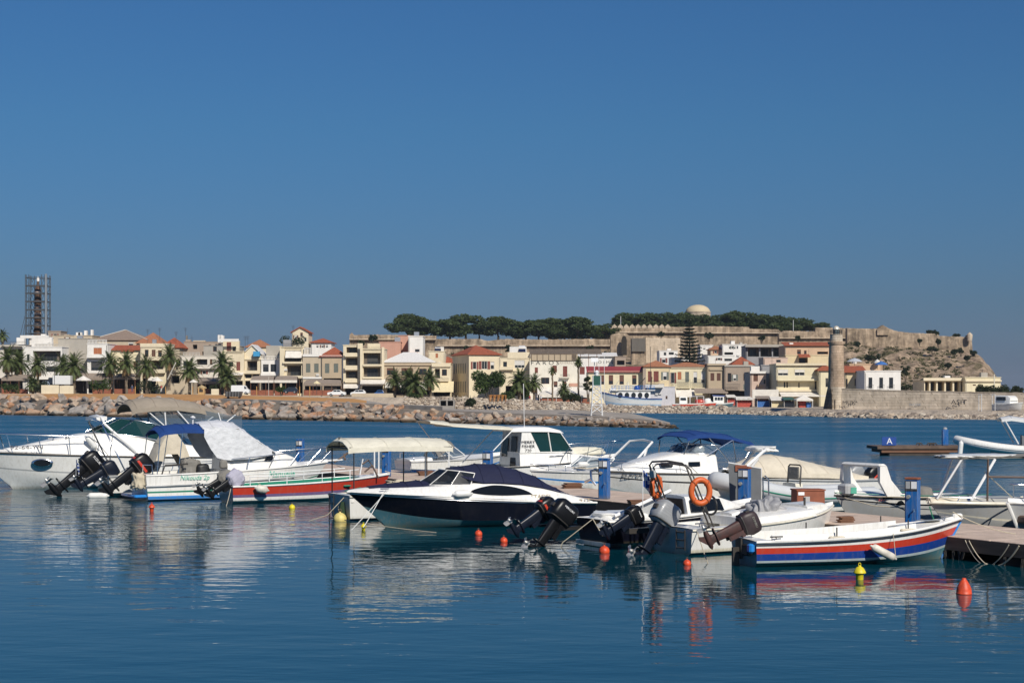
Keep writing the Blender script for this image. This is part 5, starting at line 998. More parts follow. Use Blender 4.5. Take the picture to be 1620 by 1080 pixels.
# harbour stalls at the right
def stall(label, x0, x1, yt, ye, yb, Y, roof, body, dep=3):
    t = thing('market_stall', label, 'stall', (X((x0+x1)/2,Y), Y, Z(yb,Y)), 0, 'stalls on the harbour quay'); hw = (x1-x0)/2/F*Y; z = lambda y: Z(y,Y)-t.location.z
    MB().sheet([[(-hw*1.08,-.5,z(ye)),(hw*1.12,-.5,z(ye))],[(-hw*.9,dep,z(yt)),(hw*.95,dep,z(yt))]], .06).build('canopy', roof, t)
    p = MB()
    for sx in (-1, 1):
        for dy in (0, dep-.2): p.box(sx*hw*.92-.04,dy,-.4,sx*hw*.92+.04,dy+.08,lerp(z(ye),z(yt),dy/dep))
    p.build('posts', M_frame, t)
    MB().bev(-hw*.9,.2,-.4,hw*.9,.9,.95,.03).build('counter', body, t); b = MB(); b.box(-hw*.85,dep-.3,-.3,hw*.85,dep-.2,z(yt)-.3); b.build('back_panel', M_dark, t)
    g = MB(); r = random.Random(int(x0))
    for i in range(int(hw*2/.5)): xx = -hw*.8+i*.5; g.bev(xx,.3,.955,xx+.4,.75,1.1+r.uniform(0,.35),.04)
    g.build('goods', mat('stall_goods_%d' % (int(x0) % 3), ((.35,.12,.08),(.30,.24,.14),(.10,.14,.22))[int(x0) % 3], .8, scale=6, var=.6), t)
stall('red stall with a cream canopy by the harbour edge', 1165, 1191, 627, 632, 641, 332, M_awW, M_awR); stall('white framed stall with a blue counter', 1197, 1221, 626, 630, 641, 330, M_awG, M_awB)
stall('stall with a slanting cream canopy and a yellow counter', 1220, 1240, 627, 633, 642, 326, M_awW, M_awY); stall('dark green stall left of the pointed white tent', 1240, 1257, 628, 632, 642, 324, mat('green_stall_cloth', (.03,.10,.08), .8), M_card)
stall('red trimmed cream stall behind the small blue cabin boat', 1150, 1165, 624, 628, 638, 345, M_awW, M_awR)
lowwall('cream canvas screens left of the pink house', 1190, 1232, 616, 626, 340, M_awW, 'canvas roof', 'canvas_roof')
def tent():
    Y = 318; t = thing('market_tent', 'pointed white market tent with red and blue goods inside', 'tent', (X(1271,Y), Y, Z(645,Y))); s = Y/F; z = lambda y: Z(y,Y)-t.location.z; w = 13*s
    MB().loft([[(-w,-w,z(634)),(w,-w,z(634)),(w,w,z(634)),(-w,w,z(634))],[(-w,-w,z(631.5)),(w,-w,z(631.5)),(w,w,z(631.5)),(-w,w,z(631.5))],[(-w*.35,-w*.35,z(627)),(w*.35,-w*.35,z(627)),(w*.35,w*.35,z(627)),(-w*.35,w*.35,z(627))],[(-.05,-.05,z(624)),(.05,-.05,z(624)),(.05,.05,z(624)),(-.05,.05,z(624))]], True, False, True).build('canopy', M_awW, t)
    p = MB()
    for sx in (-1,1):
        for sy in (-1,1): p.box(sx*w*.95-.05,sy*w*.95-.05,-.3,sx*w*.95+.05,sy*w*.95+.05,z(634))
    p.build('posts', M_frame, t); MB().bev(-w*.6,-w*.3,-.3,w*.25,w*.4,1.3,.05).build('red_goods', M_awR, t); MB().bev(w*.3,-w*.5,-.3,w*.85,w*.3,1.1,.05).build('blue_goods', M_awB, t)
tent()
# beacon on the breakwater tip
def beacon():
    Y = 203; t = thing('harbour_beacon', 'white lattice harbour beacon with a dark green panel', 'beacon', (X(944,Y), Y, Z(653.5,Y))); s = Y/F; z = lambda y: Z(y,Y)-t.location.z
    mb = MB(); ys = [653.5, 641, 630, 620, 610]
    hw = lambda y: lerp(6.2, 8.8, (y-610)/43.5)*s
    for sx in (-1,1):
        for sy in (-1,1): mb.tube([(sx*hw(653.5),sy*hw(653.5),-.3),(sx*hw(610),sy*hw(610),z(610)),(sx*6*s,sy*6*s,z(594))], .06, 5)
    for a, b in zip(ys, ys[1:]):
        for sy in (-1,1):
            for sx in (-1,1): mb.tube([(sx*hw(a),sy*hw(a),z(a)),(-sx*hw(b),sy*hw(b),z(b))], .04, 4); mb.tube([(sy*hw(a),sx*hw(a),z(a)),(sy*hw(b),-sx*hw(b),z(b))], .04, 4)
            mb.tube([(-hw(b),sy*hw(b),z(b)),(hw(b),sy*hw(b),z(b))], .05, 4); mb.tube([(sy*hw(b),-hw(b),z(b)),(sy*hw(b),hw(b),z(b))], .05, 4)
    mb.build('lattice', M_alu, t); mg = mat('beacon_green', (.008,.075,.05), .6, var=.15); MB().box(-5.4*s,-6.4*s,z(609.5),5.4*s,-5.9*s,z(594)).build('daymark_panel', mg, t)
    MB().box(-6.5*s,-6.5*s,z(609.9),6.5*s,6.5*s,z(609.6)).build('platform', M_alu, t); l = MB(); l.lathe([(.22,z(594)),(.22,z(589)),(.30,z(588.5)),(.1,z(585.5))], 10); l.tube([(0,0,z(609.6)),(0,0,z(594))], .07, 6); l.build('lamp', M_alu, t)
    sp = MB(); sp.sheet([[(-3.6*s-.45,-.4,z(572)),(-3.6*s+.45,-.4,z(572))],[(-3.6*s-.45,.2,z(566)),(-3.6*s+.45,.2,z(566))]], .05); sp.tube([(-3.6*s,.1,z(600)),(-3.6*s,.1,z(569))], .05, 5); sp.tube([(3.6*s,.1,z(600)),(3.6*s,.1,z(562))], .03, 5); sp.build('solar_mast', [M_alu], t)
beacon()
def kiosk():
    Y = 362; t = thing('kiosk', 'small ochre kiosk with a pointed straw roof', 'kiosk', (X(319,Y), Y, Z(626,Y))); s = Y/F; z = lambda y: Z(y,Y)-t.location.z; o = mat('ochre_boards', (.50,.31,.13), .85, var=.2, stretch=(4,4,.6))
    MB().box(-5*s,-5*s,-.3,5*s,5*s,z(613.5)).build('booth', o, t); MB().lathe([(8.2*s,z(614)),(8.0*s,z(613.2)),(.05,z(608.5))], 4).build('roof', mat('straw', (.42,.31,.16), .95, var=.3), t)
    MB().box(-3*s,-5*s-.02,z(620),3*s,-5*s-.004,z(616)).build('hatch', M_dark, t)
kiosk()
def dumpster():
    Y = 272; t = thing('skip_container', 'dark grey skip container on the ochre bank', 'container', (X(370,Y), Y, Z(629,Y))); s = Y/F
    MB().loft([[(-11*s,-.8,.15),(11*s,-.8,.15),(11*s,.8,.15),(-11*s,.8,.15)],[(-13*s,-1,10*s),(13*s,-1,10*s),(13*s,1,10*s),(-13*s,1,10*s)]], True, True, True).build('bin', M_greypanel, t)
    m = MB()
    for i in range(6): xx = lerp(-11.5*s, 11.5*s, i/5); m.box(xx-.05,-1.06,.2,xx+.05,-.9,10*s)
    for sx in (-1,1): m.box(sx*9*s-.1,-.7,-.2,sx*9*s+.1,.7,.15)
    m.build('ribs', M_tyre, t)
dumpster()
def posts(label, name, cat, pxs, y0, y1, Y, m, r=.06, group=None):
    for k, px in enumerate(pxs):
        Yk = Y; o = MB().lathe([(r,-.4),(r,(y1-y0)/F*Yk-.05),(r*.6,(y1-y0)/F*Yk)], 8).build(name, m, None, loc=(X(px,Yk), Yk, Z(y1,Yk))); tag(o, label, cat, group)
M_or = mat('orange_post_paint', (.48,.26,.08), .7)
posts('ochre post standing on the edge of the bare earth bank', 'bollard_post', 'post', [214,406,474,262,305,490], 611, 627, 345, M_or, .09, 'ochre posts on the earth bank')
posts('short weathered fence post on the rubble shore', 'fence_post', 'post', [712,718,724,731,737,744,750], 625, 634, 340, mat('grey_post', (.33,.29,.23), .9), .08, 'fence posts on the rubble shore')
posts('tall white pole beside the blue excursion boat', 'flag_pole', 'pole', [956], 558, 640, 340, M_alu, .05); posts('thin flag pole on the hill among the pines', 'flag_pole', 'pole', [1255], 506, 526, 640, M_alu, .1)
posts('flag pole on the merlon topped wall', 'flag_pole', 'pole', [982], 500, 522, 650, M_alu, .1); posts('lamp post on the cream wing by the sea wall', 'lamp_post', 'pole', [1573], 592, 616, 310, M_cream, .1); posts('street lamp post before the white parasol', 'lamp_post', 'pole', [86], 588, 618, 372, M_rail, .07)
posts('iron lamp post before the yellow house', 'lamp_post', 'pole', [180], 590, 618, 372, M_rail, .07); posts('slim grey pole on the sloping roof of the white lettered house', 'lamp_post', 'pole', [1029], 548, 612, 400, M_rail, .06)
posts('grey lamp post right of the cafe terraces', 'lamp_post', 'pole', [425], 596, 624, 370, M_railw, .06)
o = MB().tube([(0,0,0),(X(277,380)-X(264,380), .2, 27/F*380)], .12, 7).build('leaning_pole', M_railw, None, loc=(X(265,380),380,Z(600,380))); tag(o, 'pale leaning pole beside the small beige shop', 'pole')
def barrier():
    Y = 336; t = thing('board_stack', 'stack of bright orange barrier boards on the rubble shore', 'barrier', (X(787,Y), Y, Z(635,Y))); s = Y/F; m = MB()
    for i in range(8): m.box(-14*s,-.1*i,.1+.16*i,14*s,-.1*i+.06,.1+.16*i+.12)
    m.build('boards', mat('orange_boards', (.62,.25,.05), .7, var=.2), t); p = MB()
    for i in range(5): p.box(lerp(-13*s,12*s,i/4),-.95,-.4,lerp(-13*s,12*s,i/4)+.1,.1,1.45)
    p.build('uprights', M_wood, t)
barrier()
def culvert():
    Y = 331; t = thing('culvert', 'concrete culvert with two dark square openings in the shore', 'culvert', (X(707,Y), Y, Z(643,Y))); s = Y/F; h = 11*s; mb = MB(); w = 12*s
    mb.box(-w,0,h*.86,w,3,h); mb.box(-w,0,-.5,w,3,h*.12)
    for x0, x1 in ((-w,-w+2*s),(-1.2*s,1.2*s),(w-2*s,w)): mb.box(x0,0,h*.12,x1,3,h*.86)
    mb.box(-w,3,-.5,w,3.3,h); mb.build('concrete_frame', M_conc, t)
culvert()
# a few people on the tavern terrace and promenade
def person(px, y, Y, shirt, trs, label, pose=0, hgt=1.7):
    k = hgt/1.72; V = [(0,0,.95),(0,0,1.15),(0,.0,1.40),(0,-.01,1.50),(0,-.02,1.60),(0,-.03,1.70)]; E = [(0,1),(1,2),(2,3),(3,4),(4,5)]; Rr = [.15,.15,.17,.06,.095,.07]
    for s in (-1,1):
        b = len(V); st = .16*s*pose; V += [(s*.09,0,.88),(s*.10,-st*.6,.48),(s*.10,st*.4-.0,.08),(s*.10,st*.4-.12,.04)]; E += [(0,b),(b,b+1),(b+1,b+2),(b+2,b+3)]; Rr += [.095,.065,.05,.045]
        b = len(V); V += [(s*.19,0,1.40),(s*.24,st*.6,1.14),(s*.25,st*.9-.08,.90)]; E += [(2,b),(b,b+1),(b+1,b+2)]; Rr += [.06,.045,.038]
    me = bpy.data.meshes.new('body'); me.from_pydata([(x*k,y2*k,z*k) for x,y2,z in V], E, []); o = bpy.data.objects.new('person', me); COL.objects.link(o)
    md = o.modifiers.new('skin','SKIN'); o.modifiers.new('sub','SUBSURF').levels = 1
    for i, sv in enumerate(me.skin_vertices[0].data): sv.radius = (Rr[i]*k, Rr[i]*k*.85); sv.use_root = (i == 0)
    dg = bpy.context.evaluated_depsgraph_get(); dg.update(); m2 = bpy.data.meshes.new_from_object(o.evaluated_get(dg)); bpy.data.objects.remove(o)
    sk = mat('skin', (.42,.24,.16), .6); hair = mat('dark_hair', (.02,.015,.01), .8); m2.materials.clear()
    for m in (shirt, trs, sk, hair, M_black): m2.materials.append(m)
    for p in m2.polygons:
        c = p.center/k; p.material_index = 4 if c.z < .09 else (1 if c.z < .93 and abs(c.x) < .2 else (0 if c.z < 1.46 and not (abs(c.x) > .2 and c.z < 1.16) else (3 if c.z > 1.66 or (c.z > 1.55 and c.y > .0) else 2)))
        p.use_smooth = True
    t = link('person', m2, None, (X(px,Y), Y, Z(y,Y)), R.uniform(0,6)); tag(t, label, 'person')
CW, CD, CB, CR = mat('white_cotton', (.65,.65,.65), .9), mat('dark_cotton', (.03,.03,.04), .9), mat('blue_denim', (.05,.08,.16), .9), mat('red_cotton', (.4,.05,.05), .9)
person(850, 636, 343, CW, CB, 'person in a white shirt left of the slim palm by the tavern', .6); person(856, 637, 343, CW, CD, 'person in a white shirt nearest the slim palm by the tavern', 0)
person(838, 637, 343, CR, CD, 'person in a red top beside the dark bush by the tavern', .3); person(255, 620, 374, CR, CW, 'person in a red top under the small white parasol', .5)
person(209, 620, 372, CB, CB, 'person in blue left of the ochre post', .4); person(222, 620, 372, CD, CB, 'person in dark clothes right of the ochre post', .4)
# ------------------------------------------------------------------ marina: pontoon, pedestals
PD = Vector((-.5016, .8651, 0)); PN = Vector((.8651, .5016, 0))        # along the pontoon, across it (away from the viewer)
PO = Vector((10.4, 40.0, 0))
def pont(a, n, z=0): return PO+PD*a+PN*n+Vector((0,0,z))
M_deck = mat('pontoon_decking', (.62,.485,.39), .85, scale=2.5, col2=(.44,.34,.27), detail=8, stretch=(1,1,1), bump=.3, bscale=14)
M_pside = mat('dark_pontoon_side', (.07,.055,.045), .9, scale=2, var=.5); M_pile = mat('mussel_crust', (.05,.045,.04), .95, scale=9, var=.6, bump=1)
def pontoon():
    t = thing('pontoon', 'long brown decked pontoon between the two rows of boats', 'pontoon', tuple(pont(0,0))); A = math.atan2(PD.y, PD.x); t.rotation_euler = (0,0,A)   # local x along, y to the left (towards the viewer)
    mb = MB(); s = -14.0
    while s < 46: mb.bev(s+.01,-3.0,.36,s+1.98,.2,.55,.012); s += 2.0
    mb.build('decking', M_deck, t)
    e = MB(); e.box(-14,-3.06,.22,46,-2.9,.53); e.box(-14,.13,.22,46,.22,.53); e.box(-14,-2.9,.20,46,.13,.35); e.build('frame_beam', mat('timber_fascia', (.11,.08,.06), .9, scale=2, var=.4, stretch=(.3,3,3)), t)
    f = MB(); s = -13.0
    while s < 44: f.bev(s,-2.8,-.5,s+2.6,-.05,.21,.06); s += 4.2
    f.build('float', M_pside, t)
    c = MB(); r = random.Random(2)
    for i in range(60): s = r.uniform(-8,14); c.tube([(s,.2,.2),(s+r.uniform(-.05,.05),.24,r.uniform(-.2,.1))], [.05,.02], 5)
    c.build('hanging_weed', M_pile, t)
pontoon()
def pedestal(a, label, n=.15):
    p = pont(a, n, .55); t = thing('service_pedestal', label, 'service pedestal', tuple(p), math.atan2(-p.x, p.y)*.5-.42, 'blue service pedestals')
    MB().bev(-.165,-.12,0,.165,.12,1.28,.02,0).build('body', M_ped, t); MB().bev(-.175,-.125,1.285,.175,.125,1.34,.01).build('cap', M_redwood if a < 10 else M_ped, t)
    MB().box(-.15,-.128,1.0,.15,-.1205,1.26).build('top_panel', M_pedd, t)
    MB().box(.0,-.134,1.06,.14,-.1285,1.24).build('sticker', M_paper, t); MB().box(-.14,-.134,1.06,-.03,-.1285,1.24).build('label_plate', M_ggrey, t)
    MB().box(-.170,-.11,.05,-.1655,.11,1.25).build('side_panel', M_pedd, t)
    MB().lathe([(.05,0),(.05,.08),(.02,.1)], 10, (0,0,0), 'y').build('socket', M_ggrey, t, loc=(-.06,-.21,.86)); tp = MB(); tp.tube([(0,0,0),(0,-.1,0),(0,-.1,-.06)], .02, 6); tp.build('tap', M_steel, t, loc=(.10,-.12,.55)); tp = MB()
    return t
for px, lab in ((1437,'blue service pedestal behind the bow of the red and blue striped boat'),(1171,'blue service pedestal in front of the upright grey panel'),(950,'blue service pedestal beside the bow of the white cabin boat with a blue bimini'),(766,'half hidden blue service pedestal beside the wheelhouse boat'),(606,'blue service pedestal at the bow of the red boat'),(470,'farthest blue service pedestal beyond the silver white tarp')):
    k = (px-CX)/F; Y = 33.6/(k+.58); pedestal((Y-40)/.8651, lab)
def far_pontoon():
    Y = 104; t = thing('pontoon', 'distant dark pontoon carrying the letter A sign', 'pontoon', (X(1388,Y), Y, 0), .05); mb = MB(); mb.bev(0,0,.42,40,2.6,.62,.02); mb.build('decking', mat('dark_decking', (.14,.095,.07), .9, scale=1.5, var=.5), t); b = MB(); b.box(.3,.1,.2,40,2.5,.415); b.build('frame_beam', M_wood, t)
    f = MB()
    for i in range(6): f.bev(.8+i*7,.15,-.5,4.8+i*7,2.4,.19,.06)
    f.build('float', M_pside, t)
    g = thing('pontoon_sign', 'blue sign board with a white letter A on the distant pontoon', 'sign', (X(1409,Y), Y+.4, .62)); MB().box(-.46,0,.04,.46,.06,.58).build('board', M_signb, g); lettering('A', .55, M_wink, g, (0.02,-.006,.30)); MB().box(-.4,.06,0,.4,.3,.1).build('foot', M_pside, g)
    p = thing('service_pedestal', 'small blue service pedestal on the distant pontoon', 'service pedestal', (X(1495,Y+1), Y+1, .62), 0, None); MB().bev(-.19,-.15,0,.19,.15,1.05,.03).build('body', M_ped, p); MB().lathe([(.14,1.055),(.14,1.15),(.02,1.2)], 10).build('cap', M_ggrey, p)
    for i, px in enumerate((1455,1472,1478)): tag(MB().tube([(-.2,0,.06),(-.12,0,.16),(.12,0,.16),(.2,0,.06)], .04, 6).tube([(0,0,-.02),(0,0,.16)], .05, 6).build('mooring_cleat', M_pside, None, loc=(X(px,Y+.5),Y+.6,.63)), 'small mooring cleat on the distant pontoon', 'cleat', 'cleats of the distant pontoon')
far_pontoon()

# ------------------------------------------------------------------ boat building kit
class Hull:
    def __init__(s, L, B, fs, fb, draft=.3, rake=.55, stern=.86, tm=.42, p=2.2, zc=.08, zcb=.42, cb=.84, cbb=.42, sheer=1.8, srake=.12, zf=-.05, fp=1.0):
        s.__dict__.update(locals()); del s.__dict__['s']
    def b(s, t):
        f = s.stern+(1-s.stern)*math.sin(PI/2*t/s.tm) if t < s.tm else 1-((t-s.tm)/(1-s.tm))**s.p
        return max(.012, s.B/2*f)
    def zs(s, t): return s.fs+(s.fb-s.fs)*t**s.sheer
    def zk(s, t): return -s.draft if t < .6 else lerp(-s.draft, s.zf, ((t-.6)/.4)**2)
    def x(s, t, z):
        h = max(0, min(1.1, (z-s.zk(1))/(s.fb-s.zk(1)))); return t*s.L-s.rake*(1-h)*t**6-s.srake*max(-.2, z)*(1-t)**10
    def half(s, t, us):
        zs, b = s.zs(t), s.b(t); e = max(0, (t-.45)/.55)**1.6; z0 = lerp(s.zc, s.zcb*zs, e); bc = b*lerp(s.cb, s.cbb, e); zk = s.zk(t)
        pts = [(0, zk), (bc*.55, lerp(zk, z0, .5)), (bc, z0)]+[(bc+(b-bc)*u**s.fp, z0+(zs-z0)*u) for u in us]
        return [Vector((s.x(t, z), y, z)) for y, z in pts]
    def side(s, t, u, sgn=-1, off=.012):
        p = s.half(t, [u])[3]; return Vector((p.x, sgn*(p.y+off), p.z))
    def build(s, par, mats, bands, n=30, bottom=0, name='hull', transom=None):
        us = [u for u, _ in bands]; bm = [m for _, m in bands]; mb = MB(); secs = []; k = 2+len(us)
        for i in range(n+1):
            t = (i/n)**.92; h = s.half(t, us); secs.append([Vector((p.x,-p.y,p.z)) for p in h[::-1]]+h[1:])
        def mf(i, j): r = j if j < k else 2*k-1-j; r = k-1-r; return bottom if r < 2 else bm[r-2]
        mb.loft(secs, mi=mf)
        o = len(mb.v); mb.v += [tuple(p) for p in secs[0]]; mb.f.append([o+i for i in range(len(secs[0]))]); mb.m.append(len(mats)-1 if transom is None else transom)
        return mb.build(name, mats, par, smooth=40)
    def deck(s, par, segs, m, g=.13, inner=None, name='deck'):
        mb = MB(); secs = []; ty = []
        for (t0, t1, kind, val) in segs:
            for i in range(9):
                t = lerp(t0, t1, i/8); b, z = s.b(t)-.004, s.zs(t)+.004; gi = max(.004, b-g*min(1, b/.3)); x = s.x(t, z)
                h = [(b, z), (gi, z+.012), (gi*.97 if kind == 'c' else gi*.5, val if kind == 'c' else z+.012+val*.75), (0, val if kind == 'c' else z+.012+val)]
                secs.append([(x, -y, zz) for y, zz in h]+[(x, y, zz) for y, zz in h[-2::-1]]); ty.append(kind)
        mb.loft(secs, mi=lambda i, j: 1 if (inner and ty[i] == 'c' and ty[i+1] == 'c' and 1 <= j <= 4) else 0)
        return mb.build(name, [m, inner or m], par, smooth=35)
    def rub(s, par, m, r=.028, dz=-.03, name='rub_rail', t0=0):
        mb = MB()
        for sg in (-1, 1): mb.tube([(s.x(t, s.zs(t)), sg*(s.b(t)+.005), s.zs(t)+dz) for t in [lerp(t0, 1, i/24) for i in range(25)]], r, 6)
        mb.build(name, m, par, smooth=60)
    def rail(s, par, t0, t1, h, ts, m=None, r=.016, ins=.06, fwd=0, name='rail', z2=None, loop=True):
        mb = MB(); top = []
        for i in range(15):
            t = lerp(t0, t1, i/14); rise = min(1, i/1.5)*h if z2 is None else lerp(z2, h, i/14); top.append((s.x(t, s.zs(t))+fwd*(i/14), s.b(t)-ins if s.b(t) > ins*2 else s.b(t)*.6+.1*(fwd > 0), s.zs(t)+rise))
        if loop: path = [(x, -y, z) for x, y, z in top]+[(x, y, z) for x, y, z in top[::-1]]; mb.tube(path, r, 6)
        else:
            for sg in (-1, 1): mb.tube([(x, sg*y, z) for x, y, z in top], r, 6)
        for t in ts:
            i = (t-t0)/(t1-t0)*14; q = top[int(round(i))]
            for sg in (-1, 1): mb.tube([(s.x(t, s.zs(t)), sg*max(.05, s.b(t)-ins*.6), s.zs(t)), (q[0], sg*q[1], q[2])], r*.9, 6)
        return mb.build(name, m or M_steel, par, smooth=60)
def boat(name, label, x, Y, deg, cat='boat', group=None): return thing(name, label, cat, (x, Y, 0), math.radians(deg), group)
def trunk(par, name, st, m, smooth=35):
    """cabin or moulding: stations (x, half width at the bottom, z bottom, half width at the top, z top)"""
    secs = [[(x,-wb,zb),(x,-lerp(wb,wt,.9),lerp(zb,zt,.88)),(x,-wt*.93,zt),(x,-wt*.4,zt+.03),(x,wt*.4,zt+.03),(x,wt*.93,zt),(x,lerp(wb,wt,.9),lerp(zb,zt,.88)),(x,wb,zb)] for x, wb, zb, wt, zt in st]
    return MB().loft(secs, True, True, True).build(name, m, par, smooth=smooth)
def canopy(par, name, st, m, th=.03, n=9, drop=0, wr=0):
    """cloth roof: stations (x, half width, z at the edge, rise of the middle)"""
    r = random.Random(len(st)*7+int(st[0][0]*10)); g = []; seams = []
    for x, w, z, c in st:
        row = [(x, lerp(-w,w,j/n), z+c*(1-abs(2*j/n-1)**2.4)+r.uniform(-wr,wr)) for j in range(n+1)]
        if 0 < len(g) < len(st)-1: seams.append([(p[0], p[1], p[2]+.006) for p in row])
        if drop: row = [(x,-w-.01,z-drop+r.uniform(-wr,wr))]+row+[(x,w+.01,z-drop+r.uniform(-wr,wr))]
        g.append(row)
    mb = MB().sheet(g, th)
    for q in seams: mb.tube(q, .013, 4)
    return mb.build(name, m, par, smooth=40)
def tubes(par, name, lines, m, r=.016):
    mb = MB()
    for l in lines: mb.tube(l, r, 6)
    return mb.build(name, m, par, smooth=60)
def pane(par, name, pts, m, th=.015):
    c = (Vector(pts[1])-Vector(pts[0])).cross(Vector(pts[2])-Vector(pts[0])).normalized()*th; n = len(pts); mb = MB()
    mb.loft([[Vector(p) for p in pts], [Vector(p)+c for p in pts]], True, True, True); return mb.build(name, m, par)
def screen(par, base, top, g, m, r=.02, name='windscreen'):
    """framed windscreen: glass between a base line and a top line"""
    mb = MB()
    mb.tube(top, r, 6); mb.tube(base, r*.8, 6)
    for a, b in zip(base, top): mb.tube([a, b], r*.8, 6)
    o = mb.build(name, m, par, smooth=60); gb = MB(); gb.loft([base, top]); gb.build('glass', g, o, fix=False); return o
def lump(par, name, c, sx, sy, sz, m, seed=1, rough=.16, sub=4, base=True):
    """a thing under a crumpled cover"""
    bm = bmesh.new(); bmesh.ops.create_icosphere(bm, subdivisions=sub, radius=1)
    for v in bm.verts:
        q = v.co.copy(); p = Vector((math.copysign(abs(q.x)**.75, q.x), math.copysign(abs(q.y)**.75, q.y), math.copysign(abs(q.z)**.7, q.z)))
        f = abs(mnoise.noise(Vector((q.x*2.2+seed, q.y*2.2, q.z*.9))))*1.4-.3; p *= 1+rough*f
        if base and p.z < 0: p.x *= 1+.25*abs(p.z); p.y *= 1+.25*abs(p.z)
        v.co = Vector((c[0]+p.x*sx, c[1]+p.y*sy, c[2]+p.z*sz))
    me = bpy.data.meshes.new(name); bm.to_mesh(me); bm.free(); me.materials.append(m); me.polygons.foreach_set('use_smooth', [True]*len(me.polygons))
    return link(name, me, par)
def rrect(cx, wx, wy, z, e=.35, n=16):
    out = []
    for k in range(n):
        a = 2*PI*k/n; c, s_ = math.cos(a), math.sin(a); out.append((cx+wx*math.copysign(abs(c)**e, c), wy*math.copysign(abs(s_)**e, s_), z))
    return out
def outboard(par, x, y, z, tilt, cowl, leg, s=1.0, cover=None, band=None, yaw=0, txt=None, bulk=1.0, prop=True):
    o = MB(); w = .085
    o.loft([rrect(-.24,.15,.11,.12,.6), rrect(-.24,.135,.08,-.15,.6), rrect(-.25,.12,.06,-.45,.6), rrect(-.26,.11,.045,-.72,.6)], True, True, True)
    o.loft([rrect(-.27,.24,.10,-.60,.9), rrect(-.27,.24,.10,-.575,.9)], True, True, True)
    o.lathe([(.01,-.02),(.05,-.08),(.075,-.2),(.075,-.42),(.05,-.52)], 12, (0,0,-.80), 'x'); o.prism([(-.16,-.86),(-.40,-.86),(-.46,-1.02),(-.36,-1.03)], -.014, .014); o.prism([(-.14,-.70),(-.38,-.70),(-.40,-.8),(-.12,-.8)], -.04, .04)
    o.box(-.14,-.13,-.32,-.02,-.07,.10); o.box(-.14,.07,-.32,-.02,.13,.10); o.box(-.12,-.07,-.14,-.05,.07,-.02); o.box(-.06,-.12,.02,.03,.12,.12)
    root = o.build('outboard_motor', leg, par, smooth=40)
    M = Matrix.Translation((x, y, z)) @ Matrix.Rotation(yaw, 4, 'Z') @ Matrix.Rotation(math.radians(tilt), 4, 'Y') @ Matrix.Scale(s, 4); root.matrix_local = M
    b = bulk; c = MB()
    if cover is None:
        c.loft([rrect(-.24,.20,.13,.10,.55), rrect(-.22,.25*b,.17*b,.17,.45), rrect(-.20,.29*b,.185*b,.30,.42), rrect(-.19,.275*b,.178*b,.44*b,.40), rrect(-.18,.25*b,.16*b,.53*b,.42), rrect(-.17,.20*b,.12*b,.575*b,.5)], True, True, True); c.build('cowl', cowl, root, smooth=45); MB().loft([rrect(-.225,.247*b,.168*b,.150,.5), rrect(-.225,.262*b,.178*b,.158,.5), rrect(-.222,.264*b,.180*b,.176,.5), rrect(-.222,.25*b,.170*b,.184,.5)], True).build('cowl_seam', M_dtube, root, smooth=30); vb = MB(); vb.box(-.49*b+.0,-.07,.36,-.455*b,.07,.46); vb.build('air_intake', M_dtube, root)
        if band: MB().loft([rrect(-.205,.283*b,.181*b,.265,.5), rrect(-.205,.290*b,.187*b,.28,.5), rrect(-.20,.290*b,.187*b,.33,.5), rrect(-.20,.283*b,.181*b,.345,.5)], True).build('cowl_stripe', band, root, smooth=45)
        if txt:
            for sg in (-1, 1): lettering(txt[0], txt[1], txt[2], root, (-.20, sg*(.187*b+.004), .42*b), (PI/2, 0 , 0 if sg < 0 else PI), name='lettering')
    else: lump(root, 'motor_cover', (-.20,0,.34), .33*b, .25*b, .31*b, cover, int(x*10+y*31) % 17, .22, 4, False)
    if prop:
        p = MB(); p.lathe([(.03,-.66),(.055,-.60),(.06,-.53)], 10, (0,0,-.80), 'x')
        for k in range(3):
            a = k*2*PI/3+.4; u = Vector((0, math.cos(a), math.sin(a))); v = Vector((0,-math.sin(a), math.cos(a))); q = Vector((-.59,0,-.80)); rows = []
            for rr, ww in ((.05,.05),(.10,.085),(.15,.085),(.185,.03)): rows.append([q+u*rr-v*ww+Vector((.04,0,0)), q+u*rr+Vector((-.01,0,0)), q+u*rr+v*ww-Vector((.04,0,0))])
            p.sheet(rows, .012)
        p.build('propeller', M_prop, root, smooth=50)
    return root
def ladder(par, x, y, z0, z1, m=M_dtube, w=.16, n=3):
    mb = MB()
    for sg in (-1, 1): mb.tube([(x, y+sg*w, z0), (x, y+sg*w, z1), (x+.12, y+sg*w, z1+.04)], .016, 6)
    for i in range(n): zz = lerp(z0+.05, z1-.06, i/(n-1)); mb.tube([(x, y-w, zz), (x, y+w, zz)], .016, 6)
    mb.build('ladder', m, par)
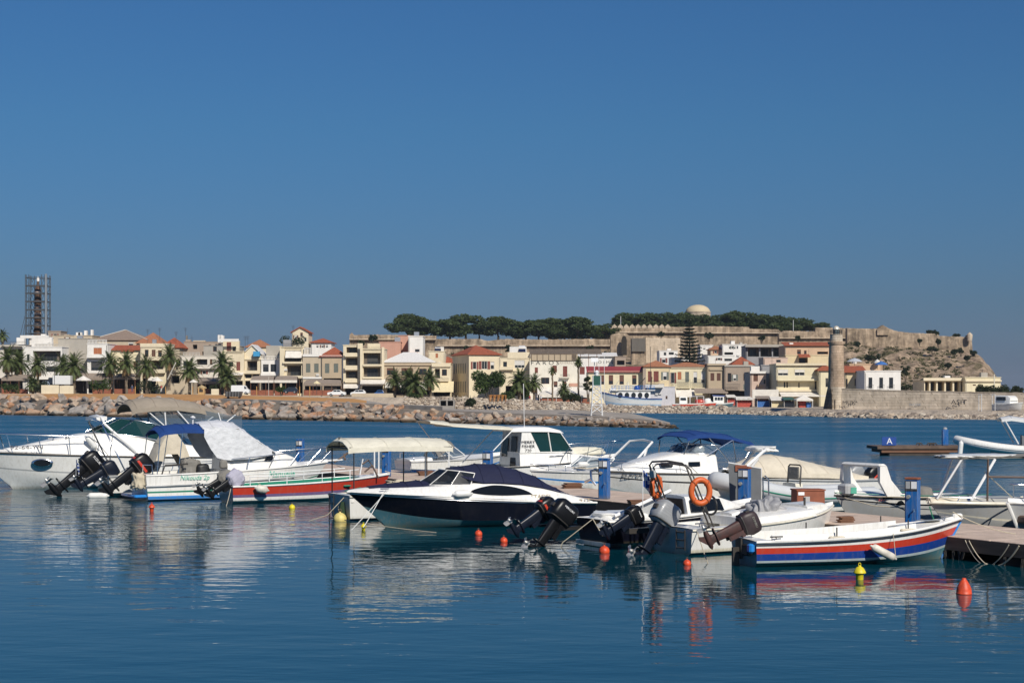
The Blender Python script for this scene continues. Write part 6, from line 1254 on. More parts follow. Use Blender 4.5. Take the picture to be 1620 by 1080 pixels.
def flagm():
    m = bpy.data.materials.new('striped_flag_cloth'); m.use_nodes = True; nt = m.node_tree; b = nt.nodes['Principled BSDF']; b.inputs['Roughness'].default_value = .9
    tc = nt.nodes.new('ShaderNodeTexCoord'); sp = nt.nodes.new('ShaderNodeSeparateXYZ'); lnk(nt, tc.outputs['Generated'], sp.inputs[0])
    def M(op, a, b2):
        n = nt.nodes.new('ShaderNodeMath'); n.operation = op
        for i, q in enumerate((a, b2)):
            if isinstance(q, (int, float)): n.inputs[i].default_value = q
            else: lnk(nt, q, n.inputs[i])
        return n.outputs[0]
    stripe = M('GREATER_THAN', M('MODULO', M('MULTIPLY', sp.outputs[2], 9), 2), 1.0); inC = M('MULTIPLY', M('LESS_THAN', sp.outputs[0], .37), M('GREATER_THAN', sp.outputs[2], .444))
    cross = M('MAXIMUM', M('LESS_THAN', M('ABSOLUTE', M('SUBTRACT', sp.outputs[0], .185), 0), .037), M('LESS_THAN', M('ABSOLUTE', M('SUBTRACT', sp.outputs[2], .722), 0), .055))
    f = M('ADD', M('MULTIPLY', stripe, M('SUBTRACT', 1, inC)), M('MULTIPLY', inC, cross)); mx = nt.nodes.new('ShaderNodeMix'); mx.data_type = 'RGBA'; lnk(nt, f, mx.inputs[0]); mx.inputs[6].default_value = (.012,.06,.30,1); mx.inputs[7].default_value = (.75,.75,.76,1)
    lnk(nt, mx.outputs[2], b.inputs['Base Color']); return m
M_flag = flagm()
def flag(label, p, w, h, rz, droop, pole=None):
    t = thing('flag', label, 'flag', tuple(p), rz); g = [[(w*i/10, .05*math.sin(i*1.1)*(i/10), -h*j/6-droop*(i/10)**1.3) for j in range(7)] for i in range(11)]; mb = MB(); mb.loft(g); mb.build('cloth', M_flag, t, smooth=60, fix=False)
    MB().tube([(-.012,0,-h-(pole or .3)),(-.012,0,.08)], .012, 6).build('staff', M_alu, t)
def fender(label, p, L, r, axis, m=None, rope=None):
    m = m or M_fend; a = Vector(axis).normalized(); o = MB().lathe([(.012,-L/2-.07),(.03,-L/2-.05),(r*.35,-L/2-.01),(r*.78,-L/2+r*.2),(r*.95,-L/2+r*.5),(r,-L/2+r),(r,L/2-r),(r*.95,L/2-r*.5),(r*.78,L/2-r*.2),(r*.35,L/2+.01),(.03,L/2+.05),(.012,L/2+.07)], 14).build('fender', m, None, smooth=50)
    o.location = p; o.rotation_euler = a.to_track_quat('Z','Y').to_euler(); tag(o, label, 'fender')
    if rope:
        e = Vector(p)+a*(L/2+.05); mb = MB(); inv = (Matrix.Translation(p) @ a.to_track_quat('Z','Y').to_matrix().to_4x4()).inverted(); mb.tube([inv @ e, inv @ Vector(rope)], .009, 5); mb.build('cord', M_rope, o)
    return o
def ring(label, p, rz, R0=.24, r=.075):
    t = thing('lifebuoy', label, 'lifebuoy', tuple(p), rz); mb = MB(); mb.tube([(R0*math.cos(i*PI/16),0,R0*1.22*math.sin(i*PI/16)) for i in range(32)], r, 12, True); mb.build('ring', M_orange, t, smooth=60)
    b = MB(); 
    for k in range(4): a = PI/4+k*PI/2; c = Vector((R0*math.cos(a),0,R0*1.22*math.sin(a))); d = c.normalized(); b.tube([c+(d*math.cos(q*PI/5)+Vector((0,1,0))*math.sin(q*PI/5))*(r+.004) for q in range(10)], .016, 5, True)
    b.build('straps', mat('faded_strap', (.42,.10,.03), .7), t)
def wpt(t, x, y, z):
    a = t.rotation_euler.z; x *= t.scale.x; y *= t.scale.y; z *= t.scale.z; return Vector((t.location.x+x*math.cos(a)-y*math.sin(a), t.location.y+x*math.sin(a)+y*math.cos(a), z))
# ------------------------------------------------------------------ boats on the near side of the pontoon, right to left
def boat_striped():
    t = boat('open_boat', 'white open boat with red and blue stripes and a weathered maroon outboard', 5.46, 37.9, 17); h = Hull(5.75, 1.75, .60, .98, stern=.80, rake=.62, p=2.3, zc=.10, zcb=.30, cb=.86, cbb=.5, sheer=2.4, fp=.85)
    h.build(t, [M_antif, M_pale, M_blue, M_red, M_white, M_ggrey, gelcoat('teal_transom_paint', (.26,.38,.44))], [(0,0),(.10,1),(.42,2),(.70,3),(.93,4),(1,5)], bottom=0)
    h.deck(t, [(0,.06,'d',.01),(.06,.70,'c',.22),(.70,1,'d',.05)], M_white, .2, M_vinyl); h.rub(t, M_white, .035, -.01, 'gunwale'); h.rub(t, M_black, .014, -.075)
    cm = MB()
    for sg in (-1,1): cm.loft([[(x, sg*(h.b(x/5.75)-.16), h.zs(x/5.75)), (x, sg*(h.b(x/5.75)-.19), h.zs(x/5.75)+.13), (x, sg*(h.b(x/5.75)-.22), h.zs(x/5.75)+.13), (x, sg*(h.b(x/5.75)-.24), h.zs(x/5.75)-.2)] for x in [.4+.2*i for i in range(20)]], False, True, True)
    cm.build('coaming', M_white, t, smooth=30)
    for x in (1.2, 2.6): MB().bev(x,-.62,.40,x+.32,.62,.46,.02).build('thwart', M_vinyl, t)
    for x in (1.95, 3.9):
        for sg in (-1,1):
            y = sg*(h.b(x/5.75)-.1); z = h.zs(x/5.75); MB().bev(x-.2,y-.05,z,x+.2,y+.05,z+.055,.02).build('oar_pad', M_wood if 0 else M_beige, t); MB().tube([(x,y,z),(x,y,z+.26)], .018, 6).build('thole_pin', M_dtube, t)
    MB().lathe([(.0,0),(.26,.0),(.26,.012),(.0,.012)], 16).build('deck_hatch', M_ggrey, t, loc=(4.75,-.12,.935)).scale = (1.3,.5,1)
    MB().bev(5.5,-.06,.9,5.76,.06,1.08,.03).build('stem_head', M_white, t); tubes(t, 'bow_stem', [[(h.x(1,z)+.02,0,z) for z in (.0,.2,.4,.6,.8,.95)]], M_lblue, .035)
    tubes(t, 'bow_cleat', [[(5.2,-.12,.92),(5.2,-.12,1.03),(5.1,-.12,1.03),(5.3,-.12,1.03)]], M_steel, .015); tubes(t, 'stern_cleat', [[(.45,-.66,.64),(.45,-.66,.70),(.3,-.66,.70),(.62,-.66,.70)]], M_black, .016)
    ob = outboard(t, -.10, .12, .66, 66, mat('faded_black_cowl', (.035,.022,.024), .5, scale=5, var=.5), M_mrust, .94, txt=('EVINRU', .085, M_ggrey), bulk=1.05)
    bk = MB(); bk.box(-.14,-.02,.15,-.10,.28,.62); bk.box(-.32,.02,-.1,-.16,.10,.42); bk.build('engine_bracket', M_dtube, t); MB().bev(-.22,-.55,.26,-.08,-.20,.52,.03).build('trim_box', M_black, t); MB().bev(-.24,-.72,.34,-.10,-.52,.56,.04).build('blue_cloth', M_lblue, t)
    fender('long dirty white fender hanging at the red and blue stripes', wpt(t, 3.02, -1.02, .30), .62, .095, (.80,.20,-.42), M_fendd, wpt(t, 3.35,-.9,.72)); return t, h
bA, hA = boat_striped()
def boat_ladder():
    t = boat('open_boat', 'white round bowed boat with a stern ladder and a crumpled silver cover', 4.02, 40.7, 33); h = Hull(5.5, 1.95, .66, 1.02, stern=.90, rake=.35, p=3.0, zc=.06, cbb=.6, sheer=2.2)
    h.build(t, [M_pale, M_white, M_cream, M_ggrey], [(.12,2),(.55,1),(1,1)], bottom=0, transom=3); h.deck(t, [(0,.10,'d',.01),(.10,.74,'c',.25),(.74,1,'d',.06)], M_white, .22, M_white); h.rub(t, M_cream, .03)
    trunk(t, 'side_moulding', [(1.6,.86,.66,.80,.84),(3.2,.93,.72,.86,.96),(4.1,.86,.82,.74,1.0)], M_white); lump(t, 'silver_cover', (3.0,-.05,.92), .46, .42, .34, M_starp, 5, .55, 5)
    tubes(t, 'post', [[(4.05,-.45,.9),(4.05,-.45,1.28)]], M_dtube, .03); trunk(t, 'bow_locker', [(4.0,.66,.82,.60,1.06),(4.6,.52,.88,.46,1.10),(5.0,.34,.92,.28,1.06)], M_white)
    for sg in (-1,1):
        tubes(t, 'arch', [[(.55,sg*.78,.68),(-.15,sg*.74,2.18),(-.17,sg*.60,2.27),(-.17,0,2.31)]], M_dtube, .026); tubes(t, 'arch', [[(.68,sg*.78,.68),(-.02,sg*.74,2.12),(-.04,sg*.58,2.21),(-.04,0,2.24)]], M_dtube, .022)
    MB().bev(-.12,.62,1.85,-.02,.80,2.05,.02).build('arch_lamp', M_ggrey, t)
    outboard(t, -.14, .16, .50, 32, M_mgrey, M_mnavy, 1.10, bulk=1.15, prop=True); ladder(t, -.08, -.42, .12, .62, M_dtube, .17, 3)
    outboard(t, -.62, .98, .62, 62, M_motor, M_mnavy, .86, txt=('MARINER', .05, M_wink)); MB().box(-.7,.86,.45,.05,1.06,.58).build('engine_bracket', M_dtube, t)
    tubes(t, 'steering_hoop', [[(1.5,.32+.26*math.cos(a),1.12+.24*math.sin(a)) for a in [i*PI/9 for i in range(19)]]], M_black, .03); trunk(t, 'console', [(1.75,.26,.3,.24,.92),(2.05,.28,.3,.2,.98)], M_white)
    tubes(t, 'stern_cleat', [[(.25,-.75,.70),(.25,-.75,.78),(.12,-.75,.78),(.4,-.75,.78)]], M_steel, .016)
    rb = MB(); rb.lathe([(.02,-.02),(.34,-.02),(.34,.02),(.02,.02)], 20, (0,0,0), 'x'); rb.build('rudder_board', M_redwood, t, loc=(.3,.80,.98))
    ring('bright orange lifebuoy hung on the right hand leg of the dark arch', wpt(t,.16,-.90,1.58), .25); ring('shaded orange lifebuoy on the left hand leg of the dark arch', wpt(t,.16,.86,1.62), .95, .21, .065)
    flag('blue and white striped flag drooping beside the shaded lifebuoy', wpt(t,-.15,1.0,2.05), .34, .42, .5, .42, .7); return t, h
bB, hB = boat_ladder()
def boat_navyopen():
    t = boat('open_boat', 'navy hulled open boat with white gunwale between two groups of outboards', 2.15, 42.6, 30); h = Hull(5.2, 1.7, .70, 1.0, stern=.88, rake=.5, zc=.10)
    h.build(t, [M_pale, M_navy, M_white, M_navy], [(.85,1),(1,2)], bottom=0); h.deck(t, [(0,.05,'d',.01),(.05,.52,'c',.25),(.52,1,'d',.08)], M_white, .2, M_white); h.rub(t, M_white, .04, -.02)
    lump(t, 'boat_cover', (.95,.15,.74), .8, .62, .15, M_white, 3, .2, 4); trunk(t, 'cuddy', [(2.5,.74,.76,.60,1.24),(3.6,.72,.8,.56,1.22),(4.5,.45,.88,.3,.98)], M_white)
    pane(t, 'cuddy_window', [(2.6,-.76,.84),(3.7,-.735,.86),(3.62,-.62,1.16),(2.6,-.655,1.16)], M_dglass); pane(t, 'cuddy_opening', [(2.48,-.6,.74),(2.48,.6,.74),(2.48,.5,1.18),(2.48,-.5,1.18)], M_dark)
    tubes(t, 'boom', [[(.35,-.45,.80),(2.1,-.50,1.42)]], M_alu, .045); pane(t, 'grey_windbreak', [(.75,-.30,.80),(2.1,-.34,.80),(2.05,-.34,1.34),(1.7,-.34,1.24)], M_ggrey)
    outboard(t, -.72, .55, .40, 38, M_motor, M_motor, 1.05, bulk=1.22, txt=('MERCURY', .075, M_wink)); outboard(t, -.95, 1.15, .58, 58, M_motor, M_mnavy, .95, bulk=1.15, band=M_red, txt=('YAMAHA', .06, M_red))
    bk = MB(); bk.box(-.86,.46,.40,.02,.64,.50); bk.box(-1.0,1.08,.46,.05,1.2,.53); bk.box(-.05,.4,.46,.03,1.2,.53); bk.build('engine_bracket', M_black, t); tubes(t, 'bow_line_bridle', [[(-.1,-.1,.72),(-.75,.35,.1),(-.8,.4,-.05)],[(-.1,-.1,.72),(-.12,-.6,.32)]], M_rope, .014)
    MB().box(-.06,-.8,.02,-.02,.8,.13).build('boot_top', M_white, t); return t, h
bC, hC = boat_navyopen()
def speedboat():
    t = boat('speedboat', 'black and white speedboat under navy canvas covers', 2.16, 50.73, 200); h = Hull(8.3, 2.5, .66, 1.08, stern=.88, rake=1.35, p=2.1, zc=.20, zcb=.60, cb=.90, cbb=.42, sheer=1.2, draft=.4, zf=.0)
    h.build(t, [M_antif, M_navy, M_white, M_navy], [(.97,1),(1,2)], bottom=0, n=36); L = 8.3
    st = [(.02,1.06,.64,.98,.70),(.9,1.16,.69,.98,.92),(1.7,1.2,.74,.92,1.14),(2.6,1.24,.80,.88,1.27),(3.6,1.24,.86,.86,1.33),(4.6,1.21,.90,.86,1.30),(5.4,1.12,.95,.80,1.24),(6.4,.93,1.0,.62,1.21),(7.3,.62,1.04,.38,1.19),(8.0,.28,1.07,.14,1.14),(8.27,.05,1.08,.03,1.10)]
    trunk(t, 'upper_shell', st, M_white, 50); h.rub(t, M_white, .03, .0); h.rub(t, M_steel, .012, -.05, 'chrome_strip')
    def sidept(x, v, off=.02):
        a = [interp(x, [(s[0], s[k]) for s in st]) for k in range(5)]; wt, zt = lerp(a[1],a[3],.9), lerp(a[2],a[4],.88); return Vector((x, lerp(a[1],wt,v)+off, lerp(a[2],zt,v)))
    def lens(x0, x1, f0, f1, name, m, off=.015):
        n = 22; g = []
        for i in range(n+1): x = lerp(x0, x1, i/n); g.append([sidept(x, lerp(f0(i/n), f1(i/n), j/4), off) for j in range(5)])
        return MB().loft(g).build(name, m, t, smooth=60, fix=False)
    lens(2.25, 4.45, lambda u: .46-.30*math.sin(PI*u)**.7*(.45+.55*u), lambda u: .46+.50*math.sin(PI*u)**.6, 'side_window', M_dglass, .022); lens(2.12, 4.56, lambda u: .45-.36*math.sin(PI*u)**.65*(.45+.55*u), lambda u: .46+.56*math.sin(PI*u)**.55, 'window_surround', M_white, .012)
    # wraparound windscreen, seats behind it, navy canvas
    base = [Vector((4.35,.86,1.26)),Vector((5.0,.80,1.27)),Vector((5.65,.55,1.27)),Vector((5.95,0,1.28)),Vector((5.65,-.55,1.27)),Vector((5.0,-.80,1.27)),Vector((4.35,-.86,1.26))]; top = [Vector((4.15,.74,1.60)),Vector((4.65,.68,1.67)),Vector((5.0,.45,1.70)),Vector((5.15,0,1.71)),Vector((5.0,-.45,1.70)),Vector((4.65,-.68,1.67)),Vector((4.15,-.74,1.60))]
    screen(t, base, top, M_tint if 0 else M_smoke, M_white, .016); MB().bev(4.35,.15,1.1,4.75,.62,1.52,.08).build('seat', M_beige, t)
    canopy(t, 'cockpit_cover', [(.15,.92,.66,.05),(.7,.95,.82,.08),(1.2,.97,.98,.16),(1.8,.97,1.16,.28),(2.5,.94,1.28,.40),(3.2,.92,1.33,.48),(3.9,.90,1.36,.48),(4.4,.84,1.42,.34),(4.8,.66,1.62,.11)], M_navyc, .03, 14, wr=.024)
    canopy(t, 'foredeck_cover', [(5.5,.62,1.24,.12),(5.9,.66,1.22,.16),(6.4,.58,1.21,.14),(7.0,.42,1.20,.10),(7.6,.22,1.18,.06)], M_navyc, .03, 8, wr=.01)
    tubes(t, 'cleat', [[(7.2,.58,1.10),(7.2,.60,1.18),(7.05,.60,1.18),(7.35,.60,1.18)]], M_steel, .018)
    for x, s, sz in ((1.95,'STADEL',.17),(.35,'315',.22)):
        p = sidept(x, .35, .03); o = lettering(s, sz, M_gold, t, p, (math.radians(72), 0, PI), sx=1.3)
    MB().bev(-.5,-.95,.28,.0,.95,.36,.04).build('swim_platform', M_white, t); pd = sidept(4.75,.35,.13); t.scale = (.905,1,1)
    fender('white cylinder fender lying along the speedboat below its windscreen', wpt(t, *pd), .50, .11, (1,.30,.02), M_fend); return t, h
bD, hD = speedboat()
def boat_canopied():
    t = boat('canopy_boat', 'white boat with a long ivory canopy on thin poles behind the speedboat bow', -5.4, 51.4, 30); h = Hull(5.9, 1.85, .80, 1.0, stern=.9, rake=.4, zc=.08)
    h.build(t, [M_blue, M_white, M_white, M_ggrey], [(.5,1),(1,2)], bottom=0); h.deck(t, [(0,.05,'d',0),(.05,.75,'c',.28),(.75,1,'d',.06)], M_white, .15, M_cream); h.rub(t, M_cream, .03)
    MB().bev(-.06,-.82,.56,.10,.82,.82,.04).build('transom_top', M_white, t)
    canopy(t, 'canopy', [(-.15,.86,2.28,.22),(.0,.88,2.31,.27),(1.2,.88,2.33,.24),(2.4,.88,2.31,.26),(3.45,.86,2.28,.24),(3.55,.84,2.26,.19)], M_crmcan, .03, 12, .13, .016)
    tubes(t, 'canopy_frame', [[(.05,-.84,.8),(.05,-.84,2.3)],[(.05,.84,.8),(.05,.84,2.3)],[(2.6,-.84,.85),(2.6,-.84,2.3)],[(2.6,.84,.85),(2.6,.84,2.3)],[(-.1,-.84,2.3),(3.5,-.84,2.27)],[(-.1,.84,2.3),(3.5,.84,2.27)],[(-.08,-.84,2.28),(-.08,.84,2.28)],[(-.08,0,2.28),(-.08,0,2.62)]], M_dtube, .022)
    tubes(t, 'white_pole', [[(3.4,-.84,.95),(3.4,-.84,2.27)],[(3.4,.84,.95),(3.4,.84,2.27)]], M_alu, .025); ladder(t, -.10, .55, -.25, .78, M_dtube, .17, 5)
    lump(t, 'net_heap', (1.0,.2,.75), .5, .45, .22, M_weed, 4, .4); tubes(t, 'stern_rope', [[(-.02,-.4,.8),(-.6,-.3,.2),(-1.2,.1,-.05)],[(-.05,.1,.78),(-.08,.05,-.05)]], M_rope, .013)
    MB().lathe([(.02,0),(.10,.01),(.10,.03),(.02,.04)], 10, (0,0,0), 'y').build('red_badge', M_red, t, loc=(1.2,-.92,.58)); wd = MB(); wd.tube([(-.12,-.35,.6),(-.15,-.35,.2),(-.14,-.34,-.2)], [.05,.13,.10], 7); wd.build('weed_rope', M_weed, t); return t, h
boat_canopied()
def boat_red():
    t = boat('open_boat', 'red and white fishing boat with a green inside and covered outboards', -10.45, 59.5, 30); h = Hull(6.6, 1.95, .62, .88, stern=.85, rake=.5, p=2.4, zc=.10, zcb=.3)
    h.build(t, [M_white, M_red, M_purple, M_ggrey, M_antif], [(.22,0),(.42,2),(.92,1),(1,0)], bottom=0, transom=4); h.deck(t, [(0,.05,'d',0),(.05,.78,'c',.32),(.78,1,'d',.05)], M_white, .12, M_hgreen); h.rub(t, M_white, .032, .0, 'gunwale')
    for x in (1.6,3.1,4.3): MB().bev(x,-.85,.50,x+.3,.85,.56,.02).build('thwart', M_hgreen, t)
    for sg in (-1,1):
        lines = [[(x, sg*(h.b(x/6.6)-.08), h.zs(x/6.6)),(x, sg*(h.b(x/6.6)-.08), h.zs(x/6.6)+.34)] for x in (.6,2.0,3.4,4.6)]+[[(x, sg*(h.b(x/6.6)-.08), h.zs(x/6.6)+.34) for x in (.6,2.0,3.4,4.6,5.0)]]
        tubes(t, 'hand_rail', lines, M_alu, .018)
    tubes(t, 'bow_posts', [[(5.9,-.12,.9),(5.9,-.12,2.05)],[(6.15,.02,.92),(6.15,.02,1.9)],[(5.9,-.12,1.9),(6.15,.02,1.8)],[(5.2,-.3,.9),(5.35,-.25,1.5)]], M_alu, .03); tubes(t, 'anchor', [[(5.4,-.3,1.0),(5.7,-.35,1.25),(5.6,-.2,1.45),(5.3,-.3,1.3)],[(5.7,-.35,1.25),(5.9,-.5,.75)]], M_rtube, .035)
    outboard(t, .0, -.45, .56, 56, M_motor, M_motor, .95, cover=M_lilac, bulk=1.05); outboard(t, -.1, .34, .54, 62, M_motor, M_motor, .95, cover=M_gcover, bulk=1.0)
    fender('short fat dirty white fender on the red hull', wpt(t, .95,-1.06,.52), .42, .15, (.95,.25,-.22), M_fendd, wpt(t,.85,-.9,.75)); return t, h
bF, hF = boat_red()
def boat_green_letters():
    t = boat('cabin_boat', 'white cabin boat with green lettering under a silver white tarp', -13.95, 61.0, 30); h = Hull(7.6, 2.3, .98, 1.28, stern=.9, rake=1.0, p=2.4, zc=.06, zcb=.40, cb=.92, cbb=.45, sheer=1.6)
    h.build(t, [M_lblue, M_white, M_hgreen, M_white], [(.13,0),(.26,1),(.33,2),(.60,1),(1,1)], bottom=0); h.deck(t, [(0,.05,'d',0),(.05,.42,'c',.45),(.42,1,'d',.08)], M_white, .18, M_white); h.rub(t, M_white, .03, -.02); h.rub(t, M_ggrey, .03, -.42, 'side_fender_strip')
    trunk(t, 'cabin', [(3.1,.92,1.08,.78,1.68),(4.2,.88,1.12,.72,1.80),(5.4,.70,1.15,.55,1.72),(6.0,.55,1.18,.40,1.5),(6.25,.45,1.2,.3,1.24)], M_white, 50); pane(t, 'cabin_window', [(4.6,-.83,1.42),(5.0,-.79,1.42),(5.0,-.71,1.64),(4.8,-.74,1.64)], M_dglass)
    canopy(t, 'silver_tarp', [(2.1,.95,2.66,.22),(2.5,.98,2.70,.24),(3.0,1.0,2.71,.24),(3.5,1.0,2.66,.22),(3.9,.97,2.42,.2),(4.4,.90,2.10,.16),(4.9,.78,1.84,.10),(5.15,.70,1.72,.06)], M_tarp, .03, 12, 0, .03)
    for sg in (-1,1):
        g = [[(x, sg*(w+.01+R.uniform(0,.02)), lerp(z1, z0, j/6)+R.uniform(-.015,.015)) for j in range(7)] for x, w, z0, z1 in [(2.15,.95,2.35,2.66),(2.4,.96,1.9,2.68),(2.65,.97,1.55,2.69),(2.9,.99,1.5,2.70),(3.2,1.0,1.45,2.69),(3.55,1.0,1.45,2.62),(3.95,.96,1.48,2.38),(4.4,.89,1.55,2.08),(4.95,.76,1.6,1.80)]]; MB().loft(g).build('tarp_side', M_tarp, t, smooth=50, fix=False)
    canopy(t, 'blue_bimini', [(.45,.80,2.44,.18),(.65,.85,2.56,.2),(1.4,.88,2.64,.2),(2.2,.92,2.62,.22)], M_bimini, .03, 10, .10, .01); tubes(t, 'bimini_frame', [[(.5,-.8,2.42),(.35,-.9,1.0)],[(1.35,-.86,2.6),(1.15,-.95,1.0)],[(.5,.8,2.42),(.35,.9,1.0)],[(1.35,.86,2.6),(1.15,.95,1.0)]], M_steel, .018)
    mb = MB(); mb.tube([(2.0,-.1,2.8),(2.0,-.1,3.05)], .025, 6); mb.lathe([(.09,3.05),(.11,3.09),(.02,3.15)], 8, (2.0,-.1,0)); mb.build('mast_light', M_alu, t)
    h.rail(t, .42, 1, .62, (.5,.62,.74,.86,.94), fwd=.65, r=.018, z2=.45); tubes(t, 'bow_sprit', [[(7.4,0,1.30),(8.25,0,1.34)],[(7.4,.12,1.30),(8.25,.05,1.34)]], M_alu, .04); tubes(t, 'anchor', [[(7.9,0,1.25),(8.35,0,1.5),(8.45,-.1,1.62)],[(8.3,-.15,1.35),(8.4,.15,1.55)]], M_rtube, .04)
    for x, s, sz, u in ((5.35,'Manuella',.36,.72),(1.75,'Nikouda 2p',.24,.82)):
        q = h.side(x/7.6, u, -1, .02); q2 = h.side((x+.3)/7.6, u, -1, .02); lettering(s, sz, M_gtext, t, q, (math.radians(84),0,math.atan2(q2.y-q.y, q2.x-q.x)), .25)
    lump(t, 'gear_heap', (1.75,-.55,1.2), .35, .25, .34, M_gcover, 9, .5, 4); lump(t, 'black_bag', (2.15,-.78,1.15), .26, .2, .2, M_black, 2, .2, 3); lump(t, 'round_buoy', (2.85,-1.12,1.32), .15, .12, .17, M_gcover, 6, .1, 3); tubes(t, 'side_bar', [[(.5,-1.0,1.0),(.62,-1.0,1.32),(1.5,-1.0,1.36)]], M_dtube, .03)
    outboard(t, -.12, .15, .80, 52, M_motor, M_motor, 1.35, bulk=1.1, band=M_red); pb = MB(); pb.bev(-.5,-.9,.12,-.02,.9,.24,.04); pb.build('swim_platform', M_lblue, t)
    tubes(t, 'stern_rail', [[(.15,-1.0,1.0),(.12,-1.0,1.35),(-.1,-.6,1.35),(-.1,-.55,1.0)]], M_steel, .022); lump(t, 'rope_coil', (-.25,-.65,.75), .25, .2, .3, M_rope, 3, .6, 4)
    fender('white fender floating flat by the stern of the boat with green lettering', on(155,784,.07), .72, .13, (1,.1,0), M_fend); return t, h
bG, hG = boat_green_letters()
def boat_beige_console():
    t = boat('open_boat', 'low white boat with a beige covered console and big black outboards', -15.9, 63.4, 30); h = Hull(5.8, 2.1, .82, 1.0, stern=.9, rake=.5, zc=.15)
    h.build(t, [M_pale, M_white, M_white, M_white], [(.5,1),(1,2)], bottom=0); h.deck(t, [(0,.05,'d',0),(.05,.8,'c',.4),(.8,1,'d',.05)], M_white, .16, M_cream); h.rub(t, M_ggrey, .03)
    canopy(t, 'console_cover', [(1.75,.56,1.1,.05),(2.1,.48,1.95,.08),(2.35,.42,2.36,.05),(2.8,.42,2.38,.05),(3.1,.48,1.9,.06),(3.4,.58,1.1,.05)], M_beige, .03, 8, .75, .03); h.rail(t, .15, .9, .30, (.2,.4,.6,.8), loop=False)
    tubes(t, 'aerial', [[(.3,.6,.85),(.5,.55,2.6)],[(.3,.2,.85),(.28,.2,1.9)]], M_steel, .014); tubes(t, 'targa_frame', [[(.6,-.95,.85),(-.4,-.9,2.9),(-.45,0,3.0),(-.4,.9,2.9),(.6,.95,.85)]], M_steel, .03)
    outboard(t, -.55, .55, .70, 50, M_motor, M_motor, 1.55, bulk=1.05, txt=('SUZUKI', .085, M_wink)); outboard(t, -.2, -.55, .66, 60, M_mnavy, M_mnavy, 1.15, bulk=1.05); bk = MB(); bk.bev(-.75,.2,.35,.03,.9,.7,.05); bk.build('engine_bracket', M_white, t)
    flag('small blue and white striped flag hanging from the big black outboard', wpt(t,-1.05,.25,1.45), .42, .30, -1.0, .34, .5); return t, h
boat_beige_console()
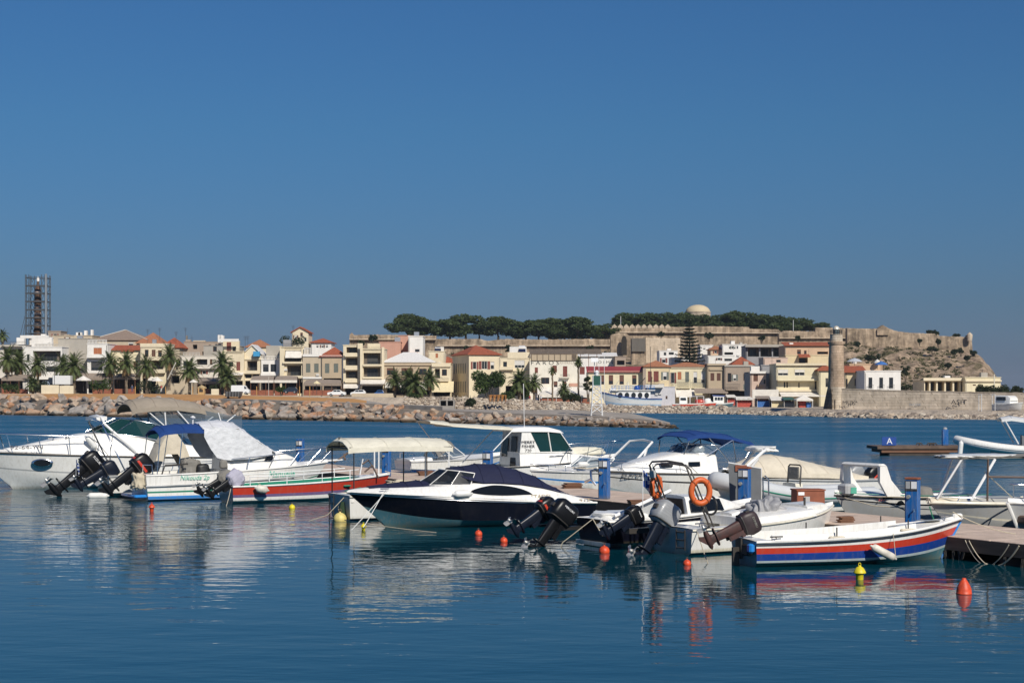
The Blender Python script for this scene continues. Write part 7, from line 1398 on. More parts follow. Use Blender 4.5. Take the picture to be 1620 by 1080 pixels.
def cruiser():
    t = boat('cabin_cruiser', 'large white cabin cruiser with a taupe canopy, farthest left', -12.7, 72.6, 210); L = 11.2; h = Hull(L, 3.2, 1.22, 1.62, stern=.92, rake=1.7, p=2.3, zc=.25, zcb=.40, cb=.90, cbb=.42, draft=.5, sheer=1.5, zf=.1)
    h.build(t, [M_black, M_white, M_ggrey, M_white], [(.30,1),(.36,2),(.93,1),(1,1)], bottom=1, n=36); h.rub(t, M_dtube, .035, -.02); h.deck(t, [(0,.04,'d',0),(.04,.30,'c',.6),(.30,1,'d',.10)], M_white, .3, M_white)
    trunk(t, 'cabin_top', [(3.0,1.30,1.28,1.10,1.70),(4.2,1.35,1.32,1.12,2.15),(5.4,1.32,1.36,1.05,2.30),(6.6,1.20,1.42,.85,2.26),(7.8,.98,1.48,.6,2.05),(9.0,.62,1.55,.3,1.80),(9.8,.3,1.6,.1,1.68)], M_white, 55)
    trunk(t, 'cockpit_coaming', [(.1,1.42,1.2,1.30,1.5),(1.5,1.44,1.22,1.30,1.65),(3.1,1.42,1.28,1.2,1.9)], M_white, 55)
    base = [Vector((2.9,1.20,1.86)),Vector((4.2,1.14,2.12)),Vector((5.4,.95,2.28)),Vector((6.2,.5,2.34)),Vector((6.4,0,2.36)),Vector((6.2,-.5,2.34)),Vector((5.4,-.95,2.28)),Vector((4.2,-1.14,2.12)),Vector((2.9,-1.20,1.86))]; top = [Vector((2.5,1.12,2.18)),Vector((3.6,1.02,2.68)),Vector((4.5,.80,2.86)),Vector((5.0,.42,2.92)),Vector((5.1,0,2.93)),Vector((5.0,-.42,2.92)),Vector((4.5,-.80,2.86)),Vector((3.6,-1.02,2.68)),Vector((2.5,-1.12,2.18))]
    screen(t, base, top, M_tint, M_steel, .03)
    canopy(t, 'taupe_canopy', [(.65,1.15,3.06,.22),(1.1,1.22,3.16,.26),(1.7,1.28,3.32,.30),(2.7,1.30,3.44,.36),(3.7,1.26,3.42,.42),(4.5,1.18,3.34,.38),(4.7,1.10,3.24,.30)], M_taupe, .03, 12, .16, .012)
    for sg in (-1,1):
        g = [[(x, sg*w, z0),(x, sg*w*.98, lerp(z0,z1,.5)),(x, sg*w*.97, z1)] for x, w, z0, z1 in [(-.2,1.28,1.5,3.0),(.8,1.3,1.6,3.12),(1.8,1.3,1.72,3.3),(2.5,1.2,2.18,3.38),(3.3,1.12,2.5,3.36),(3.9,1.0,2.74,3.3)]]; MB().loft(g).build('clear_side_curtain', M_clear, t, smooth=60, fix=False)
        tubes(t, 'canopy_bow', [[(1.3,sg*1.38,1.6),(2.9,sg*1.26,3.4)],[(.4,sg*1.36,1.5),(.9,sg*1.24,3.15)],[(1.9,sg*1.3,1.75),(.1,sg*1.22,3.05)],[(2.6,sg*1.2,2.0),(4.1,sg*1.15,3.3)],[(3.2,sg*1.18,2.2),(3.3,sg*1.2,3.4)]], M_alu, .03)
        tubes(t, 'radar_arch', [[(4.6,sg*1.40,1.5),(5.9,sg*1.2,2.7),(5.95,sg*.9,2.98),(5.9,0,3.05)]], M_alu, .055)
    mb = MB(); mb.sheet([[(5.7,-.85,3.02),(5.7,0,3.06),(5.7,.85,3.02)],[(6.15,-.85,2.98),(6.15,0,3.02),(6.15,.85,2.98)]], .16); mb.build('rolled_cloth', M_white, t, smooth=60)
    h.rail(t, .52, 1, .78, (.56,.66,.76,.86,.94), r=.022, fwd=.3, ins=.12)
    for x, u in ((8.6,.66),):
        q = h.side(x/L, u, 1, .09); o = MB(); o.lathe([(.40,-.12),(.44,.0),(.40,.03),(.30,.03)], 24, (0,0,0), 'y'); e = o.build('porthole_rim', M_steel, t, smooth=50, loc=q, rz=-.33); e.scale = (1,1,.42); g = MB(); g.lathe([(.34,.0),(.34,.036),(.01,.036)], 24, (0,0,0), 'y'); e2 = g.build('glass', M_dglass, e)
    q = h.side(9.15/L, .92, 1, .03); q = Vector((q.x, q.y+.06, q.z+.33)); o = lettering('92-64-YN', .25, M_ink, t, q+Vector((0,-.02,0)), (math.radians(62),0,PI-.30), sx=1.3)
    q = wpt(t, 6.5, 1.30, 1.95); fender('white fender lying on the side deck of the large cruiser', q, .62, .12, (.55,.2,-.75), M_fend); q = h.side(6.35/L, .45, 1, .16); fender('upright white fender hanging on the cruiser hull behind the outboards', wpt(t, *q), .78, .15, (0,0,1), M_fend, wpt(t, 6.35, 1.1, 2.4))
    for i, (x, z) in enumerate(((8.8,2.3),(8.2,2.2),(7.4,2.3),(8.4,1.95),(7.9,2.05))): pass
    tubes(t, 'deck_cleat', [[(7.9,.55,2.05),(7.9,.55,2.15),(8.1,.5,2.12)],[(7.4,.7,2.1),(7.4,.7,2.18),(7.2,.72,2.18)]], M_steel, .03); return t, h
bI, hI = cruiser()

# ------------------------------------------------------------------ boats on the far side
def wheelhouse_boat():
    t = boat('wheelhouse_boat', 'white wheelhouse boat with green tinted windows and an aft awning', -2.1, 69.3, 25); L = 7.7; h = Hull(L, 2.6, .95, 1.35, stern=.92, rake=.9, p=2.5)
    h.build(t, [M_lblue, M_white, M_white, M_white], [(.5,1),(1,1)], bottom=0); h.deck(t, [(0,.05,'d',0),(.05,.34,'c',.4),(.34,1,'d',.1)], M_white, .16, M_ggrey); h.rub(t, M_dtube, .03)
    trunk(t, 'cabin_base', [(2.3,1.12,1.0,1.05,1.62),(4.4,1.05,1.05,.95,1.66),(5.4,.9,1.12,.75,1.5),(6.6,.5,1.22,.35,1.36)], M_white, 50); trunk(t, 'roof', [(1.9,1.02,2.62,.95,2.78),(2.6,1.06,2.62,1.0,2.84),(3.8,1.02,2.6,.95,2.82),(4.4,.95,2.54,.85,2.68),(4.6,.85,2.50,.75,2.58)], M_white, 60)
    for sg in (-1,1): pane(t, 'side_panel', [(2.3,sg*1.06,1.6),(3.35,sg*1.03,1.6),(2.85,sg*1.0,2.62),(2.45,sg*1.0,2.62)], M_white, .02*sg); pane(t, 'side_glass', [(3.35,sg*1.02,1.66),(5.05,sg*.90,1.62),(4.35,sg*.92,2.56),(2.88,sg*.985,2.6)], M_tint, .02*sg); tubes(t, 'glass_bar', [[(3.9,sg*1.0,1.64),(3.75,sg*.97,2.6)],[(5.05,sg*.92,1.62),(4.38,sg*.93,2.56)],[(3.33,sg*1.03,1.63),(5.05,sg*.92,1.62)]], M_white, .03)
    pane(t, 'front_glass', [(5.05,-.9,1.62),(5.05,.9,1.62),(4.38,.9,2.56),(4.38,-.9,2.56)], M_tint); pane(t, 'rear_bulkhead', [(2.3,-1.04,.6),(2.3,1.04,.6),(2.42,1.0,2.62),(2.42,-1.0,2.62)], M_ggrey, .03); pane(t, 'cabin_door', [(2.26,-.62,.7),(2.26,-.05,.7),(2.36,-.05,2.4),(2.36,-.62,2.4)], M_dglass); pane(t, 'rear_window', [(2.27,.25,1.4),(2.27,.85,1.4),(2.36,.82,2.3),(2.36,.25,2.3)], M_dglass)
    canopy(t, 'aft_awning', [(-1.9,.85,3.14,.06),(-1.0,.95,3.02,.10),(-.9,1.0,2.96,.10),(.6,1.02,2.86,.10),(2.0,1.0,2.78,.08)], M_crmcan, .03, 8, .05, .015); [tubes(t, 'awning_pole', [l], M_alu, .025) for l in ([(.3,-1.0,1.0),(2.0,-1.0,2.72)],[(.3,1.0,1.0),(2.0,1.0,2.72)],[(-1.85,.8,3.1),(-.2,.9,1.0)])]
    tubes(t, 'radio_aerial', [[(2.6,-.9,2.8),(2.55,-.92,4.9)]], M_alu, .016); h.rail(t, .55, 1, .75, (.62,.74,.86,.95), fwd=.35)
    for k, s in enumerate(('MERRY','FISHER','720')): lettering(s, .20, M_ink, t, (2.72,-1.055,2.12-.2*k), (math.radians(92),0,.02), sx=1.1)
    t.scale = (.96,.96,.90)
    tubes(t, 'hand_rail', [[(3.8,-1.02,1.42),(3.8,-1.08,1.46),(4.5,-1.02,1.46),(4.5,-.98,1.42)]], M_steel, .018); lump(t, 'rolled_sail', (6.0,-.1,1.62), .95, .28, .20, M_crmcan, 7, .15, 4); return t
wheelhouse_boat()
def runabout(name, label, x, Y, deg, L, B, fs, fb, ws, arch=None, **k):
    t = boat(name, label, x, Y, deg); h = Hull(L, B, fs, fb, **k); h.build(t, [M_pale, M_white, M_lblue, M_white], [(.45,1),(.55,2),(1,1)], bottom=0); d0, d1 = ws
    h.deck(t, [(0,.05,'d',0),(.05,d0/L,'c',.4),(d0/L,1,'d',.12)], M_white, .2, M_white); h.rub(t, M_ggrey, .025); b = h.b(d0/L)*.82; z = h.zs(d0/L)
    screen(t, [Vector((d0,b,z+.1)),Vector((d1-.2,b*.55,z+.18)),Vector((d1,0,z+.2)),Vector((d1-.2,-b*.55,z+.18)),Vector((d0,-b,z+.1))], [Vector((d0-.5,b*.9,z+.52)),Vector((d1-.75,b*.5,z+.58)),Vector((d1-.6,0,z+.6)),Vector((d1-.75,-b*.5,z+.58)),Vector((d0-.5,-b*.9,z+.52))], M_clear, M_alu, .025)
    return t, h
t, h = runabout('motor_boat', 'small white motor boat with a smoky windscreen beyond the ivory canopy', -4.8, 72.85, 30, 5.0, 2.0, .98, 1.15, (2.0,3.0)); tubes(t, 'stern_rail', [[(.1,-.7,1.0),(.1,-.7,1.3),(.1,.7,1.3),(.1,.7,1.0)]], M_steel, .02); trunk(t, 'engine_box', [(-.1,.8,.5,.7,1.05),(1.0,.85,.5,.75,1.12)], M_white)
canopy(t, 'folded_hood', [(1.3,.75,1.15,.3),(1.7,.8,1.45,.3),(2.1,.78,1.6,.25)], M_gcover, .03, 8, 0, .02)
t, h = runabout('motor_boat', 'white runabout with a blue line and a slanting white roll bar', 6.0, 66.2, 210, 6.1, 2.2, .85, 1.02, (3.2,4.3)); h.rail(t, .72, 1, .22, (.8,.9)); ring_ = tubes(t, 'roll_bar', [[(2.2,.95,.95),(.9,.8,2.05),(.8,0,2.12),(.9,-.8,2.05),(2.2,-.95,.95)],[(1.6,.95,.95),(1.2,.85,1.8)]], M_alu, .05); tubes(t, 'rope', [[(4.6,.7,1.1),(4.0,.8,1.06),(3.2,.75,1.12),(2.5,.85,1.05)]], M_rope, .02)
fender('white fender lying beside the runabout windscreen', wpt(t, 4.15,.72,1.22), .4, .12, (1,.1,0), M_fend)
def elena():
    t = boat('cabin_boat', 'white cabin boat with lettering on its bow under a royal blue bimini', 9.3, 62.4, 210); L = 7.2; h = Hull(L, 2.6, 1.0, 1.22, stern=.92, rake=1.0, p=2.6, zcb=.5)
    h.build(t, [M_pale, M_white, M_navy, M_white], [(.62,1),(.68,2),(1,1)], bottom=0); h.rub(t, M_dtube, .025); h.deck(t, [(0,.05,'d',0),(.05,.36,'c',.45),(.36,1,'d',.1)], M_white, .2, M_white); trunk(t, 'cabin', [(2.5,1.05,1.05,.9,1.72),(4.0,1.0,1.1,.84,1.78),(5.2,.85,1.14,.6,1.56),(6.3,.5,1.18,.3,1.3)], M_white, 50)
    for x in (3.3, 4.5): pane(t, 'side_port', [(x,.99-.05*(x > 4),1.32),(x+.5,.98-.08*(x > 4),1.32),(x+.5,.95-.08*(x > 4),1.48),(x,.96-.05*(x > 4),1.48)], M_dglass, -.02)
    screen(t, [Vector((2.6,.86,1.74)),Vector((3.6,.7,1.80)),Vector((3.9,0,1.82)),Vector((3.6,-.7,1.80)),Vector((2.6,-.86,1.74))], [Vector((2.2,.8,2.05)),Vector((3.1,.6,2.12)),Vector((3.3,0,2.14)),Vector((3.1,-.6,2.12)),Vector((2.2,-.8,2.05))], M_clear, M_steel, .02)
    canopy(t, 'blue_bimini', [(.75,.95,2.06,.08),(.9,1.0,2.13,.10),(1.8,1.03,2.36,.12),(2.9,1.03,2.48,.12),(3.5,1.0,2.46,.10),(3.85,.95,2.34,.08)], M_bimini, .03, 10, .08, .018)
    for sg in (-1,1): tubes(t, 'bimini_frame', [[(1.6,sg*1.05,1.1),(2.9,sg*1.02,2.36)],[(1.6,sg*1.05,1.1),(.85,sg*.97,2.0)],[(1.6,sg*1.05,1.1),(1.8,sg*1.02,2.26)],[(2.9,sg*.98,1.75),(1.8,sg*1.02,2.26)],[(3.9,sg*.80,1.75),(3.75,sg*.93,2.24)]], M_dtube if sg < 0 else M_steel, .022)
    for q in ((3.0,.5),(2.6,-.3),(3.3,-.5)): lump(t, 'deck_gear', (q[0],q[1],1.92), .22, .18, .14, M_white if q[1] > 0 else M_ggrey, int(q[0]*10), .3, 3)
    h.rail(t, .5, 1, .32, (.6,.75,.9)); q = h.side(6.15/L, .84, 1, .03); q2 = h.side(5.8/L, .84, 1, .03); lettering('ELENA', .20, M_ink, t, q, (math.radians(66),0,math.atan2(q2.y-q.y,q2.x-q.x)), sx=1.3); tubes(t, 'anchor', [[(7.1,0,1.25),(7.45,0,1.2),(7.5,.1,.9),(7.35,.2,.7)],[(7.5,.1,.9),(7.6,-.15,.8)]], M_steel, .05)
    q = h.side(3.4/L, .84, 1, .03); return t
elena()
def rib(name, label, x, Y, deg, L, B, tube_m, trim_m, r=.24, rise=.5, z0=.48):
    t = boat(name, label, x, Y, deg); mb = MB(); path = []
    for sg in (-1, 1):
        pts = [(lerp(-.3, L-.2, u), sg*(B/2-r)*(1 if u < .55 else math.sqrt(max(0, 1-((u-.55)/.45)**2.4))), z0+rise*max(0, (u-.4)/.6)**1.8) for u in [i/16 for i in range(17)]]
        path += pts if sg < 0 else pts[::-1]
    rr = [r*(.35 if i in (0, len(path)-1) else 1) for i in range(len(path))]; mb.tube(path, rr, 12); mb.build('inflatable_tube', tube_m, t, smooth=60)
    sb = MB(); sb.tube([(p[0], p[1]+(-1 if p[1] < 0 else 1)*(r*.92), p[2]-.05) for p in path[1:16]], .03, 6); sb.tube([(p[0], p[1]+(-1 if p[1] < 0 else 1)*(r*.92), p[2]-.05) for p in path[18:33]], .03, 6); sb.build('trim_line', trim_m, t, smooth=60)
    h = Hull(L-.15, B-2*r*.7, z0, z0+rise*.8, rake=.7, stern=.95, draft=.3); h.build(t, [M_ggrey, M_white, M_white, M_white], [(1,1)], bottom=1); h.deck(t, [(0,.04,'d',0),(.04,.74,'c',.3),(.74,1,'d',.06)], M_white, .08, M_ggrey); return t, h
t, h = rib('inflatable_boat', 'grey inflatable boat with a green line and a white roll bar wrapped in cloth', 11.9, 55.8, 210, 6.3, 2.3, M_greyfoam, M_hgreen, .27, .62, .58); canopy(t, 'bow_cover', [(4.2,.75,1.0,.12),(5.0,.7,1.15,.14),(5.7,.45,1.25,.1),(6.1,.2,1.28,.05)], M_white, .03, 8)
tubes(t, 'roll_bar', [[(5.75,.55,1.3),(4.75,.74,2.1),(4.6,.7,2.15),(4.0,-.55,2.15),(3.95,-.62,2.1),(4.9,-.75,1.2)],[(5.4,.6,1.3),(4.95,.74,1.9)]], M_alu, .05); lump(t, 'rolled_cloth', (4.3,.05,2.17), .32, .62, .10, M_fend, 3, .4, 4); trunk(t, 'console', [(3.6,.36,.3,.34,.9),(4.0,.38,.3,.28,1.0)], M_white)
trunk(t, 'helm_seat', [(2.75,.34,.3,.34,1.0),(3.05,.34,.3,.34,1.0)], M_cream); tubes(t, 'seat_back', [[(2.85,.32,.9),(2.8,.32,1.55),(2.8,.25,1.61),(2.8,-.25,1.61),(2.8,-.32,1.55),(2.85,-.32,.9)]], M_dtube, .03); MB().bev(2.82,-.28,1.12,2.88,.28,1.55,.03).build('seat_pad', M_gcover, t)
def covered_boat():
    t = boat('motor_boat', 'white motor boat under a cream peaked cover, behind the grey inflatable', 13.1, 60.6, 210); L = 6.7; h = Hull(L, 2.4, .85, 1.1, rake=.8, stern=.92); h.build(t, [M_pale, M_white, M_ggrey, M_white], [(.45,1),(.55,2),(1,1)], bottom=0); h.rub(t, M_ggrey, .03); h.deck(t, [(0,.2,'d',0),(.2,.6,'c',.4),(.6,1,'d',.1)], M_white, .2)
    canopy(t, 'cream_cover', [(.5,.85,.95,.05),(1.4,1.0,1.05,.18),(2.6,1.08,1.12,.34),(3.6,1.08,1.16,.52),(4.5,1.05,1.18,.62),(5.3,.85,1.22,.50),(6.0,.55,1.24,.25),(6.4,.3,1.2,.1)], M_beige, .03, 12, .14, .012); outboard(t, -.15, .45, .62, 35, M_motor, M_motor, 1.0, band=M_red, bulk=1.1); outboard(t, -.15, -.55, .62, 30, M_mgrey, M_motor, 1.0, bulk=1.1); h.rail(t, .7, 1, .25, (.8,.9))
covered_boat()
def arch_boat():
    t = boat('motor_boat', 'white motor boat with a big moulded white arch', 14.1, 50.5, 210); L = 5.3; h = Hull(L, 2.1, .85, 1.02, rake=.8, stern=.92, zcb=.55); h.build(t, [M_ggrey, M_white, M_navy, M_white], [(.70,0),(.76,2),(1,1)], bottom=0); h.rub(t, M_black, .025); h.deck(t, [(0,.05,'d',0),(.05,.62,'c',.4),(.62,1,'d',.12)], M_white, .2)
    for sg in (-1,1): MB().loft([[(3.4,sg*.90,.95),(4.05,sg*.88,.97),(4.0,sg*.76,.97),(3.45,sg*.78,.97)],[(3.9,sg*.88,1.45),(4.34,sg*.88,1.40),(4.32,sg*.76,1.40),(3.9,sg*.76,1.45)],[(4.05,sg*.85,1.87),(4.31,sg*.85,1.85),(4.31,sg*.74,1.84),(4.05,sg*.74,1.86)]], True, True, True).build('arch_leg', M_white, t, smooth=40)
    MB().bev(4.03,-.86,1.82,4.33,.86,1.93,.05).build('arch_top', M_white, t); MB().bev(4.75,-.1,1.0,5.15,.35,1.34,.06).build('bow_box', M_ggrey, t); MB().box(4.78,.355,1.06,5.0,.37,1.24).build('green_label', M_gtext, t); lump(t, 'seat', (2.2,.3,1.0), .3, .4, .2, M_gcover, 3, .1, 3)
    q = h.side(4.1/L, .88, 1, .03); lettering('2164', .13, M_rink, t, q, (math.radians(75),0,PI-.12), sx=1.2); o = MB(); o.lathe([(.12,0),(.12,.02),(.02,.025)], 14, (0,0,0), 'y'); e = o.build('porthole', M_dglass, t, loc=h.side(3.5/L,.80,1,.0)); e.scale = (1.2,1,.5)
    h.rub(t, M_hgreen, .012, .06, 'green_line'); tubes(t, 'bow_line', [[(5.1,.1,.95),(4.9,1.2,.75),(3.2,2.2,.62)],[(5.1,.1,.98),(3.0,1.6,.95),(1.0,2.0,.9)]], M_rope, .014)
arch_boat()
def bimini_boat():
    t = boat('motor_boat', 'cream decked boat with slanting white poles and a folded grey awning, right edge', 17.0, 47.6, 210); L = 6.5; h = Hull(L, 2.3, .95, 1.06, rake=1.1, stern=.92, zcb=.55, p=2.6); h.build(t, [M_ggrey, M_cream, M_ggrey, M_white], [(.35,2),(.42,1),(.82,2),(1,1)], bottom=0); h.rub(t, M_cream, .05); h.deck(t, [(0,.05,'d',0),(.05,.5,'c',.45),(.5,1,'d',.1)], M_cream, .2)
    [tubes(t, 'awning_pole', [l], M_alu, .04) for l in ([(6.3,.12,1.12),(5.75,.50,2.22)],[(5.5,.6,1.08),(4.8,.80,2.20)],[(5.5,-.6,1.08),(4.8,-.80,2.20)])]; tubes(t, 'upright', [[(5.1,.8,1.06),(5.05,.78,2.2)],[(3.4,1.0,1.06),(3.4,.9,2.2)],[(5.05,.8,1.72),(2.6,.97,1.64)]], M_rtube, .028); tubes(t, 'stay', [[(5.0,.6,1.85),(4.2,.9,1.1)]], M_rope, .012)
    lump(t, 'folded_awning', (3.9,.05,2.23), 2.2, .72, .05, M_gcover, 3, .3, 4, False); lump(t, 'awning_cloth', (4.7,.05,2.275), 1.3, .62, .04, M_white, 5, .3, 4, False); lump(t, 'seat_cover', (2.4,.2,1.35), .3, .4, .42, M_gcover, 8, .2, 3); h.rail(t, .55, .98, .12, (.6,.75,.9)); trunk(t, 'bow_pad', [(5.6,.30,1.04,.28,1.12),(6.5,.10,1.05,.08,1.12)], M_beige)
bimini_boat()
def edge_boat():
    t = boat('motor_boat', 'grey hulled boat whose white stem overhangs the pontoon at the right edge', 17.6, 44.8, 208); L = 5.3; h = Hull(L, 2.0, .98, 1.16, rake=.45, stern=.9, zf=.32, zcb=.6, draft=.25); h.build(t, [M_greypanel, M_ggrey, M_white, M_white], [(.88,1),(1,2)], bottom=0); h.rub(t, M_white, .035, 0); tubes(t, 'white_stem', [[(h.x(1,z)+.02,0,z) for z in (.34,.6,.9,1.16)]], M_white, .05); h.deck(t, [(0,.05,'d',0),(.05,.6,'c',.5),(.6,1,'d',.1)], M_white, .15)
    h.rail(t, .55, .98, .48, (.62,.78,.92), r=.02); trunk(t, 'cuddy', [(2.4,.8,1.05,.7,1.5),(3.6,.7,1.1,.55,1.45),(4.3,.4,1.14,.3,1.25)], M_white); MB().bev(4.6,-.2,.62,5.0,.34,.82,.04).build('engine_grille', M_rtube, t)
edge_boat()
t, h = rib('inflatable_boat', 'white inflatable boat with a white bimini by the distant pontoon', X(1705,101), 100.0, 171, 7.8, 2.6, M_white, M_ggrey, .27, .62, .50); canopy(t, 'bimini', [(1.6,1.0,1.9,.12),(2.6,1.05,2.2,.16),(4.4,1.05,2.45,.16),(5.0,1.0,2.38,.12)], M_white, .04, 8, .1)
tubes(t, 'bimini_pole', [[(4.0,-1.0,.9),(4.8,-1.0,2.35)],[(4.0,1.0,.9),(4.8,1.0,2.35)],[(2.6,1.0,.9),(2.0,1.0,1.95)]], M_alu, .045); trunk(t, 'console', [(3.0,.5,.4,.45,1.2),(3.7,.5,.4,.35,1.4)], M_greypanel); lump(t, 'navy_cover', (2.0,0,1.2), .8, .8, .6, M_navyc, 3, .2, 3)
fender('white fender at the bow of the distant inflatable boat', on(1519,712,.35)+Vector((0,-6.2,0)) if 0 else Vector((X(1518,99.5),99.3,.62)), .9, .15, (.1,0,1))

# ------------------------------------------------------------------ boats in and beside the old harbour
def excursion_boat():
    Y = 352; t = boat('excursion_boat', 'white and blue two deck excursion boat with big oval windows', X(1044,Y), Y, 180); s = Y/F; L = 96*s; h = Hull(L, 4.2, 2.6, 4.2, draft=.8, rake=2.2, stern=.9, p=2.4, zc=1.0, zcb=.4, sheer=2.4); lb = mat('pale_blue_hull_paint', (.42,.55,.68), .5, scale=.8, var=.3)
    h.build(t, [lb, M_lblue, M_carw, lb], [(.30,3),(.80,2),(1,3)], bottom=1); h.deck(t, [(0,1,'d',.1)], M_carw, .2); h.rub(t, M_blue, .10, .05)
    trunk(t, 'saloon', [(2.2,1.8,2.4,1.7,4.3),(8.8,1.8,2.6,1.7,4.4),(9.6,1.5,2.8,1.4,4.3)], M_carw); MB().box(1.2,-2.0,4.42,10.6,2.0,4.60).build('upper_deck', M_carw, t)
    for i in range(5):
        o = MB().lathe([(.62,0),(.62,.05),(.02,.05)], 18, (0,0,0), 'y').build('oval_window', M_wglass, t, loc=(3.0+1.42*i, 1.80, 3.45)); o.scale = (.78,1,.98) 
    h2 = MB()
    for i in range(13):
        for sg in (-1,1): h2.tube([(1.3+.76*i,sg*1.95,4.6),(1.3+.76*i,sg*1.95,5.5)], .035, 4)
    for sg in (-1,1):
        for z in (5.05,5.5): h2.tube([(1.3,sg*1.95,z),(10.5,sg*1.95,z)], .03, 4)
    h2.build('upper_railing', M_lblue, t); trunk(t, 'wheelhouse', [(9.6,1.2,3.9,1.1,5.0),(10.9,1.1,4.0,.9,4.9)], M_carw); tubes(t, 'mast', [[(2.0,0,4.6),(1.7,0,7.4)],[(5.6,0,4.6),(3.2,0,7.2)]], M_dtube, .09); lump(t, 'deck_gear', (5.0,0,5.0), .6, .6, .5, M_blue, 3, .2, 3); tubes(t, 'awning_frame', [[(7.0,-1.8,4.6),(7.0,-1.8,6.2),(7.0,1.8,6.2),(7.0,1.8,4.6)],[(10.2,-1.6,4.6),(8.9,0,6.6)]], M_alu, .05)
    h.rail(t, .8, 1, .7, (.85,.92), M_alu, .04)
    t.location.z = .15
excursion_boat()
def small_red():
    Y = 336.5; t = boat('harbour_boat', 'white boat with a red hull moored along the rubble mole', X(1064,Y), Y, -3); s = Y/F; L = 70*s; h = Hull(L, 2.6, .95, 1.25, rake=.8); h.build(t, [M_red, M_red, M_white, M_red], [(.8,1),(1,2)], bottom=0); h.deck(t, [(0,.3,'d',.05),(.3,.75,'c',.5),(.75,1,'d',.1)], M_white, .2, M_red); trunk(t, 'cabin', [(1.4,.9,1.0,.8,2.4),(3.0,.9,1.0,.7,2.3)], M_white); pane(t, 'cabin_window', [(1.6,-.90,1.7),(2.8,-.90,1.7),(2.7,-.84,2.2),(1.6,-.86,2.2)], M_wglass); tubes(t, 'awning_frame', [[(x,sg*1.1,1.0),(x,sg*1.1,2.5)] for x in (3.6,5.0,6.4) for sg in (-1,1)]+[[(3.6,sg*1.1,2.5),(6.4,sg*1.1,2.5)] for sg in (-1,1)], M_alu, .05); lump(t, 'red_cover', (5.6,0,1.4), 1.0,.8,.5, M_red, 3, .3, 3); lump(t, 'white_cover', (7.2,0,1.5), .7,.7,.6, M_white, 5, .2, 3); t.location.z = .9
    Y = 344; t = boat('harbour_boat', 'small boat with a blue and white wheelhouse beside the red hulled one', X(1124,Y), Y, -4); h = Hull(4.9, 2.3, 1.0, 1.3); tg = mat('slate_hull_paint', (.06,.14,.18), .5); h.build(t, [tg, tg, M_white, tg], [(.85,1),(1,2)], bottom=0); h.deck(t, [(0,1,'d',.08)], M_white); trunk(t, 'wheelhouse', [(.6,.8,1.1,.72,2.7),(2.8,.8,1.15,.6,2.6)], M_white); trunk(t, 'roof', [(.4,.85,2.72,.8,2.85),(3.0,.7,2.62,.65,2.75)], M_blue)
    for x in (.9,1.5,2.1): pane(t, 'window', [(x,-.80,1.85),(x+.45,-.79,1.85),(x+.45,-.75,2.4),(x,-.77,2.4)], M_wglass, .03)
    lump(t, 'gear', (-.2,0,1.3), .7,.7,.4, M_ggrey, 3, .4, 3); t.location.z = .75
small_red()
def quay_boat():
    Y = 256; t = boat('hauled_out_boat', 'white cabin boat hauled out on the quay against the sea wall', X(1578,Y), Y, -62); h = Hull(5.4, 2.5, 1.0, 1.3, stern=.92, p=3.0, rake=.5); h.build(t, [M_white, M_white, M_ggrey, M_white], [(.7,1),(.78,2),(1,1)], bottom=0); h.deck(t, [(0,1,'d',.08)], M_white); trunk(t, 'wheelhouse', [(.5,1.05,1.05,1.0,2.4),(3.0,1.0,1.1,.9,2.35),(3.5,.9,1.12,.8,2.0)], M_white)
    for sg in (-1,1): pane(t, 'side_window', [(.8,sg*1.06,1.65),(2.8,sg*1.02,1.65),(2.7,sg*.98,2.2),(.8,sg*1.02,2.2)], M_wglass, .03*sg)
    pane(t, 'front_window', [(3.52,-.75,1.5),(3.52,.75,1.5),(3.18,.8,2.2),(3.18,-.8,2.2)], M_wglass); MB().lathe([(.22,0),(.22,.06),(.02,.06)], 14, (0,0,0), 'x').build('hawse_port', M_black, t, loc=(4.75,.10,1.0)); cb = MB()
    for x in (1.0,3.4): cb.box(x,-.9,-.75,x+.25,.9,-.2)
    cb.build('cradle', M_wood, t); t.location.z = Z(655,Y)+.55
    t2 = thing('trailer_frame', 'grey framed boat trailer left of the hauled out boat', 'trailer', (X(1568,Y-3), Y-2, Z(655,Y)+.1)); tubes(t2, 'frame', [[(-1.2,0,0),(-1.2,0,3.0),(.9,0,3.0),(.9,0,0)],[(-1.2,1.5,0),(-1.2,1.5,3.0),(.9,1.5,3.0),(.9,1.5,0)],[(-1.2,0,3),(-1.2,1.5,3)],[(.9,0,3),(.9,1.5,3)]], M_alu, .06)
    person(1604, 652, 254, mat('teal_cotton', (.05,.22,.25), .9), CD, 'person in a teal top by the hauled out boat', .2)
quay_boat()

# ------------------------------------------------------------------ on the pontoon: grey panel, crate, planks; buoys and ropes
def panel():
    p = pont((1171-CX)/F*0+6.9, .55, .55); p = Vector((X(1181,47.2), 47.4, .55)); t = thing('boarding_panel', 'upright dark grey panel behind the service pedestal, with a steel side rail', 'panel', tuple(p), -.1)
    MB().loft([[(-.44,-.02,.0),(.44,-.02,.0),(.44,.03,.0),(-.44,.03,.0)],[(-.50,-.02,1.42),(.44,.02,1.25),(.44,.07,1.25),(-.50,.03,1.42)]], True, True, True).build('panel', M_greypanel, t); tubes(t, 'edge_trim', [[(-.50,0,1.43),(.46,.04,1.26),(.46,.03,0)]], M_alu, .02)
    tubes(t, 'side_rail', [[(.52,0,0),(.50,0,1.0),(.56,0,1.05),(.66,0,.95),(.68,0,0)]], M_steel, .022); MB().box(-.30,-.05,1.18,.04,-.024,1.36).build('red_plate', M_redwood, t)
panel()
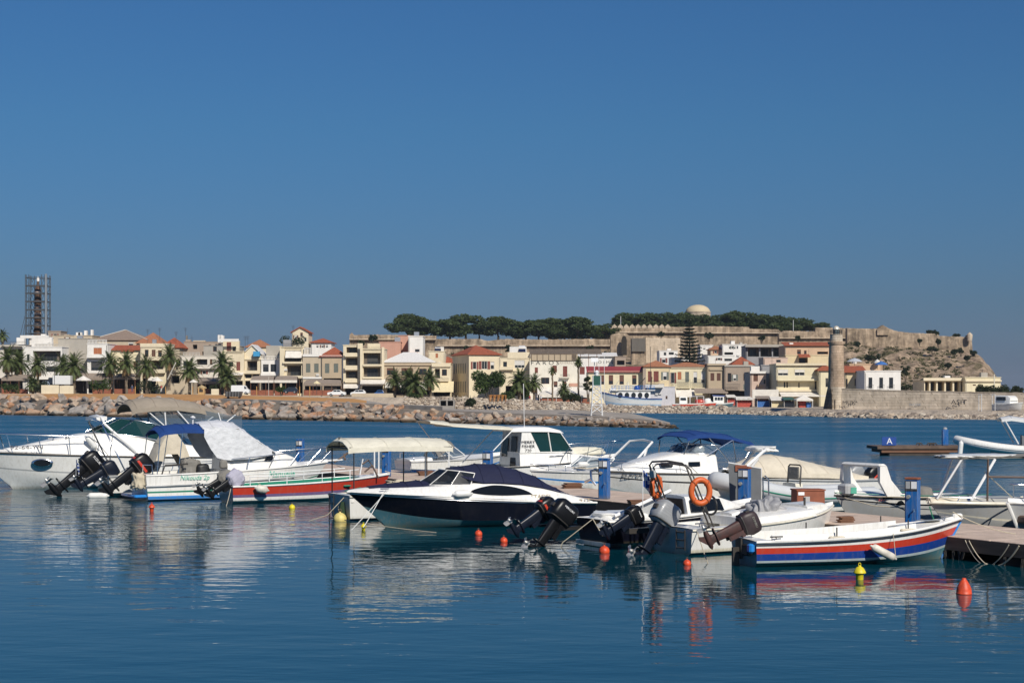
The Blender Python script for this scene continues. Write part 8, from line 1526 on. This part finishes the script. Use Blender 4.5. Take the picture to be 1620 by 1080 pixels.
def crate():
    Y = 46.5; p = Vector((X(1283,Y), Y, .55)); t = thing('crate', 'red brown wooden crate on the pontoon behind the round bowed boat', 'crate', tuple(p), .12); mb = MB(); mb.bev(-.41,0,0,.41,.6,.66,.01)
    mb.build('box', M_redwood, t); l = MB(); l.box(-.43,-.02,.662,.43,.62,.70); l.build('lid', M_redwood, t); MB().box(-.22,-.025,.2,-.04,-.003,.5).build('front_plate', M_ggrey, t); MB().box(-.38,-.02,.54,-.2,-.003,.63).build('label_plate', M_paper, t)
crate()
for k, (px, y, lab) in enumerate(((1010,800,'brown planks piled on the pontoon beside the grey windbreak'),(905,772,'weathered board stack at the pontoon edge by the runabout'),(672,752,'brown board stack by the small motor boat'),(640,768,'tangled rope heap on the pontoon beyond the red boat'),(1338,826,'low brown plank pile behind the round bowed boat'))):
    p = on(px, y, .55)
    if k == 3: o = bpy.data.objects.new; tt = thing('rope_heap', lab, 'rope'); lump(tt, 'coil', (0,0,.08), .6, .35, .14, M_rope, 4, .7, 4); tt.location = p; continue
    t = thing('plank_pile', lab, 'planks', tuple(p), .4); t.scale = (.7,.7,.7) if k < 4 else (.45,.45,.6); mb = MB(); r = random.Random(k)
    for i in range(4): mb.bev(-.45+r.uniform(-.1,.1),-.2+r.uniform(-.05,.05),.01+.07*i,.45+r.uniform(-.1,.1),.2+r.uniform(-.05,.05),.07+.07*i,.01)
    mb.build('planks', M_wood, t)
def buoy(label, px, y, m, d, kind='ball', z=None):
    p = on(px, y, 0); t = thing('mooring_buoy', label, 'buoy', tuple(p), 0); s = d/F*p.y
    if kind == 'ball': MB().lathe([(.01,-.5*s)]+[(.5*s*math.sin(a), -.12*s-.5*s*math.cos(a)+.5*s*.55) for a in [PI*i/12 for i in range(1,12)]]+[(.09*s,.63*s),(.05*s,.72*s),(.01,.73*s)], 20).build('float', m, t, smooth=50)
    elif kind == 'drop': MB().lathe([(.02,-.5*s),(.30*s,-.42*s),(.45*s,-.2*s),(.5*s,0),(.52*s,.02*s),(.52*s,.06*s),(.5*s,.08*s),(.49*s,.26*s),(.44*s,.46*s),(.36*s,.64*s),(.27*s,.79*s),(.20*s,.90*s),(.15*s,.95*s),(.14*s,1.04*s),(.02,1.06*s)], 24).build('float', m, t, smooth=50)
    else: MB().lathe([(.30*s,-.6*s),(.32*s,.42*s),(.36*s,.46*s),(.52*s,.55*s),(.50*s,.66*s),(.30*s,.98*s),(.14*s,1.08*s),(.13*s,1.16*s),(.02,1.18*s)], 18).build('float', m, t, smooth=45)
    tubes(t, 'eye', [[(.10*s*math.cos(a),0,(1.16 if kind == 'bell' else .82 if kind == 'drop' else .70)*s+.10*s+.12*s*math.sin(a)) for a in [i*PI/6 for i in range(13)]]], m if kind == 'bell' else M_rtube, .03*s); return t
buoy('large orange red pear shaped buoy at the right, nearest the viewer', 1525, 939, M_redbuoy, 24, 'drop'); buoy('bright yellow bell shaped buoy below the red and blue striped boat', 1360, 916, M_yelbuoy, 19, 'bell')
buoy('round red buoy beside the ladder of the round bowed boat', 1087, 893, M_redbuoy, 13); buoy('red buoy below the white propeller of the small outboard', 956, 874, M_redbuoy, 17); buoy('round red buoy right of its twin below the speedboat', 797, 857, M_redbuoy, 12); buoy('round red buoy under the middle of the speedboat hull', 757, 846, M_redbuoy, 12)
buoy('yellow bell shaped buoy below the speedboat bow', 575, 838, M_yelbuoy, 9, 'bell'); buoy('large pale yellow buoy beside the stern of the canopied boat', 538, 824, M_yelpale, 21); buoy('small yellow buoy in front of the red boat', 462, 804, M_yelbuoy, 10); buoy('slim red buoy beside the blue waterline of the green lettered boat', 240, 808, M_redbuoy, 10, 'bell')
def rope(label, a, b, sag, m=None, r=.013):
    a, b = Vector(a), Vector(b); o = MB().tube([a.lerp(b, i/14)-Vector((0,0,sag*4*(i/14)*(1-i/14)))-a for i in range(15)], r, 5).build('mooring_rope', m or M_rope, None, smooth=60); o.location = a; tag(o, label, 'rope')
pe = lambda px, z: (lambda k: Vector((k*((33.6/(k+.58))-.35), (33.6/(k+.58))-.35, z)))((px-CX)/F)
rope('slack rope drooping from the pontoon edge, left one by the striped bow', pe(1527,.5), pe(1573,.02), .25); rope('slack rope drooping from the pontoon edge, middle one', pe(1533,.5), pe(1566,-.05), .1); rope('slack rope drooping from the pontoon edge at right, thicker', pe(1612,.5), pe(1560,.0), .22, None, .02); rope('thin rope at the right end of the pontoon edge', pe(1596,.5), pe(1572,.02), .05)
rope('bow rope of the striped boat running to the pontoon', wpt(bA,5.5,0,1.12), pont(-1.5,1.2,.6), .08); rope('white rope from the speedboat bow down to the yellow buoy', wpt(bD,7.2,.62,1.16), on(575,834,.15), .02, M_fend); rope('second white rope from the speedboat bow into the water', wpt(bD,7.1,.62,1.16), on(556,838,0), .02, M_fend)
rope('long mooring rope lying low from the canopied boat under the speedboat bow', on(545,822,.15), on(690,842,0), .03); rope('bow rope of the red boat running to the pontoon', wpt(bF,6.4,0,1.0), pont(26,.6,.6), .1); rope('rope from the green lettered boat to the pontoon', wpt(bG,7.6,0,1.3), pont(33,.4,.6), .12)
rope('green rope sagging behind the right hand service pedestal', pont(2.8,2.6,.95), pont(.6,.8,.6), .12, M_grope, .018); rope('rope from the stern of the round bowed boat into the water', wpt(bB,.1,-.85,.6), on(1120,891,0), .03); rope('rope from the stern of the red boat into the water', wpt(bF,-.02,-.5,.6), on(358,800,0), .05)
rope('white rope from the canopied boat frame to a boat beyond the pontoon', pont(22.5,-.9,1.25), pont(19.5,3.4,1.5), .12, M_fend)
# ------------------------------------------------------------------ faint summer haze
def haze():
    m = bpy.data.materials.new('summer_haze'); m.use_nodes = True; nt = m.node_tree; nt.nodes.remove(nt.nodes['Principled BSDF'])
    v = nt.nodes.new('ShaderNodeVolumePrincipled'); v.inputs['Density'].default_value = .00009; v.inputs['Color'].default_value = (.75,.84,.95,1); v.inputs['Anisotropy'].default_value = .2
    lnk(nt, v.outputs[0], nt.nodes['Material Output'].inputs['Volume'])
    tag(MB().box(-3200,-250,-3,3200,6100,70).build('haze', m), 'thin pale summer haze over the harbour', 'haze', None, 'stuff')
haze()
